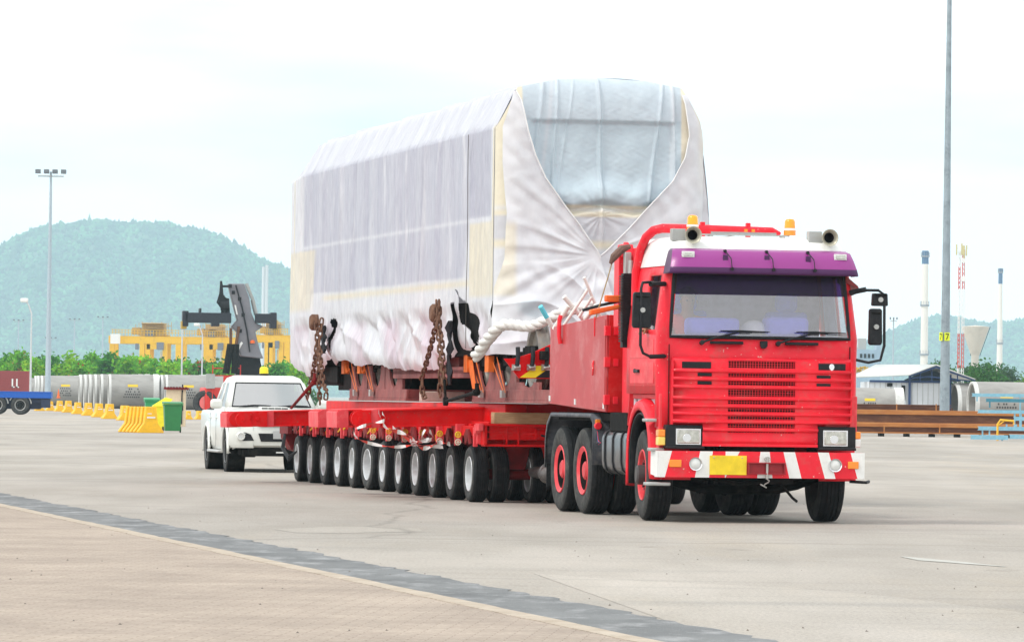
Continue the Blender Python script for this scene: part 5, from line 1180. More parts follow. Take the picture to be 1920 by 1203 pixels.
for s in (0, 1):
    b0, b1, c0, c1 = (G_[1][1], G_[2][1], G_[1][0], G_[2][0]) if s == 0 else (G_[1][7], G_[2][7], G_[1][8], G_[2][8])
    for t0, t1 in ((.05, .47), (.53, .92)): MB().add([lerp(b0, c0, t0), lerp(b0, c0, t1), lerp(b1, c1, t1), lerp(b1, c1, t0)], [(0, 1, 2, 3)]).build('door_window', glass('dark_glass', (.2, .25, .25), .2, .03), PK)
m = MB(); m.tube([lerp(G_[1][k], G_[2][k], .01) for k in range(2, 7)] , .02, 6); m.tube([lerp(G_[1][2], G_[2][2], t) for t in (0, 1)], .014, 6); m.tube([lerp(G_[1][6], G_[2][6], t) for t in (0, 1)], .014, 6); m.tube([G_[2][k] for k in range(2, 7)], .014, 6)
m.build('windscreen_seal', blk, PK)
m = MB(); m.box(-.8, .8, 1.75, 3.3, .8, 1.12); m.box(-.78, .78, 1.5, 1.75, .9, 1.22)
for x in (-.4, .4): m.box(x - .22, x + .22, 2.3, 2.45, 1.1, 1.5); m.box(x - .1, x + .1, 2.32, 2.42, 1.5, 1.62)
m.box(-.66, .66, 3.25, 3.3, 1.1, 1.68); m.build('interior', mat('grey_interior', (.10, .11, .11), .8), PK, bevel=.02)
for x in (-.62, .08): m = MB(); m.tube([(x, 1.40, 1.21), (x + .3, 1.42, 1.235), (x + .6, 1.45, 1.225)], .012, 6); m.build('wiper', blk, PK)
# scoop, grille, bumper, lamps
m = MB(); m.prism([(.98, 1.12), (1.02, 1.20), (1.35, 1.215), (1.5, 1.17)], 'x', -.27, .27); SC = m.build('bonnet_scoop', pw, PK, bevel=.02)
m = MB()
for k in range(4): x = -.245 + k * .125; m.box(x, x + .115, .972, .99, 1.135, 1.19)
m.build('scoop_vent', blk, SC)
m = MB(); m.prism([(.0, .60), (.0, .76), (.04, .86), (.25, .86), (.25, .46), (.08, .46), (.02, .5)], 'x', -.52, .52)
for s in (-1, 1):
    pts = [(s * .52, 0), (s * .72, .04), (s * .86, .14), (s * .93, .34)]
    m.grid([[(x * (1 if z > .5 else .96), y + (.03 if z < .5 or z > .8 else 0), z) for x, y in pts] for z in (.45, .52, .70, .80, .90)])
BP = m.build('front_bumper', pw, PK, ang=40)
m = MB(); m.prism([(-.42, .72), (.42, .72), (.37, .57), (-.37, .57)], 'y', -.012, .0); m.build('lower_grille', blk, BP)
m = MB(); m.box(-.15, .19, -.04, -.02, .62, .77); m.build('number_plate', mat('blank_grey_plate', (.42, .43, .43), .5, noise=.06), BP, bevel=.006)
m = MB(); m.prism([(-.50, .97), (.50, .97), (.42, .86), (-.42, .86)], 'y', -.02, .03); UG = m.build('upper_grille', blk, PK)
m = MB(); m.tube([(-.5, -.03, .98), (-.25, -.035, .90), (.25, -.035, .90), (.5, -.03, .98)], .016, 6); m.build('chrome_bar', MT['chrome'], UG)
for s in (-1, 1):
    m = MB(); m.prism([(s * .50, .86), (s * .50, .98), (s * .88, 1.02), (s * .86, .90)], 'y', .03, .12); m.build('headlight', MT['lens'], PK, bevel=.01)
    yf = lambda x: np.interp(x, [.52, .72, .86, .93], [0, .04, .14, .34]); m = MB(); m.add([(s * x, yf(x) - .012 + (.0 if z > .6 else .0), z) for x, z in ((.50, .585), (.56, .70), (.66, .735), (.78, .73), (.80, .61), (.70, .58))], [tuple(range(6))]); fl = m.build('fog_recess', blk, BP)
    m = MB(); m.lathe([(-.02, 0), (-.02, .05), (.03, .055)], (s * .74, .03, .665), 'y', 20, 1); m.lathe([(-.03, .05), (-.035, .062), (-.02, .078), (.05, .085)], (s * .74, .03, .665), 'y', 20, 0); m.build('fog_lamp', [pw, MT['clear']], fl)
    m = MB(); m.box(min(s * .90, s * 1.12), max(s * .90, s * 1.12), 1.62, 1.78, 1.16, 1.34); mi = m.build('mirror', pw, PK, bevel=.05)
    m = MB(); m.box(min(s * .92, s * 1.1), max(s * .92, s * 1.1), 1.782, 1.79, 1.18, 1.32); m.build('mirror_glass', MT['chrome'], mi)
    m = MB()
    for y in (2.35, 3.3): m.box(min(s * .92, s * .945), max(s * .92, s * .945), y, y + .16, .97, 1.0)
    build_split(m, 'door_handle', pw, PK, bevel=.005)
    m = MB()
    for y in (1.5, 2.5, 3.46): m.box(s * .921 - .002, s * .921 + .002, y, y + .008, .45, 1.08)
    build_split(m, 'door_gap', blk, PK)
    for yc in (.85, 3.95):
        m = MB(); rr_ = []
        for a in np.linspace(-.12, PI + .12, 15): rr_.append([(s * .84, yc - .42 * math.cos(a), .40 + .42 * math.sin(a)), (s * .945, yc - .43 * math.cos(a), .40 + .43 * math.sin(a)), (s * .955, yc - .47 * math.cos(a), .40 + .47 * math.sin(a)), (s * .92, yc - .52 * math.cos(a), .40 + .52 * math.sin(a))])
        m.grid(rr_); m.build('wheel_arch', pw, PK, solid=.01, ang=50)
        m = MB(); m.lathe([(s * .925, 0), (s * .925, .43), (s * .6, .43)], (0, yc, .40), 'x', 28); m.build('wheel_well', MT['under'], PK)
    m = MB(); m.box(min(s * .80, s * 1.0), max(s * .80, s * 1.0), 1.5, 3.3, .34, .39); m.build('side_step', mat('silver_step', (.5, .5, .49), .4, metal=.4), PK, bevel=.02)
m = MB(); m.box(-.75, .75, .15, 5.0, .32, .48); m.box(-.6, .6, .06, .3, .30, .46); m.box(-.7, -.45, .1, .2, .28, .42); m.build('underbody', MT['under'], PK, bevel=.02)
m = MB(); m.box(-.08, .08, .05, .06, .36, .385); m.build('skid_badge', MT['white'], PK)
m = MB(); m.box(-.80, .80, 3.55, 5.1, 1.135, 1.15); m.build('bed_cover', blk, PK)
T3 = tyre_mesh('tyre', .385, .265, .22, 4, 40); T3.name = 'proto_pickup_tyre'
R4 = MB(); R4.lathe([(-.115, .222), (-.128, .215), (-.11, .195), (-.02, .19), (-.02, 0)], n=32, mis=[0, 0, 0, 1])
for k in range(6):
    a = k * PI / 3
    M_ = Matrix.Rotation(a, 4, 'X'); R4.add([M_ @ Vector(p) for p in ((-.10, -.035, .04), (-.10, .035, .04), (-.115, .055, .2), (-.115, -.055, .2), (-.05, -.035, .04), (-.05, .035, .04), (-.05, .055, .2), (-.05, -.055, .2))], [(0, 1, 2, 3), (4, 5, 6, 7), (0, 3, 7, 4), (1, 2, 6, 5), (0, 1, 5, 4), (2, 3, 7, 6)], 0)
R4.lathe([(-.12, 0), (-.12, .04), (-.1, .055)], n=16); R4 = R4.build('proto_alloy', [MT['rim'], MT['under']], ang=30)
for s in (-1, 1):
    for y in (.85, 3.95): wheel(PK, (s * .80, y, .385), T3, R4, s > 0)
m = MB(); m.lathe([(1.79, .10), (1.82, .10), (1.83, .085)], (-.03, 2.45, 0), 'z', 20, 1); m.lathe([(1.83, .085), (1.93, .08), (1.955, .055), (1.96, 0)], (-.03, 2.45, 0), 'z', 20, 0)
m.build('amber_beacon', [MT['bright'], blk], PK, ang=50)
# ================================================================ left background
def leafy(name, c, R_, H_, seed, n=420, leaf=.35, col=None, trunk=.12, parent=None, cl=9, base=.0, flowers=0):
    """tree: a tapered trunk with limbs and a crown of many small leaf faces around clumps"""
    r = np.random.default_rng(seed); t = empty(name, c)
    cc = []
    for k in range(cl):
        a = r.uniform(0, 6.28); q = math.sqrt(r.random()) * .75; zz = base + (H_ - base) * r.uniform(.30, .95); f = 1 - .45 * max(0, (zz / H_ - .5) * 2) ** 2
        cc.append(((math.cos(a) * q * R_ * f, math.sin(a) * q * R_ * f, zz), R_ * r.uniform(.30, .52)))
    cc.append(((0, 0, H_ * .8), R_ * .45))
    m = MB(); m.tube([(0, 0, -.1), (.05, 0, H_ * .35), (-.03, .04, H_ * .7)], [trunk, trunk * .7, trunk * .35], 7)
    for (p, q) in cc[:5]: m.tube([(0, 0, H_ * .25), (p[0] * .5, p[1] * .5, p[2] * .7), p], [trunk * .5, trunk * .35, trunk * .1], 5)
    m.build('trunk', MT['wood'], t)
    per = n // len(cc); Vv, Ff, Mi = [], [], []
    for (p, q) in cc:
        d = r.normal(size=(per, 3)); d /= np.linalg.norm(d, axis=1)[:, None]; rad = q * (r.random(per) ** .35)[:, None] * (1 + .25 * r.normal(size=(per, 1)))
        pos = np.array(p) + d * rad * [1, 1, .8]; pos[:, 2] = np.clip(pos[:, 2], base + .05, None)
        a = r.normal(size=(per, 3)); a /= np.linalg.norm(a, axis=1)[:, None]; b_ = np.cross(a, r.normal(size=(per, 3))); b_ /= np.linalg.norm(b_, axis=1)[:, None]
        s_ = leaf * r.uniform(.5, 1.1, (per, 1)); i0 = len(Vv) * 0
        Vv.append(np.stack([pos - a * s_, pos + b_ * s_ * .6, pos + a * s_, pos - b_ * s_ * .6], 1).reshape(-1, 3))
    V = np.concatenate(Vv); F = np.arange(len(V)).reshape(-1, 4)
    base_c = np.array(col); cv = base_c * r.uniform(.65, 1.35, (len(F), 1)) * (1 + .15 * r.normal(size=(len(F), 3)) * [1, .4, .4])
    if flowers: k = r.random(len(F)) < flowers; cv[k] = [.55, .10, .02]
    C = np.repeat(np.clip(cv, .004, .8), 4, 0)
    o = nmesh('crown', V, F, C, LEAF, t); return t
LEAF = bpy.data.materials.new('foliage'); LEAF.use_nodes = True; _n = LEAF.node_tree; _b = _n.nodes['Principled BSDF']; _at = N(_n, 'ShaderNodeAttribute', attribute_name='Col')
_n.links.new(_at.outputs['Color'], _b.inputs['Base Color']); _b.inputs['Roughness'].default_value = .7; _b.inputs['Specular IOR Level'].default_value = .2
_tr = N(_n, 'ShaderNodeBsdfTranslucent'); _n.links.new(_at.outputs['Color'], _tr.inputs['Color']); _mx = N(_n, 'ShaderNodeMixShader'); _mx.inputs['Fac'].default_value = .3
_n.links.new(_b.outputs[0], _mx.inputs[1]); _n.links.new(_tr.outputs[0], _mx.inputs[2]); _n.links.new(_mx.outputs[0], _n.nodes['Material Output'].inputs['Surface'])
# hedge-like belt of separate bushes, pixel x, top y
belt = [(-10, 668, 0), (18, 662, 1), (40, 655, 0), (60, 670, 2), (82, 668, 0), (104, 658, 1), (130, 668, 2), (152, 672, 0), (172, 668, 1), (192, 664, 0), (212, 656, 1), (236, 662, 0), (262, 672, 2), (286, 678, 0), (306, 680, 1), (326, 677, 2), (346, 682, 0), (366, 679, 3), (386, 672, 3), (408, 668, 0), (430, 682, 1), (455, 680, 0), (482, 684, 2), (510, 680, 1), (536, 684, 0), (560, 684, 2)]
bcol = [(.15, .42, .02), (.07, .27, .025), (.24, .50, .015), (.08, .28, .03)]
bl = ['bright green bush', 'dark green bush', 'yellow-green bush', 'green tree with orange blossom']
import itertools
for i, (px, py, k) in enumerate(belt):
    Z = 640 + (i * 37 % 50); p = P(px, py, Z); H_ = p.z + 2.2
    where = ('at the left edge of the belt' if px < 50 else 'behind the tall left lamp mast' if px < 120 else 'behind the long concrete pipe' if px < 210 else 'in front of the left yellow gantry' if px < 300 else 'below the yellow gantries' if px < 420 else 'behind the pickup roof')
    t = leafy('bush', (p.x, Z, -2.2), 2.6 if k != 3 else 2.2, H_, 100 + i, 1500, .34, bcol[k], .14, cl=13, base=.6, flowers=.12 if k == 3 else (.04 if i % 5 == 2 else 0))
    t['label'] = '%s %s' % (bl[k], where); t['category'] = 'bush'; t['group'] = 'belt of bushes behind the pipes'
# second darker row behind so the belt closes
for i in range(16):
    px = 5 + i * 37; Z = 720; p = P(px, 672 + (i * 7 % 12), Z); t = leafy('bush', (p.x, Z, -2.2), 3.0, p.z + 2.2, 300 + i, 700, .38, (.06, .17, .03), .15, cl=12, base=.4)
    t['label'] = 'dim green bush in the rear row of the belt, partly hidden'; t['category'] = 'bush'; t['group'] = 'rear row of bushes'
# ---- red container
m = MB(); p = P(56, 712, 520); m.box(-6.2, 0, 0, 2.4, 0, 2.2)
for k in range(38): m.box(-6.2 + k * .16, -6.14 + k * .16, -.03, -.002, .1, 2.1)
o = m.build('shipping_container', mat('oxide_red', (.30, .05, .05), .6, noise=.15), None); o.location = (p.x, 520, p.z - 1.3); tag(o, 'dark red shipping container at the left edge behind the pipes', 'container')
m = MB()
for k in (0, 1): m.box(-1.75 + k * .45, -1.60 + k * .45, -.05, -.04, .5, 1.4); m.box(-1.75 + k * .45, -1.45 + k * .45, -.05, -.04, .5, .62)
m.box(-4.9, -4.0, -.05, -.04, .9, 1.15)
m.build('white_lettering', MT['white'], o)
# ---- concrete pipes
def conc(): return None
CONC = mat('precast_concrete', (.40, .39, .37), .9, var=(.27, .26, .245), nscale=.8, sc=(.35, 1, 1), dirt=((.16, .155, .145), .6, 1.2), bump=.3, bscale=8)
CONCL = mat('pale_pipe_rim', (.62, .62, .6), .8, noise=.1)
ypaint = mat('yellow_stencil', (.8, .55, .03), .6); inkm = mat('black_stencil', (.06, .06, .06), .8)
def pipe_mesh(R_, L_, name):
    m = MB(); t = R_ * .1
    m.lathe([(.1, R_ - t), (0, R_ - t * .9), (0, R_), (.22, R_), (.28, R_), (L_ - .5, R_), (L_ - .48, R_ * 1.035), (L_, R_ * 1.035), (L_, R_ - t), (L_ - .1, R_ - t), (.1, R_ - t)], n=44, mis=[1, 1, 1, 0, 0, 1, 1, 1, 1, 0])
    return m.build(name, [CONC, CONCL], ang=30)
def pipe(px_l, Z, R_, L_, rz, lab, mark=True, group='precast concrete pipes'):
    o = pipe_mesh(R_, L_, 'concrete_pipe'); p = P(px_l, 700, Z); o.location = (p.x, Z, R_ - .05); o.rotation_euler = (random.uniform(0, 6), 0, rz); tag(o, lab, 'concrete pipe', group)
    o.rotation_euler.x = 0
    if mark:
        m = MB(); xm = L_ * .48
        def onr(u, z0, z1, mi):
            pts = []
            for z in (z0, z1): th = math.asin(max(-1, min(1, z / R_))); pts.append((-(R_ + .012) * math.cos(th), (R_ + .012) * math.sin(th)))
            m.add([(u[0], pts[0][0], pts[0][1]), (u[1], pts[0][0], pts[0][1]), (u[1], pts[1][0], pts[1][1]), (u[0], pts[1][0], pts[1][1])], [(0, 1, 2, 3)], mi)
        onr((xm - .3 * R_, xm + .28 * R_), .28 * R_, .42 * R_, 0)
        for ln in range(4):
            n_ = 6 + ln
            for k in range(n_):
                if random.random() < .8: x_ = xm + (k - n_ / 2) * .12 * R_; z_ = (.12 - ln * .15) * R_; onr((x_, x_ + .07 * R_), z_, z_ + .08 * R_, 1)
        m.build('stencil_mark', [ypaint, inkm], o)
    return o
rz = -math.radians(7)
rzp = math.radians(7)
# axis runs to the right and slightly away, so the left ends face the camera
ords = ['frontmost', 'second', 'third', 'fourth', 'fifth', 'rearmost']
for i, (px, Z) in enumerate(((205, 474), (190, 478), (178, 482), (168, 486), (159, 490), (150, 494))): pipe(px, Z, 1.62, 4.6, rzp, '%s of the six nested concrete pipes left of the beige box' % ords[i], i == 0)
for i, (px, Z) in enumerate(((311, 470), (302, 475), (296, 480))): pipe(px, Z, 1.62, 4.4, rzp, '%s concrete pipe directly behind the beige box and bins' % ('front', 'middle', 'rear')[i], i == 0)
for i, (px, Z) in enumerate(((398, 468), (388, 474))): pipe(px, Z, 1.62, 4.4, rzp, '%s concrete pipe beside the red machine behind the pickup' % ('front', 'rear')[i], False)
for i, (px, Z) in enumerate(((86, 560), (78, 566), (71, 572), (66, 578))): pipe(px, Z, 1.66, 4.6, rzp, '%s concrete pipe behind the blue flatbed tail' % ('front', 'second', 'third', 'rear')[i], i == 0)
for i in range(6): pipe(55 - i * 9, 640 + i * 14, 1.62, 4.5, rzp, '%s of the far pipes above the blue flatbed, counted from the right' % ('first', 'second', 'third', 'fourth', 'fifth', 'sixth')[i], False)
# ---- barriers
BARM = mat('barrier_yellow', (.90, .50, .015), .6, noise=.12, nscale=3, dirt=((.4, .25, .1), .5, 4))
def barrier(px, py, w_px, lab, ln=1.8, scl=None, group='yellow barriers across the yard'):
    g_ = G(px, py); s = FPX / g_.y; W = w_px / s if scl is None else scl
    pr = [(-.5, 0), (-.5, .06), (-.27, .36), (-.20, .98), (.20, .98), (.27, .36), (.5, .06), (.5, 0)]
    m = MB(); m.prism([(a * W, b_ * W * 1.02) for a, b_ in pr], 'y', 0, ln); o = m.build('barrier', BARM, None, bevel=.02)
    o.location = (g_.x, g_.y, 0); o.rotation_euler = (0, 0, math.radians(10)); tag(o, lab, 'barrier', group)
    m = MB(); m.box(-.16 * W, .16 * W, -.012, -.002, .56 * W, .62 * W); m.box(-.14 * W, .02 * W, -.012, -.002, .72 * W, .75 * W); m.build('white_tape_mark', MT['white'], o)
    return o
ol = ['first', 'second', 'third', 'fourth', 'fifth', 'sixth', 'seventh', 'eighth', 'ninth']
for i, (px, py, w_) in enumerate(((78, 770, 18), (98, 770, 18), (116, 771, 20), (132, 773, 22), (150, 776, 22), (170, 779, 24), (190, 782, 26), (210, 785, 28), (239, 788, 28))):
    barrier(px, py, w_, '%s yellow barrier of the row, counted from the blue flatbed' % ol[i], 1.5)
for i in range(6):
    g_ = G(286 - i * 5.6, 811.5 - i * .15); o = barrier(286 - i * 5.6, 811.5 - i * .2, 40, '%s of the yellow barrier pieces stacked beside the bins, counted from the right' % ol[i], .34, .95, 'yellow barrier pieces by the bins'); o.location.y = 186 + i * .42; o.rotation_euler.z = math.radians(14); o.location.x = (286 - i * 7 - 960) / 9600 * o.location.y
for px, py in ((357, 786), (378, 786)): barrier(px, py, 16, 'small yellow barrier %s' % ('right of the beige box' if px < 370 else 'just left of the pickup'), 1.2, None, 'low barriers by the pickup')
# ---- bins
def bin_(px, py, col, lab, h=1.06, w_=.62, open_=False, rz=.15):
    g_ = G(px, py); t = empty('wheelie_bin', (g_.x, g_.y, 0), rz); tag(t, lab, 'bin', 'wheelie bins'); cm = mat('bin_plastic', col, .45, noise=.08)
    m = MB(); a, b_ = w_ * .42, w_ * .5
    m.add([(-a, -a, .06), (a, -a, .06), (a, a, .06), (-a, a, .06), (-b_, -b_, h * .93), (b_, -b_, h * .93), (b_, b_, h * .93), (-b_, b_, h * .93)], [(0, 1, 2, 3), (4, 5, 6, 7), (0, 1, 5, 4), (1, 2, 6, 5), (2, 3, 7, 6), (3, 0, 4, 7)])
    m.box(-b_ - .03, b_ + .03, -b_ - .03, b_ + .03, h * .90, h * .95); m.build('body', cm, t, bevel=.02)
    m = MB()
    if open_: m.add([(-b_, b_, h * .95), (b_, b_, h * .95), (b_ + .2, b_ + .1, h * 1.2), (b_ - .1, b_ + .1, h * 1.26), (-b_ + .1, b_ + .1, h * 1.0)], [(0, 1, 2, 3, 4)])
    else: m.prism([(-b_ - .05, h * .955), (-b_ - .02, h * 1.0), (b_, h * 1.04), (b_ + .05, h * .955)], 'x', -b_ - .04, b_ + .04)
    m.build('lid', cm, t, bevel=.015, solid=.02 if open_ else 0)
    for s in (-1, 1): m = MB(); m.cyl((s * b_ * .9, b_ - .02, .11), (s * b_ * 1.05, b_ - .02, .11), .11, n=16); m.build('wheel', MT['rubber'], t)
    return t
bin_(326, 810.5, (.03, .22, .07), 'dark green wheelie bin at the right end of the barriers', 1.10, .66)
bin_(304, 806, (.85, .74, .02), 'yellow wheelie bin with raised lid behind the green one', 1.02, .6, True)
t = bin_(287, 805, (.03, .30, .12), 'green bin with rounded lid peeking over the yellow barrier pieces', 1.22, .55); 
# beige box with a brown roof
g_ = G(320, 800); t = empty('electrical_cabinet', (g_.x, g_.y + 4, 0)); tag(t, 'beige cabinet with a flat brown roof behind the bins', 'cabinet')
m = MB(); m.box(-.42, .42, 0, .6, 0, 1.62); m.build('housing', mat('beige_render', (.72, .58, .40), .8, noise=.08), t, bevel=.01)
m = MB(); m.box(-.52, .55, -.12, .75, 1.62, 1.70); [m.box(-.5 + k * .13, -.45 + k * .13, -.14, .76, 1.70, 1.74) for k in range(8)]; m.build('roof', MT['redm'], t)
m = MB(); m.tube([(.28, -.02, .1), (.28, -.03, 1.4), (.3, -.02, 1.6)], .03, 6); m.box(.26, .34, -.03, 0, .7, .95); m.cyl((.3, 0, 1.7), (.3, 0, 1.85), .03); m.build('conduit', MT['black'], t)
# ---- blue flatbed semi trailer
g_ = G(40, 777); FB_ = tag(empty('flatbed_trailer', (g_.x, g_.y, 0), .05), 'blue flatbed trailer entering the left edge of the yard', 'trailer'); s_ = FPX / g_.y
m = MB(); m.box(-6, 58 / s_, 0, 2.4, 1.05, 1.45); m.box(-6, 58 / s_, -.02, -.002, 1.40, 1.46); FBD = m.build('deck', mat('strong_blue', (.005, .10, .48), .5, noise=.1), FB_, bevel=.02)
m = MB(); m.box(-6, 54 / s_, .3, 2.1, .75, 1.05); m.prism([(-1.2, .35), (-1.2, 1.05), (1.9, 1.05), (1.2, .35)], 'y', .5, 2.0); m.box(1.3, 1.9, .05, .12, .45, 1.0); m.build('chassis', mat('navy_steel', (.02, .03, .07), .6), FB_)
T5 = tyre_mesh('tyre', .60, .3, .34, 3, 30); T5.name = 'proto_flat_tyre'; R5 = flat_rim('rim', .34, .3, MT['grey'], MT['under'], 8, .6, .13); R5.name = 'proto_flat_rim'
for x in (-1.45, 0): 
    for y in (.16, 2.2): 
        w_ = empty('wheel', (x, y, .6), PI / 2, FB_)
        for q in (T5, R5): c_ = q.copy(); c_.name = q.name.split('_')[-1]; COL.objects.link(c_); c_.parent = w_
    m = MB(); m.tube([(x - .70 * math.cos(a), .1, .62 + .70 * math.sin(a)) for a in np.linspace(.4, PI - .1, 12)], .045, 6); m.build('mudguard', MT['grey'], FB_)
m = MB(); m.lathe([(0, .28), (.03, .28), (.03, .17), (.75, .03), (.75, 0)], (0, 0, 0), 'z', 16); o = m.build('traffic_cone', mat('cone_orange', (.85, .16, .03), .5)); g_ = G(116, 771); o.location = (g_.x, g_.y - 2, 1.02 * .98); o.scale = (.7, .7, .9); tag(o, 'small orange cone standing on top of the third yellow barrier', 'traffic cone')
# ---- lamp masts
def mast(px, ytop, ybase, Z, r0, r1, lab, heads='flood', nh=6, spread=1.0, cat='lamp mast', g_up=True, col=(.42, .50, .56), zbase=0):
    top = P(px, ytop, Z); t = empty('lamp_mast', (top.x, Z, zbase)); tag(t, lab, cat); H_ = top.z - zbase
    mm = mat('galvanised_pole', col, .5, metal=.2, noise=.08); m = MB()
    for k in range(12): pass
    m.tube([(0, 0, 0), (0, 0, H_ * .5), (0, 0, H_)], [r0, (r0 + r1) / 2, r1], 12); m.lathe([(0, r0 * 1.8), (.12, r0 * 1.8), (.14, r0 * 1.2)], (0, 0, 0), 'z', 12); m.build('pole', mm, t)
    if heads == 'flood':
        m = MB()
        m.tube([(-spread, 0, H_ - .35), (spread, 0, H_ - .35)], .05, 6); m.tube([(0, -spread * .6, H_ - .35), (0, spread * .6, H_ - .35)], .05, 6); m.build('crossarm', MT['grey'], t)
        for k in range(nh):
            x = -spread + 2 * spread * k / (nh - 1)
            for dz in ((0, -.55) if nh > 4 else (0,)):
                m = MB(); m.box(x - .22 * spread / 1.1, x + .22 * spread / 1.1, -.35, .1, H_ - .15 + dz, H_ + .18 + dz); m.build('floodlight', mat('lamp_housing', (.16, .18, .2), .5, noise=.2), t, bevel=.03)
    elif heads == 'arm':
        m = MB(); m.tube([(0, 0, H_), (-.25, 0, H_ + .7), (-.5, 0, H_ + 1.1)], .07, 6); m.build('bracket', mm, t)
        m = MB(); m.box(-.95, -.3, -.2, .2, H_ + .95, H_ + 1.3); m.build('lamp_head', MT['white'], t, bevel=.08)
    return t
mast(91.5, 322, 706, 400, .24, .09, 'tall grey lamp mast with floodlight crown at the left of the yard', 'flood', 4, 1.0)
mast(59, 588, 710, 430, .10, .06, 'short street lamp with white head left of the tall mast', 'arm', col=(.6, .62, .63))
mast(342, 590, 700, 500, .10, .06, 'slender pale pole without a lamp under the left end of the black spreader', 'none', col=(.6, .62, .65))
mast(380, 628, 700, 560, .10, .06, 'thin street lamp between the second gantry legs', 'arm', col=(.6, .62, .65))
for px, yt, lab in ((140, 598, 'far floodlight mast in front of the hill left of the gantries'), (193, 594, 'far floodlight mast closest to the gantries'), (35, 600, 'far floodlight mast near the left edge of the hill'), (96, 633, 'lowest far floodlight mast just right of the tall mast')):
    mast(px, yt, 690, 1400, .25, .15, lab, 'flood', 3, 1.3)
# ---- yellow rubber-tyred gantries
YG = mat('gantry_yellow', (.84, .50, .02), .6, noise=.12, dirt=((.3, .15, .04), .4, 1))
def gantry(x0, x1, ytop, ybot, Z, lab):
    a, b_ = P(x0, ytop, Z), P(x1, ytop, Z); t = empty('gantry_crane', (a.x, Z, 0)); tag(t, lab, 'crane', 'yellow gantry cranes'); W = b_.x - a.x; H_ = a.z
    m = MB()
    for x in (.0, W * .42, W * .50, W * .74, W - 1.0):
        m = MB(); [m.box(x, x + .95, y, y + 1.2, 1.5, H_ - 2.1) for y in (0, 9)]
        m.box(x - .4, x + 1.3, 0, 10, .8, 2.2); m.build('leg', YG, t, bevel=.05)
    for y in (0, 9): m = MB(); m.box(-.2, W + .2, y, y + 1.3, H_ - 2.1, H_ - .7); m.build('main_girder', YG, t, bevel=.05)
    m = MB(); m.box(W * .45, W * .75, 1, 9, H_ - .4, H_ + 1.8); m.box(W * .40, W * .8, .2, 9.5, H_ - .6, H_ - .3); m.box(W * .3, W * .42, 2, 5, H_ - .4, H_ + .9); [m.box(W * random.uniform(.36, .86), W * random.uniform(.36, .86) * 0 + W * .36 + random.uniform(.3, W * .5), 0, 2, H_ + q, H_ + q + .12) for q in (.3, .8, 1.2, 1.6)]; [m.cyl((W * u, .5, H_ - .3), (W * u, .5, H_ + 1.5 + (k_ % 3) * .25), .07, n=5) for k_, u in enumerate(np.linspace(.36, .86, 12))]; m.build('trolley', mat('weathered_ochre', (.5, .33, .12), .7, noise=.25), t, bevel=.08)
    m = MB(); m.box(W * .66, W * .76, -.3, 2, H_ - 3.2, H_ - 1.8); m.box(W * .36, W * .40, -.2, 1.4, H_ - 3.2, H_ - 2.1); m.box(W * .5, W * .62, -.1, 1, H_ - .7, H_ + .4); m.build('operator_cab', mat('grey_cabin', (.18, .2, .24), .6, noise=.2), t, bevel=.05)
    m = MB()
    for x in np.linspace(.5, W - .5, 22): m.box(x, x + .1, -.2, -.1, H_ - .6, H_ + .5)
    m.box(.3, W - .3, -.2, -.1, H_ + .4, H_ + .5); m.box(.3, W - .3, -.2, -.1, H_ - .1, H_); m.build('handrail', YG, t)
    m = MB(); m.tube([(W * .5, .5, H_ - 3.4), (W * .5, .5, 5)], .08, 5); m.tube([(W * .72, .5, H_ - 3.4), (W * .72, .5, 5)], .08, 5); m.box(W * .52, W * .74, 0, 1.2, H_ - 3.1, H_ - 2.1); m.build('hoist', YG, t)
gantry(206, 340, 622, 680, 950, 'leftmost yellow gantry crane with a white panel at its left end')
m = MB(); p = P(217, 635, 949); m.box(p.x - .9, p.x + .9, 948.3, 949, p.z - .9, p.z + .9); o = m.build('sign_panel', MT['white']); o.parent = [x for x in COL.objects if x.name.startswith('gantry_crane')][0]; o.location = -o.parent.location
gantry(336, 446, 624, 680, 985, 'middle yellow gantry crane partly behind the dark container handler')
gantry(462, 544, 620, 680, 965, 'rightmost yellow gantry crane beside the wrapped locomotive')
# ---- reach stacker (container handler)
RS = P(462, 700, 350); RS = tag(empty('reach_stacker', (RS.x, 350, 0), .12), 'dark grey container handler with raised boom and black spreader behind the pickup', 'container handler'); sg = mat('boom_grey', (.19, .19, .215), .5, noise=.15, nscale=.6, dirt=((.3, .27, .26), .5, 1))
s_ = FPX / 350
def rp(px, py, dy=0): q = P(px, py, 350); return ((px - 462) / s_, dy, q.z)
m = MB()
outl = [rp(426, 532), rp(456, 532), rp(466, 558), rp(470, 585), rp(478, 605), rp(493, 612), rp(478, 622), rp(487, 655), rp(494, 672), rp(452, 668), rp(444, 650), rp(444, 622), rp(433, 612), rp(444, 600), rp(433, 560)]
m.prism([(a, c) for a, b_, c in outl], 'y', -.5, .7); BOOM = m.build('boom', sg, RS, bevel=.06)
m = MB(); m.prism([(rp(x, y)[0], rp(x, y)[2]) for x, y in ((458, 532), (464, 531), (478, 566), (473, 566))], 'y', -.1, .4); m.cyl(rp(473, 562), rp(480, 590), .14); m.build('side_cylinder', MT['grey'], BOOM)
m = MB(); m.prism([(rp(x, y)[0], rp(x, y)[2]) for x, y in ((411, 527), (414, 527), (416, 535), (427, 535), (427, 539), (416, 539), (417, 550), (414, 556), (428, 560), (431, 600), (412, 600), (414, 580), (409, 570))], 'y', -.6, -.2); m.cyl(rp(412, 573, -.7), rp(428, 573, -.7), .35); m.build('rotator', MT['black'], BOOM)
m = MB()
for k in range(7): q0 = rp(412 + k * 2, 545 + k * 3, -.8); q1 = rp(430 - k, 590 + k * 2, -.8); m.tube([q0, (q0[0] - .25, -.9, (q0[2] + q1[2]) / 2), q1], .06, 5)
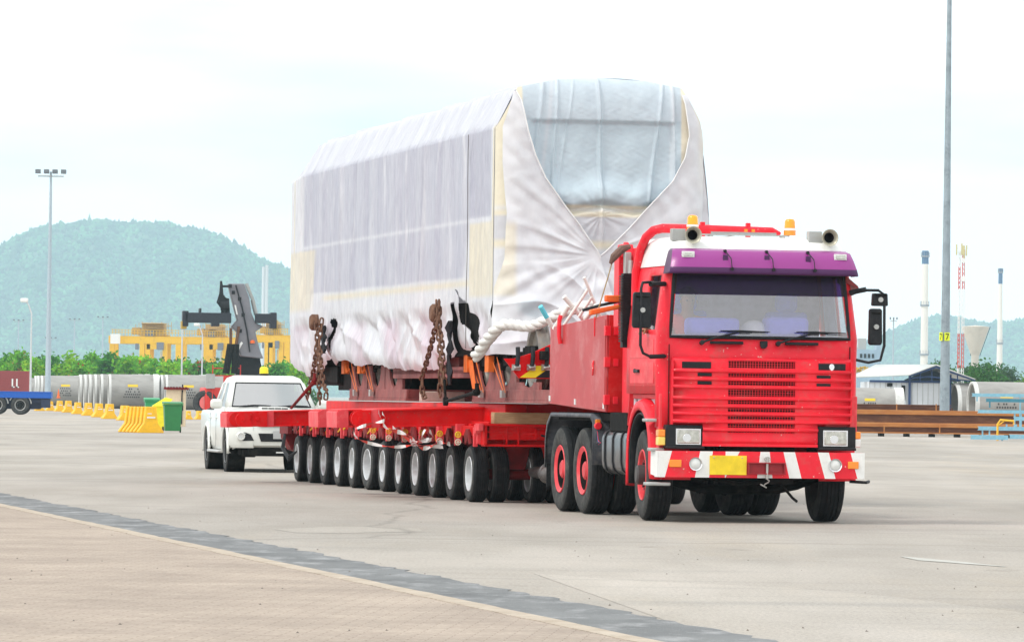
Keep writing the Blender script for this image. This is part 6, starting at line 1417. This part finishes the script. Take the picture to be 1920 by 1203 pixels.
for a_, b_ in ((430, 536), (436, 548), (448, 560), (455, 590), (450, 620)): q0 = rp(a_, b_, -.55); m.box(q0[0] - .12, q0[0] + .1, -.58, -.5, q0[2] - .14, q0[2] + .1)
m.tube([rp(440, 535, -.6), rp(452, 575, -.6), rp(462, 620, -.6), rp(468, 660, -.6)], .05, 5)
m.build('boom_hose', MT['black'], BOOM)
m = MB(); m.prism([(rp(x, y)[0], rp(x, y)[2]) for x, y in ((438, 572), (441, 572), (445, 590), (442, 590))], 'y', -.53, -.50); m.prism([(rp(x, y)[0], rp(x, y)[2]) for x, y in ((444, 652), (452, 640), (455, 643), (447, 658))], 'y', -.56, -.50); m.build('white_stripe', MT['white'], BOOM)
m = MB()
for x0, x1, y0, y1 in ((345, 432, 586, 606), (478, 512, 588, 606), (341, 352, 583, 612), (505, 517, 586, 616), (395, 410, 604, 612), (372, 376, 578, 586)):
    a, b_ = rp(x0, y0), rp(x1, y1); m.box(a[0], b_[0], -1.0, .2, b_[2], a[2])
SPR = m.build('spreader', mat('black_steel', (.02, .024, .035), .5, noise=.3), RS, bevel=.04)
m = MB()
for x0, x1, y0, y1 in ((339, 349, 602, 617), (512, 519, 600, 618)): a, b_ = rp(x0, y0), rp(x1, y1); m.box(a[0], b_[0], -.9, .4, b_[2], a[2])
build_split(m, 'twist_lock_end', mat('dull_ochre', (.45, .3, .06), .6), SPR, bevel=.03)
for a, b_, c_, d_ in (((436, 655), (424, 700), (432, 615), .14), ((446, 655), (440, 700), (447, 612), .14)):
    m = MB(); m.cyl(rp(c_[0], c_[1], -.6), rp(a[0] - 4, a[1] - 8, -.6), .10, mi=1); m.cyl(rp(a[0] - 4, a[1] - 10, -.6), rp(*b_, -.6), .24, n=14); m.build('lift_cylinder', [MT['under'], MT['rust']], RS)
m = MB(); m.prism([(rp(x, y)[0], rp(x, y)[2]) for x, y in ((448, 668), (456, 652), (486, 652), (496, 700), (494, 760), (440, 760))], 'y', .8, 2.5); m.build('boom_support', MT['black'], RS, bevel=.05)
m = MB(); a = rp(386, 726); b_ = rp(500, 772); m.box(a[0], b_[0], 0, 6, b_[2], a[2]); m.box(rp(420, 0)[0], rp(455, 0)[0], -.2, 0, rp(0, 712)[2] , rp(0, 698)[2]); 
m.build('machine_body', mat('machine_red', (.7, .03, .02), .5, noise=.1), RS, bevel=.12)
m = MB()
for x in (400, 452): q = rp(x, 770); m.tube([(q[0], -.1, q[2]), (q[0], -.1, rp(x, 684)[2])], .04, 5)
m.tube([rp(400, 690, -.1), rp(452, 690, -.1)], .035, 5); m.tube([rp(400, 704, -.1), rp(452, 704, -.1)], .035, 5); m.build('handrail', mat('rail_red', (.7, .03, .02), .5), RS)
m = MB(); q = rp(396, 706); m.box(q[0] - .3, q[0] + .3, -.2, .2, q[2] - .8, q[2] + .2); m.build('lamp_box', MT['grey'], RS)
for x in (388, 490): w_ = empty('wheel', (rp(x, 0)[0], .3, .85), PI / 2 - .3, RS); c_ = T5.copy(); c_.name = 'tyre'; COL.objects.link(c_); c_.parent = w_; c_.scale = (1.8, 1.42, 1.42)
m = MB(); q = rp(473, 640, -.55); m.lathe([(-.12, .16), (.05, .14), (.1, 0)], q, 'z', 12); m.build('beacon', mat('orange_beacon', (.9, .15, .02), .4), BOOM)
# pale twin chimney in front of the hill
for px, w_, yt in ((493, 6, 500), (499, 6, 497)):
    a = P(px, yt, 2600); m = MB(); m.tube([(0, 0, 0), (0, 0, a.z)], [1.0, .8], 12); o = m.build('chimney', mat('pale_stack', (.62, .66, .68), .8)); o.location = (a.x, 2600, 0); tag(o, 'pale distant chimney before the hill, %s of the pair' % ('left' if px == 493 else 'right'), 'chimney', 'distant twin chimneys')
# ================================================================ right background
# chimneys
def stack_(px, ytop, w0, w1, Z, bands, lab):
    a = P(px, ytop, Z); H_ = a.z; s = FPX / Z; m = MB(); r0, r1 = w0 / s / 2, w1 / s / 2
    pr = []; mis = []
    for z0, z1, mi in bands: pr.append((z0, mi))
    zs = [H_ * t for t, _ in bands] + [H_]; 
    for k in range(len(bands)):
        t0, t1 = zs[k] / H_, zs[k + 1] / H_; m.lathe([(zs[k], r0 + (r1 - r0) * t0), (zs[k + 1], r0 + (r1 - r0) * t1)], (0, 0, 0), 'z', 24, bands[k][1])
    m.add([(r1 * math.cos(t), r1 * math.sin(t), H_) for t in np.linspace(0, 2 * PI, 25)[:-1]], [tuple(range(24))], 2)
    return m, a, H_, r0, r1
def chim(px, ytop, w0, w1, Z, top, rings, lab):
    a = P(px, ytop, Z); H_ = a.z; s = FPX / Z; r0, r1 = w0 / s / 2, w1 / s / 2; t = empty('chimney', (a.x, Z, 0)); tag(t, lab, 'chimney', 'white chimneys')
    m = MB(); hz = H_ - top / s; m.lathe([(0, r0), (hz, r1 + (r0 - r1) * .1), (H_, r1)], (0, 0, 0), 'z', 24, mis=[0, 1]); m.lathe([(H_, r1), (H_ - .1, r1 * .8), (H_ - 2, 0)], (0, 0, 0), 'z', 24, 2)
    m.build('shaft', [mat('white_stack', (.80, .78, .72), .8, noise=.03), mat('blue_band', (.10, .19, .32), .7), MT['under']], t)
    for f, k in rings:
        z = H_ - f / s; rr_ = r0 + (r1 - r0) * z / H_; m = MB(); m.lathe([(z, rr_), (z, rr_ * 1.28), (z + .4, rr_ * 1.28), (z + .4, rr_)], (0, 0, 0), 'z', 20)
        for q in range(10): A_ = q * .628; m.cyl((rr_ * 1.25 * math.cos(A_), rr_ * 1.25 * math.sin(A_), z), (rr_ * 1.25 * math.cos(A_), rr_ * 1.25 * math.sin(A_), z + 1.3), .05, n=4)
        m.build('platform', mat('platform_grey', (.30, .34, .38), .6), t)
chim(1733.5, 470, 15, 12.5, 1300, 25, ((12, 0), (104, 0), (196, 0)), 'thicker white chimney with blue top left of the numbered lamp pole')
chim(1875, 503, 13, 7.5, 1450, 29, ((9, 0), (142, 0)), 'slimmer white chimney with blue top near the right edge')
# big lamp pole with numbers
Zp = 235; pb = P(1773, 756, Zp); LPm = mat('zinc_pole', (.30, .36, .40), .6, metal=.15, noise=.18, nscale=2, dirt=((.13, .15, .17), .7, 3)); LP_ = tag(empty('lamp_mast', (pb.x, Zp, 0)), 'thick grey lamp pole with two yellow number plates, running out of the top', 'lamp mast')
pt = P(1787.8, 0, Zp); H_ = 24
lean = (pt.x - pb.x) / (pt.z) * H_ * 0
m = MB(); m.tube([(0, 0, 0), (0, 0, 12), (0, 0, H_)], [.235, .155, .08], 12); m.build('pole', LPm, LP_, ang=20)
m = MB(); m.tube([(-1, 0, H_ - .2), (1, 0, H_ - .2)], .05, 6); [m.box(x - .25, x + .25, -.3, .1, H_ - .1, H_ + .3) for x in (-1, -.4, .4, 1)]; m.build('floodlight_ring', MT['grey'], LP_)
m = MB(); m.box(-.42, .42, -.42, .42, -.0, .42); o = m.build('plinth', mat('plinth_concrete', (.5, .48, .43), .9, noise=.1), LP_, bevel=.03)
z7 = P(1773, 631, Zp).z; zt7 = .40
def seven(m, x, z, h, y=-.262, M_=None):
    w_ = h * .55; pr = [(x - w_ / 2, z + h / 2), (x + w_ / 2, z + h / 2), (x + w_ / 2, z + h * .34), (x - w_ * .05, z - h / 2), (x - w_ * .32, z - h / 2), (x + w_ * .2, z + h * .33), (x - w_ / 2, z + h * .33)]
    m.prism(pr, 'y', y, y + .003, 1, M_)
for ang, lab in ((math.radians(14), 0), (math.radians(-62), 1)):
    m = MB(); M_ = Matrix.Rotation(ang, 4, 'Z'); m.box(-.13, .13, -.25, -.235, z7 - .19, z7 + .19, 0, M_); seven(m, 0, z7, .28, -.2535, M_); m.build('number_plate', [mat('fluorescent_yellow', (.75, .85, .01), .5), MT['black']], LP_)
# antenna masts
red_ = mat('mast_red', (.65, .08, .05), .6)
for px, yt, lab, big in ((1797.5, 458, 'slimmer red and white antenna mast right of the numbered pole', 0), (1805, 456, 'antenna mast with cream panels and white boxes', 1)):
    Z = 430; a = P(px, yt, Z); t = empty('antenna_mast', (a.x, Z, 0)); tag(t, lab, 'antenna mast', 'guyed antenna masts'); H_ = a.z; s = FPX / Z
    bands = [(0, (700 - 665)), ]
    m = MB(); w_ = .09 if not big else .12; segs = [(760, 690, 0), (690, 625, 1), (625, 542, 0), (542, 500, 1), (500, yt + 12, 0 if not big else 1)]
    for y0, y1, mi in segs:
        z0, z1 = max(0, P(px, y0, Z).z), P(px, y1, Z).z
        for k in range(3): A_ = k * 2.094; c, d = w_ * math.cos(A_), w_ * math.sin(A_); m.cyl((c, d, z0), (c, d, z1), .028, n=5, mi=mi)
        n_ = int((z1 - z0) / .35)
        for q in range(n_):
            za = z0 + (z1 - z0) * q / n_; zb_ = z0 + (z1 - z0) * (q + 1) / n_
            for k in range(3): A_, B_ = k * 2.094, (k + 1) * 2.094; m.cyl((w_ * math.cos(A_), w_ * math.sin(A_), za), (w_ * math.cos(B_), w_ * math.sin(B_), zb_), .014, n=4, mi=mi)
    m.build('lattice', [MT['white'], red_], t)
    for dx, dz, h in (((-.25, 0, .9), (.3, -.1, .8)) if not big else ((-.15, 0, 1.0), (.25, -.15, .9), (.05, -.2, 1.1))):
        m = MB(); m.box(dx - .06, dx + .06, -.2, .0, H_ + dz - h, H_ + dz); m.build('panel_antenna', mat('cream_panel', (.6, .55, .3), .6), t, bevel=.02)
    if big:
        for y in (488, 523): z = P(px, y, Z).z; m = MB(); m.box(-.17, .17, -.2, .0, z - .2, z + .2); m.build('equipment_box', MT['white'], t, bevel=.02)
# water tower
Z = 1000; a = P(1829, 612, Z); t = empty('water_tower', (a.x, Z, 0)); tag(t, 'pale concrete water tower shaped like an inverted cone', 'water tower'); s = FPX / Z; H_ = a.z
m = MB(); wt = mat('tower_concrete', (.62, .58, .50), .9, noise=.08, nscale=.3, dirt=((.25, .23, .2), .5, .3)); nk = P(1829, 667, Z).z
m.lathe([(0, .75), (nk, .75), (nk + .3, .9), (H_ - .35, 2.65), (H_, 2.7), (H_ + .15, 1.0), (H_ + .25, 0)], (0, 0, 0), 'z', 32); m.build('tank', wt, t, ang=30)
m = MB(); m.tube([(.9, -.2, nk), (2.9, -.2, H_)], .06, 5); m.tube([(-.9, -.2, nk), (-.9, -.2, H_ - 2)], .06, 5); m.build('drain_pipe', MT['under'], t)
# open-gabled warehouse
Z = 300; s = FPX / Z; BL = P(1590, 758, Z); t = empty('warehouse', (P(1700, 700, Z).x, Z, 0)); tag(t, 'low white warehouse with pale gabled roof and dark blue frame', 'building'); ox = t.location.x
Xl = lambda px: (px - 1700) / s; Zz = lambda px, py: P(px, py, Z).z
dark = mat('dark_blue_frame', (.02, .05, .14), .5); wl = mat('white_panel_wall', (.66, .69, .72), .6, noise=.06, nscale=1)
m = MB(); x0, x1 = Xl(1632), Xl(1782); m.box(x0, x1, .1, 8, -.05, Zz(1700, 716)); m.build('wall', wl, t)
m = MB()
for x in np.linspace(x0, x1, 16): m.box(x - .012, x + .012, .07, .098, 0, Zz(1700, 716))
m.build('wall_panel_joint', MT['grey'], t)
m = MB()
for px in (1707, 1783): m.box(Xl(px) - .07, Xl(px) + .07, -.1, .08, 0, Zz(px, 702))
m.box(x0, x1, -.02, .06, Zz(1700, 717), Zz(1700, 713)); m.build('steel_frame', dark, t)
rg = (Xl(1755), Zz(1755, 684)); el = (Xl(1704), Zz(1704, 703)); er = (Xl(1828), Zz(1828, 711)); el2 = (Xl(1610), Zz(1610, 706)); rg2 = (Xl(1662), Zz(1662, 683))
m = MB(); yb_ = 7
m.add([(el[0], -.8, el[1]), (rg[0], -.8, rg[1]), (rg2[0] - .1, yb_, rg2[1] + .02), (Xl(1602), 3, Zz(1602, 707))], [(0, 1, 2, 3)])
m.add([(rg[0], -.8, rg[1]), (er[0], -.8, er[1]), (er[0] + .2, 7, er[1]), (rg2[0] - .1, yb_, rg2[1] + .02)], [(0, 1, 2, 3)])
m.build('roof', mat('pale_metal_roof', (.62, .64, .62), .5, noise=.06), t, solid=.06)
m = MB(); 
m.prism([(el[0], el[1] - .03), (rg[0], rg[1] - .06), (er[0], er[1] - .04), (er[0], er[1] - .12), (rg[0], rg[1] - .18), (el[0], el[1] - .12)], 'y', -.75, -.65)
for px, yt in ((1725, 697), (1747, 690), (1770, 692), (1795, 702)): m.cyl((Xl(px), -.6, Zz(px, 715)), (Xl(px), -.6, Zz(px, yt)), .035, n=5)
m.tube([(el[0], -.6, el[1] - .2), (Xl(1740), -.6, Zz(1740, 706)), (er[0] - .3, -.6, er[1] - .1)], .04, 5)
m.build('roof_truss', dark, t)
m = MB(); m.prism([(el[0] + .1, el[1] - .25), (rg[0], rg[1] - .2), (er[0] - .3, er[1] - .15), (Xl(1783), Zz(1783, 714)), (el[0] + .1, Zz(1704, 714))], 'y', 4, 4.1); m.build('gable_shade', mat('blue_grey_shade', (.14, .18, .24), .8), t)  # dark sheet standing in for the shade inside the open gable
m = MB(); m.box(Xl(1692), Xl(1699), .02, .09, Zz(1695, 750), Zz(1695, 722)); m.box(Xl(1665), Xl(1675), .02, .09, Zz(1670, 724), Zz(1670, 718)); m.build('window', MT['under'], t)
# concrete pipes on the right
for px, Z, R_, L_, rz_, lab, mk in ((1570, 285, 1.02, 3.7, .05, 'concrete pipe between the truck cab and the warehouse, in front of its wall', True), (1823, 280, 1.22, 3.6, .12, 'large concrete pipe with stencilled marks right of the lamp pole', True), (1790, 300, 1.22, 3.4, .15, 'concrete pipe just behind the large marked one by the lamp pole', False), (1910, 290, 1.2, 3.0, .1, 'concrete pipe cut by the right edge', False)):
    o = pipe(px, Z, R_, L_, rz_, lab, mk, 'pipes right of the truck')
    o.location.z = R_ + .25
# rusty steel stock
RST = mat('rust_top', (.50, .20, .05), .85, var=(.36, .13, .04), nscale=2, sc=(.5, 2, 2), dirt=((.6, .33, .12), .5, 3)); RSD = mat('rust_web', (.17, .07, .035), .9, var=(.11, .04, .025), nscale=3, sc=(.4, 2, 2), dirt=((.3, .14, .07), .5, 3))
def stock(px0, px1, py0, py1, Z, n, lab, rz_=-.02, flange=True):
    a, b_ = P(px0, py0, Z), P(px1, py1, Z); L_ = b_.x - a.x; top, bot = P((px0 + px1) / 2, py0, Z).z, P((px0 + px1) / 2, py1, Z).z
    m = MB(); h = (top - bot) 
    if flange: m.box(0, L_, -.08, .8, h - .05 - h * .25, h, 0); m.box(0, L_, .05, .7, .0, h * .75, 1); m.box(0, L_, -.06, .75, 0, .06, 0)
    else:
        for k in range(n): m.box(random.uniform(0, .2), L_ - random.uniform(0, .4), -.05, .8, h * k / n + .01, h * (k + .75) / n, 1); 
        m.box(.1, L_ - .3, .02, .7, 0, h * .96, 1)
    o = m.build('steel_beam', [RST, RSD], None, bevel=.01); o.location = (a.x, Z, bot); o.rotation_euler = (0, 0, rz_); tag(o, lab, 'steel beam', 'rusting steel stock')
stock(1540, 1795, 757, 771, 240, 5, 'bundle of thin dark rusty plates on top of the steel stock', .0, False)
stock(1545, 1930, 769, 795, 228, 1, 'upper of the two long orange-brown beams by the lamp pole', -.01)
stock(1545, 1930, 794, 813, 222, 1, 'lower of the two long orange-brown beams by the lamp pole', -.01)
for x in np.arange(15, 24, 1.1): m = MB(); m.box(x - .09, x + .09, 221.8, 223.2, 0, P(1750, 813, 222).z - .01); tag(m.build('timber_bearer', MT['under']), 'one of the short dark bearers under the lower rusty beam', 'bearer', 'bearers under the rusty beams')
for (px, Z, y0, y1), wl_ in zip(((1660, 221.6, 796, 812), (1764, 221.6, 795, 812), (1757, 239.6, 757, 770), (1683, 239.6, 757, 770)), ('wire round the lower rusty beam, nearer the truck', 'wire round the lower rusty beam, nearer the lamp pole', 'wire round the thin plate bundle below the lamp pole', 'wire round the thin plate bundle below the warehouse')):
    m = MB(); a, b_ = P(px, y0, Z), P(px + 2, y1, Z); m.box(a.x - .02, a.x + .03, Z - .06, Z - .02, b_.z, a.z); tag(m.build('binding_wire', RST), 'rusty ' + wl_, 'wire', 'binding wires')
# light blue frames and yellow frame at the right edge
LB = mat('pale_blue_paint', (.22, .47, .60), .5, noise=.1, dirt=((.45, .5, .5), .5, 4)); TEAL = mat('teal_paint', (.05, .22, .30), .5, noise=.15)
def bar(px0, px1, py, th, Z, lab, mt, legs=()):
    a, b_ = P(px0, py, Z), P(px1, py, Z); s = FPX / Z; h = th / s; t = empty('steel_frame', (a.x, Z, a.z)); tag(t, lab, 'steel frame', 'pale blue frames at the right edge'); L_ = b_.x - a.x
    m = MB(); m.box(0, L_, 0, .03, 0, h); m.box(0, L_, 0, .35, h, h + .025); m.box(0, L_, 0, .35, -.025, 0); m.build('rail', mt, t)
    for px, y1 in legs: c = P(px, y1, Z); m = MB(); m.box(c.x - a.x - .03, c.x - a.x + .03, .03, .1, c.z - a.z, 0); m.build('post', mt, t)
bar(1825, 1935, 739 + 3, 4, 215, 'topmost pale blue frame rail crossing the large pipe', LB, ((1834, 752), (1915, 800)))
bar(1851, 1935, 749 + 3, 4, 212, 'dark teal frame rail below the topmost blue one', TEAL, ((1858, 764),))
bar(1836, 1935, 772 + 1, 4, 210, 'pale blue frame rail level with the upper rusty beam', LB, ((1905, 800), (1917, 800)))
bar(1904, 1935, 785 + 2, 5, 208, 'short pale blue rail beside the yellow frame', LB, ())
bar(1837, 1935, 802 + 3, 5, 206, 'pale blue rail in front of the lower rusty beam', LB, ((1845, 820), (1858, 820), (1890, 795), (1908, 795)))
bar(1823, 1893, 818 + 4, 6, 204, 'lowest pale blue rail resting on the ground', LB, ((1882, 829),))
bar(1896, 1935, 817 + 4, 6, 204, 'lowest pale blue rail cut by the right edge', LB, ())
Z = 205; a = P(1873, 828, Z)
m = MB(); m.tube([P(1873, 829, Z), P(1873, 795, Z), P(1878, 787, Z), P(1903, 789, Z), P(1903, 795, Z)], .045, 8); m.tube([P(1873, 798, Z), P(1885, 789, Z)], .03, 6)
o = m.build('yellow_stand', MT['yellow']); tag(o, 'yellow tubular stand among the pale blue frames', 'stand')
# trees on the right
for i, (px, py, Z, R_, k, lab) in enumerate(((1762, 680, 520, 1.6, 0, 'green tree left of the lamp pole, above the warehouse roof'), (1785, 678, 520, 2.0, 0, 'green tree directly behind the lamp pole'), (1818, 682, 560, 2.2, 1, 'grey-green tree below the water tower'),
        (1845, 676, 470, 2.6, 0, 'largest round green tree below the water tower'), (1862, 690, 480, 1.8, 1, 'dark green tree right of the largest tree'), (1888, 683, 600, 2.2, 1, 'slender dark conifer-like tree near the right edge'), (1905, 697, 600, 2.2, 1, 'grey-green tree at the foot of the slim chimney'), (1922, 702, 520, 2.0, 2, 'light green bush at the right edge'), (1740, 700, 540, 1.5, 0, 'small green tree behind the warehouse gable'))):
    p = P(px, py, Z); t = leafy('tree', (p.x, Z, -.5), R_, p.z + .5, 500 + i, 1400, .20, [(.045, .15, .025), (.05, .12, .045), (.12, .26, .02)][k], .13, cl=16, base=.6); tag(t, lab, 'tree', 'trees behind the warehouse')
# distant industry between the cab and the warehouse
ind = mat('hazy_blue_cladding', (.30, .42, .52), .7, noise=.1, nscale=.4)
for px0, px1, py, Z, lab in ((1608, 1646, 655, 1100, 'distant blue-grey industrial block beside the truck mirror'), (1644, 1652, 638, 1150, 'narrow distant tower next to the blue-grey block')):
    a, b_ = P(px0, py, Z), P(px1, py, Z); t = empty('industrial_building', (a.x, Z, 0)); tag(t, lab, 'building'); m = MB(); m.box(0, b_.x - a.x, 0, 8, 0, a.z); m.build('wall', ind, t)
    if px1 - px0 > 20:
        m = MB(); [m.box(.6 + k * .85, 1.1 + k * .85, -.1, -.02, a.z - 1.8, a.z - .9) for k in range(4)]; m.build('window', MT['under'], t); m = MB(); m.box(.3, 2.0, 1, 4, a.z, a.z + 2.4); m.build('roof_plant', MT['grey'], t)
mast(1675.5, 597, 690, 700, .13, .09, 'thin lamp post with a small lamp cluster right of the mirror', 'flood', 3, .45)
a = P(1620, 692, 420); m = MB()
for k in range(40): x = random.uniform(-1.6, .7); z = random.uniform(0, .5) * (1 - abs(x) / 2); m.tube([(x, random.uniform(-.3, .3), z), (x + random.uniform(-.4, .4), random.uniform(-.3, .3), z + random.uniform(0, .3))], .06, 5)
o = m.build('ochre_machinery', mat('ochre_machine', (.5, .32, .05), .7, noise=.3)); o.location = (a.x, 420, a.z - .3); tag(o, 'heap of ochre machinery parts beyond the warehouse roof edge', 'machinery')
# ================================================================ hills with their woods, and the haze
def hill(name, sil, Z, depth, seed, ntree, lab, back=1.0):
    px = np.array([s[0] for s in sil]); top = np.array([P(s[0], s[1], Z).z for s in sil]); X = np.array([P(s[0], s[1], Z).x for s in sil])
    xs = np.linspace(X[0], X[-1], 120); zs = np.interp(xs, X, top); nyy = 40; r = np.random.default_rng(seed)
    v = np.linspace(-1, 1, nyy); Vg = np.zeros((nyy, 120, 3))
    for i, t in enumerate(v):
        prof_ = max(0, 1 - abs(t) ** 1.7); g_ = .07 * np.sin(xs / 37 + 3 * t) * (1 - abs(t)) + .05 * np.sin(xs / 17 + 5 * t + 1) * (1 - abs(t))
        Vg[i, :, 0] = xs; Vg[i, :, 1] = Z + t * depth; Vg[i, :, 2] = zs * (prof_ - (g_ * abs(t) * 3 if t < 0 else 0)) * (1 if t < 0 else back) - 2.5
    o = nmesh(name, Vg.reshape(-1, 3), gridfaces(nyy, 120), None, mat('wooded_slope', (.05, .10, .04), .9, noise=.3, nscale=.02), None); tag(o, kind='structure')
    # woodland: many small crowns
    u = r.uniform(0, 1, ntree); tv = -np.sqrt(r.uniform(0, 1, ntree)) * .98; tv[: ntree // 8] = r.uniform(-.12, .05, ntree // 8)
    xq = X[0] + (X[-1] - X[0]) * u; fi = (tv + 1) / 2 * (nyy - 1); fj = u * 119; i0 = np.clip(fi.astype(int), 0, nyy - 2); j0 = np.clip(fj.astype(int), 0, 118); zq = Vg[i0, j0, 2]; zq = zq + (Vg[i0 + 1, j0, 2] - zq) * (fi - i0) + (Vg[i0, j0 + 1, 2] - Vg[i0, j0, 2]) * (fj - j0)
    import bmesh
    bm = bmesh.new(); bmesh.ops.create_icosphere(bm, subdivisions=1, radius=1); tv0 = np.array([x.co[:] for x in bm.verts]); tf = np.array([[x.index for x in f.verts] for f in bm.faces]); bm.free()
    R0 = r.uniform(2.4, 5.6, ntree); S_ = np.stack([R0, R0, R0 * r.uniform(.7, 1.2, ntree) * np.where(np.arange(ntree) < ntree // 8, 1.5, 1)], 1)
    A = r.uniform(0, 6.28, ntree); ca, sa = np.cos(A), np.sin(A); T_ = tv0[None] * (1 + .35 * r.normal(size=(ntree, len(tv0), 1)))
    T_ = T_ * S_[:, None]; XX = T_[..., 0] * ca[:, None] - T_[..., 1] * sa[:, None]; YY = T_[..., 0] * sa[:, None] + T_[..., 1] * ca[:, None]
    V = np.stack([XX + xq[:, None], YY + (Z + tv * depth)[:, None], T_[..., 2] + (zq + R0 * .4)[:, None]], -1)
    F = (tf[None] + (np.arange(ntree) * len(tv0))[:, None, None]).reshape(-1, 3)
    big = .5 + .5 * np.sin(xq / 31 + tv * 7) * np.sin(xq / 15 - tv * 11)
    cc = np.array([.045, .165, .06]) * r.uniform(.25, 1.7, (ntree, 1)) * (.6 + .8 * big[:, None]) * np.stack([1 + .5 * r.random(ntree), np.ones(ntree), np.ones(ntree)], 1)
    C = np.repeat(cc, len(tv0), 0)
    o = nmesh('woodland', V.reshape(-1, 3), F, C, LEAF, None); tag(o, lab, 'woodland', kind='stuff')
hill('hill', [(-260, 560), (-160, 520), (-60, 485), (0, 465), (50, 445), (100, 428), (150, 421), (215, 418), (300, 424), (380, 437), (440, 462), (500, 495), (545, 512), (600, 545), (680, 585), (800, 640), (950, 690), (1100, 735)], 8300, 700, 3, 24000, 'dense hazy green wood covering the broad left hill')
hill('hill', [(1380, 740), (1480, 715), (1580, 672), (1640, 640), (1690, 615), (1735, 600), (1770, 596), (1800, 600), (1850, 612), (1880, 608), (1920, 604), (1990, 590), (2080, 600), (2200, 650), (2330, 720)], 8800, 700, 5, 12000, 'hazy blue-green wood on the low right hill')
hz = MB().box(-3600, 3600, -80, 9900, -4.5, 415).build('haze', [bpy.data.materials.new('haze_air')])
hm = hz.data.materials[0]; hm.use_nodes = True; n_ = hm.node_tree; n_.nodes.clear(); o_ = N(n_, 'ShaderNodeOutputMaterial'); pv = N(n_, 'ShaderNodeVolumePrincipled')
pv.inputs['Color'].default_value = (.63, .88, 1, 1); pv.inputs['Density'].default_value = .000115; pv.inputs['Anisotropy'].default_value = 0
n_.links.new(pv.outputs[0], o_.inputs['Volume']); tag(hz, 'pale blue haze over the distance', 'haze', kind='stuff')
# ---------------------------------------------------------------- prototypes are only mesh sources
for o in list(COL.objects):
    if o.name.startswith('proto_'): bpy.data.objects.remove(o)
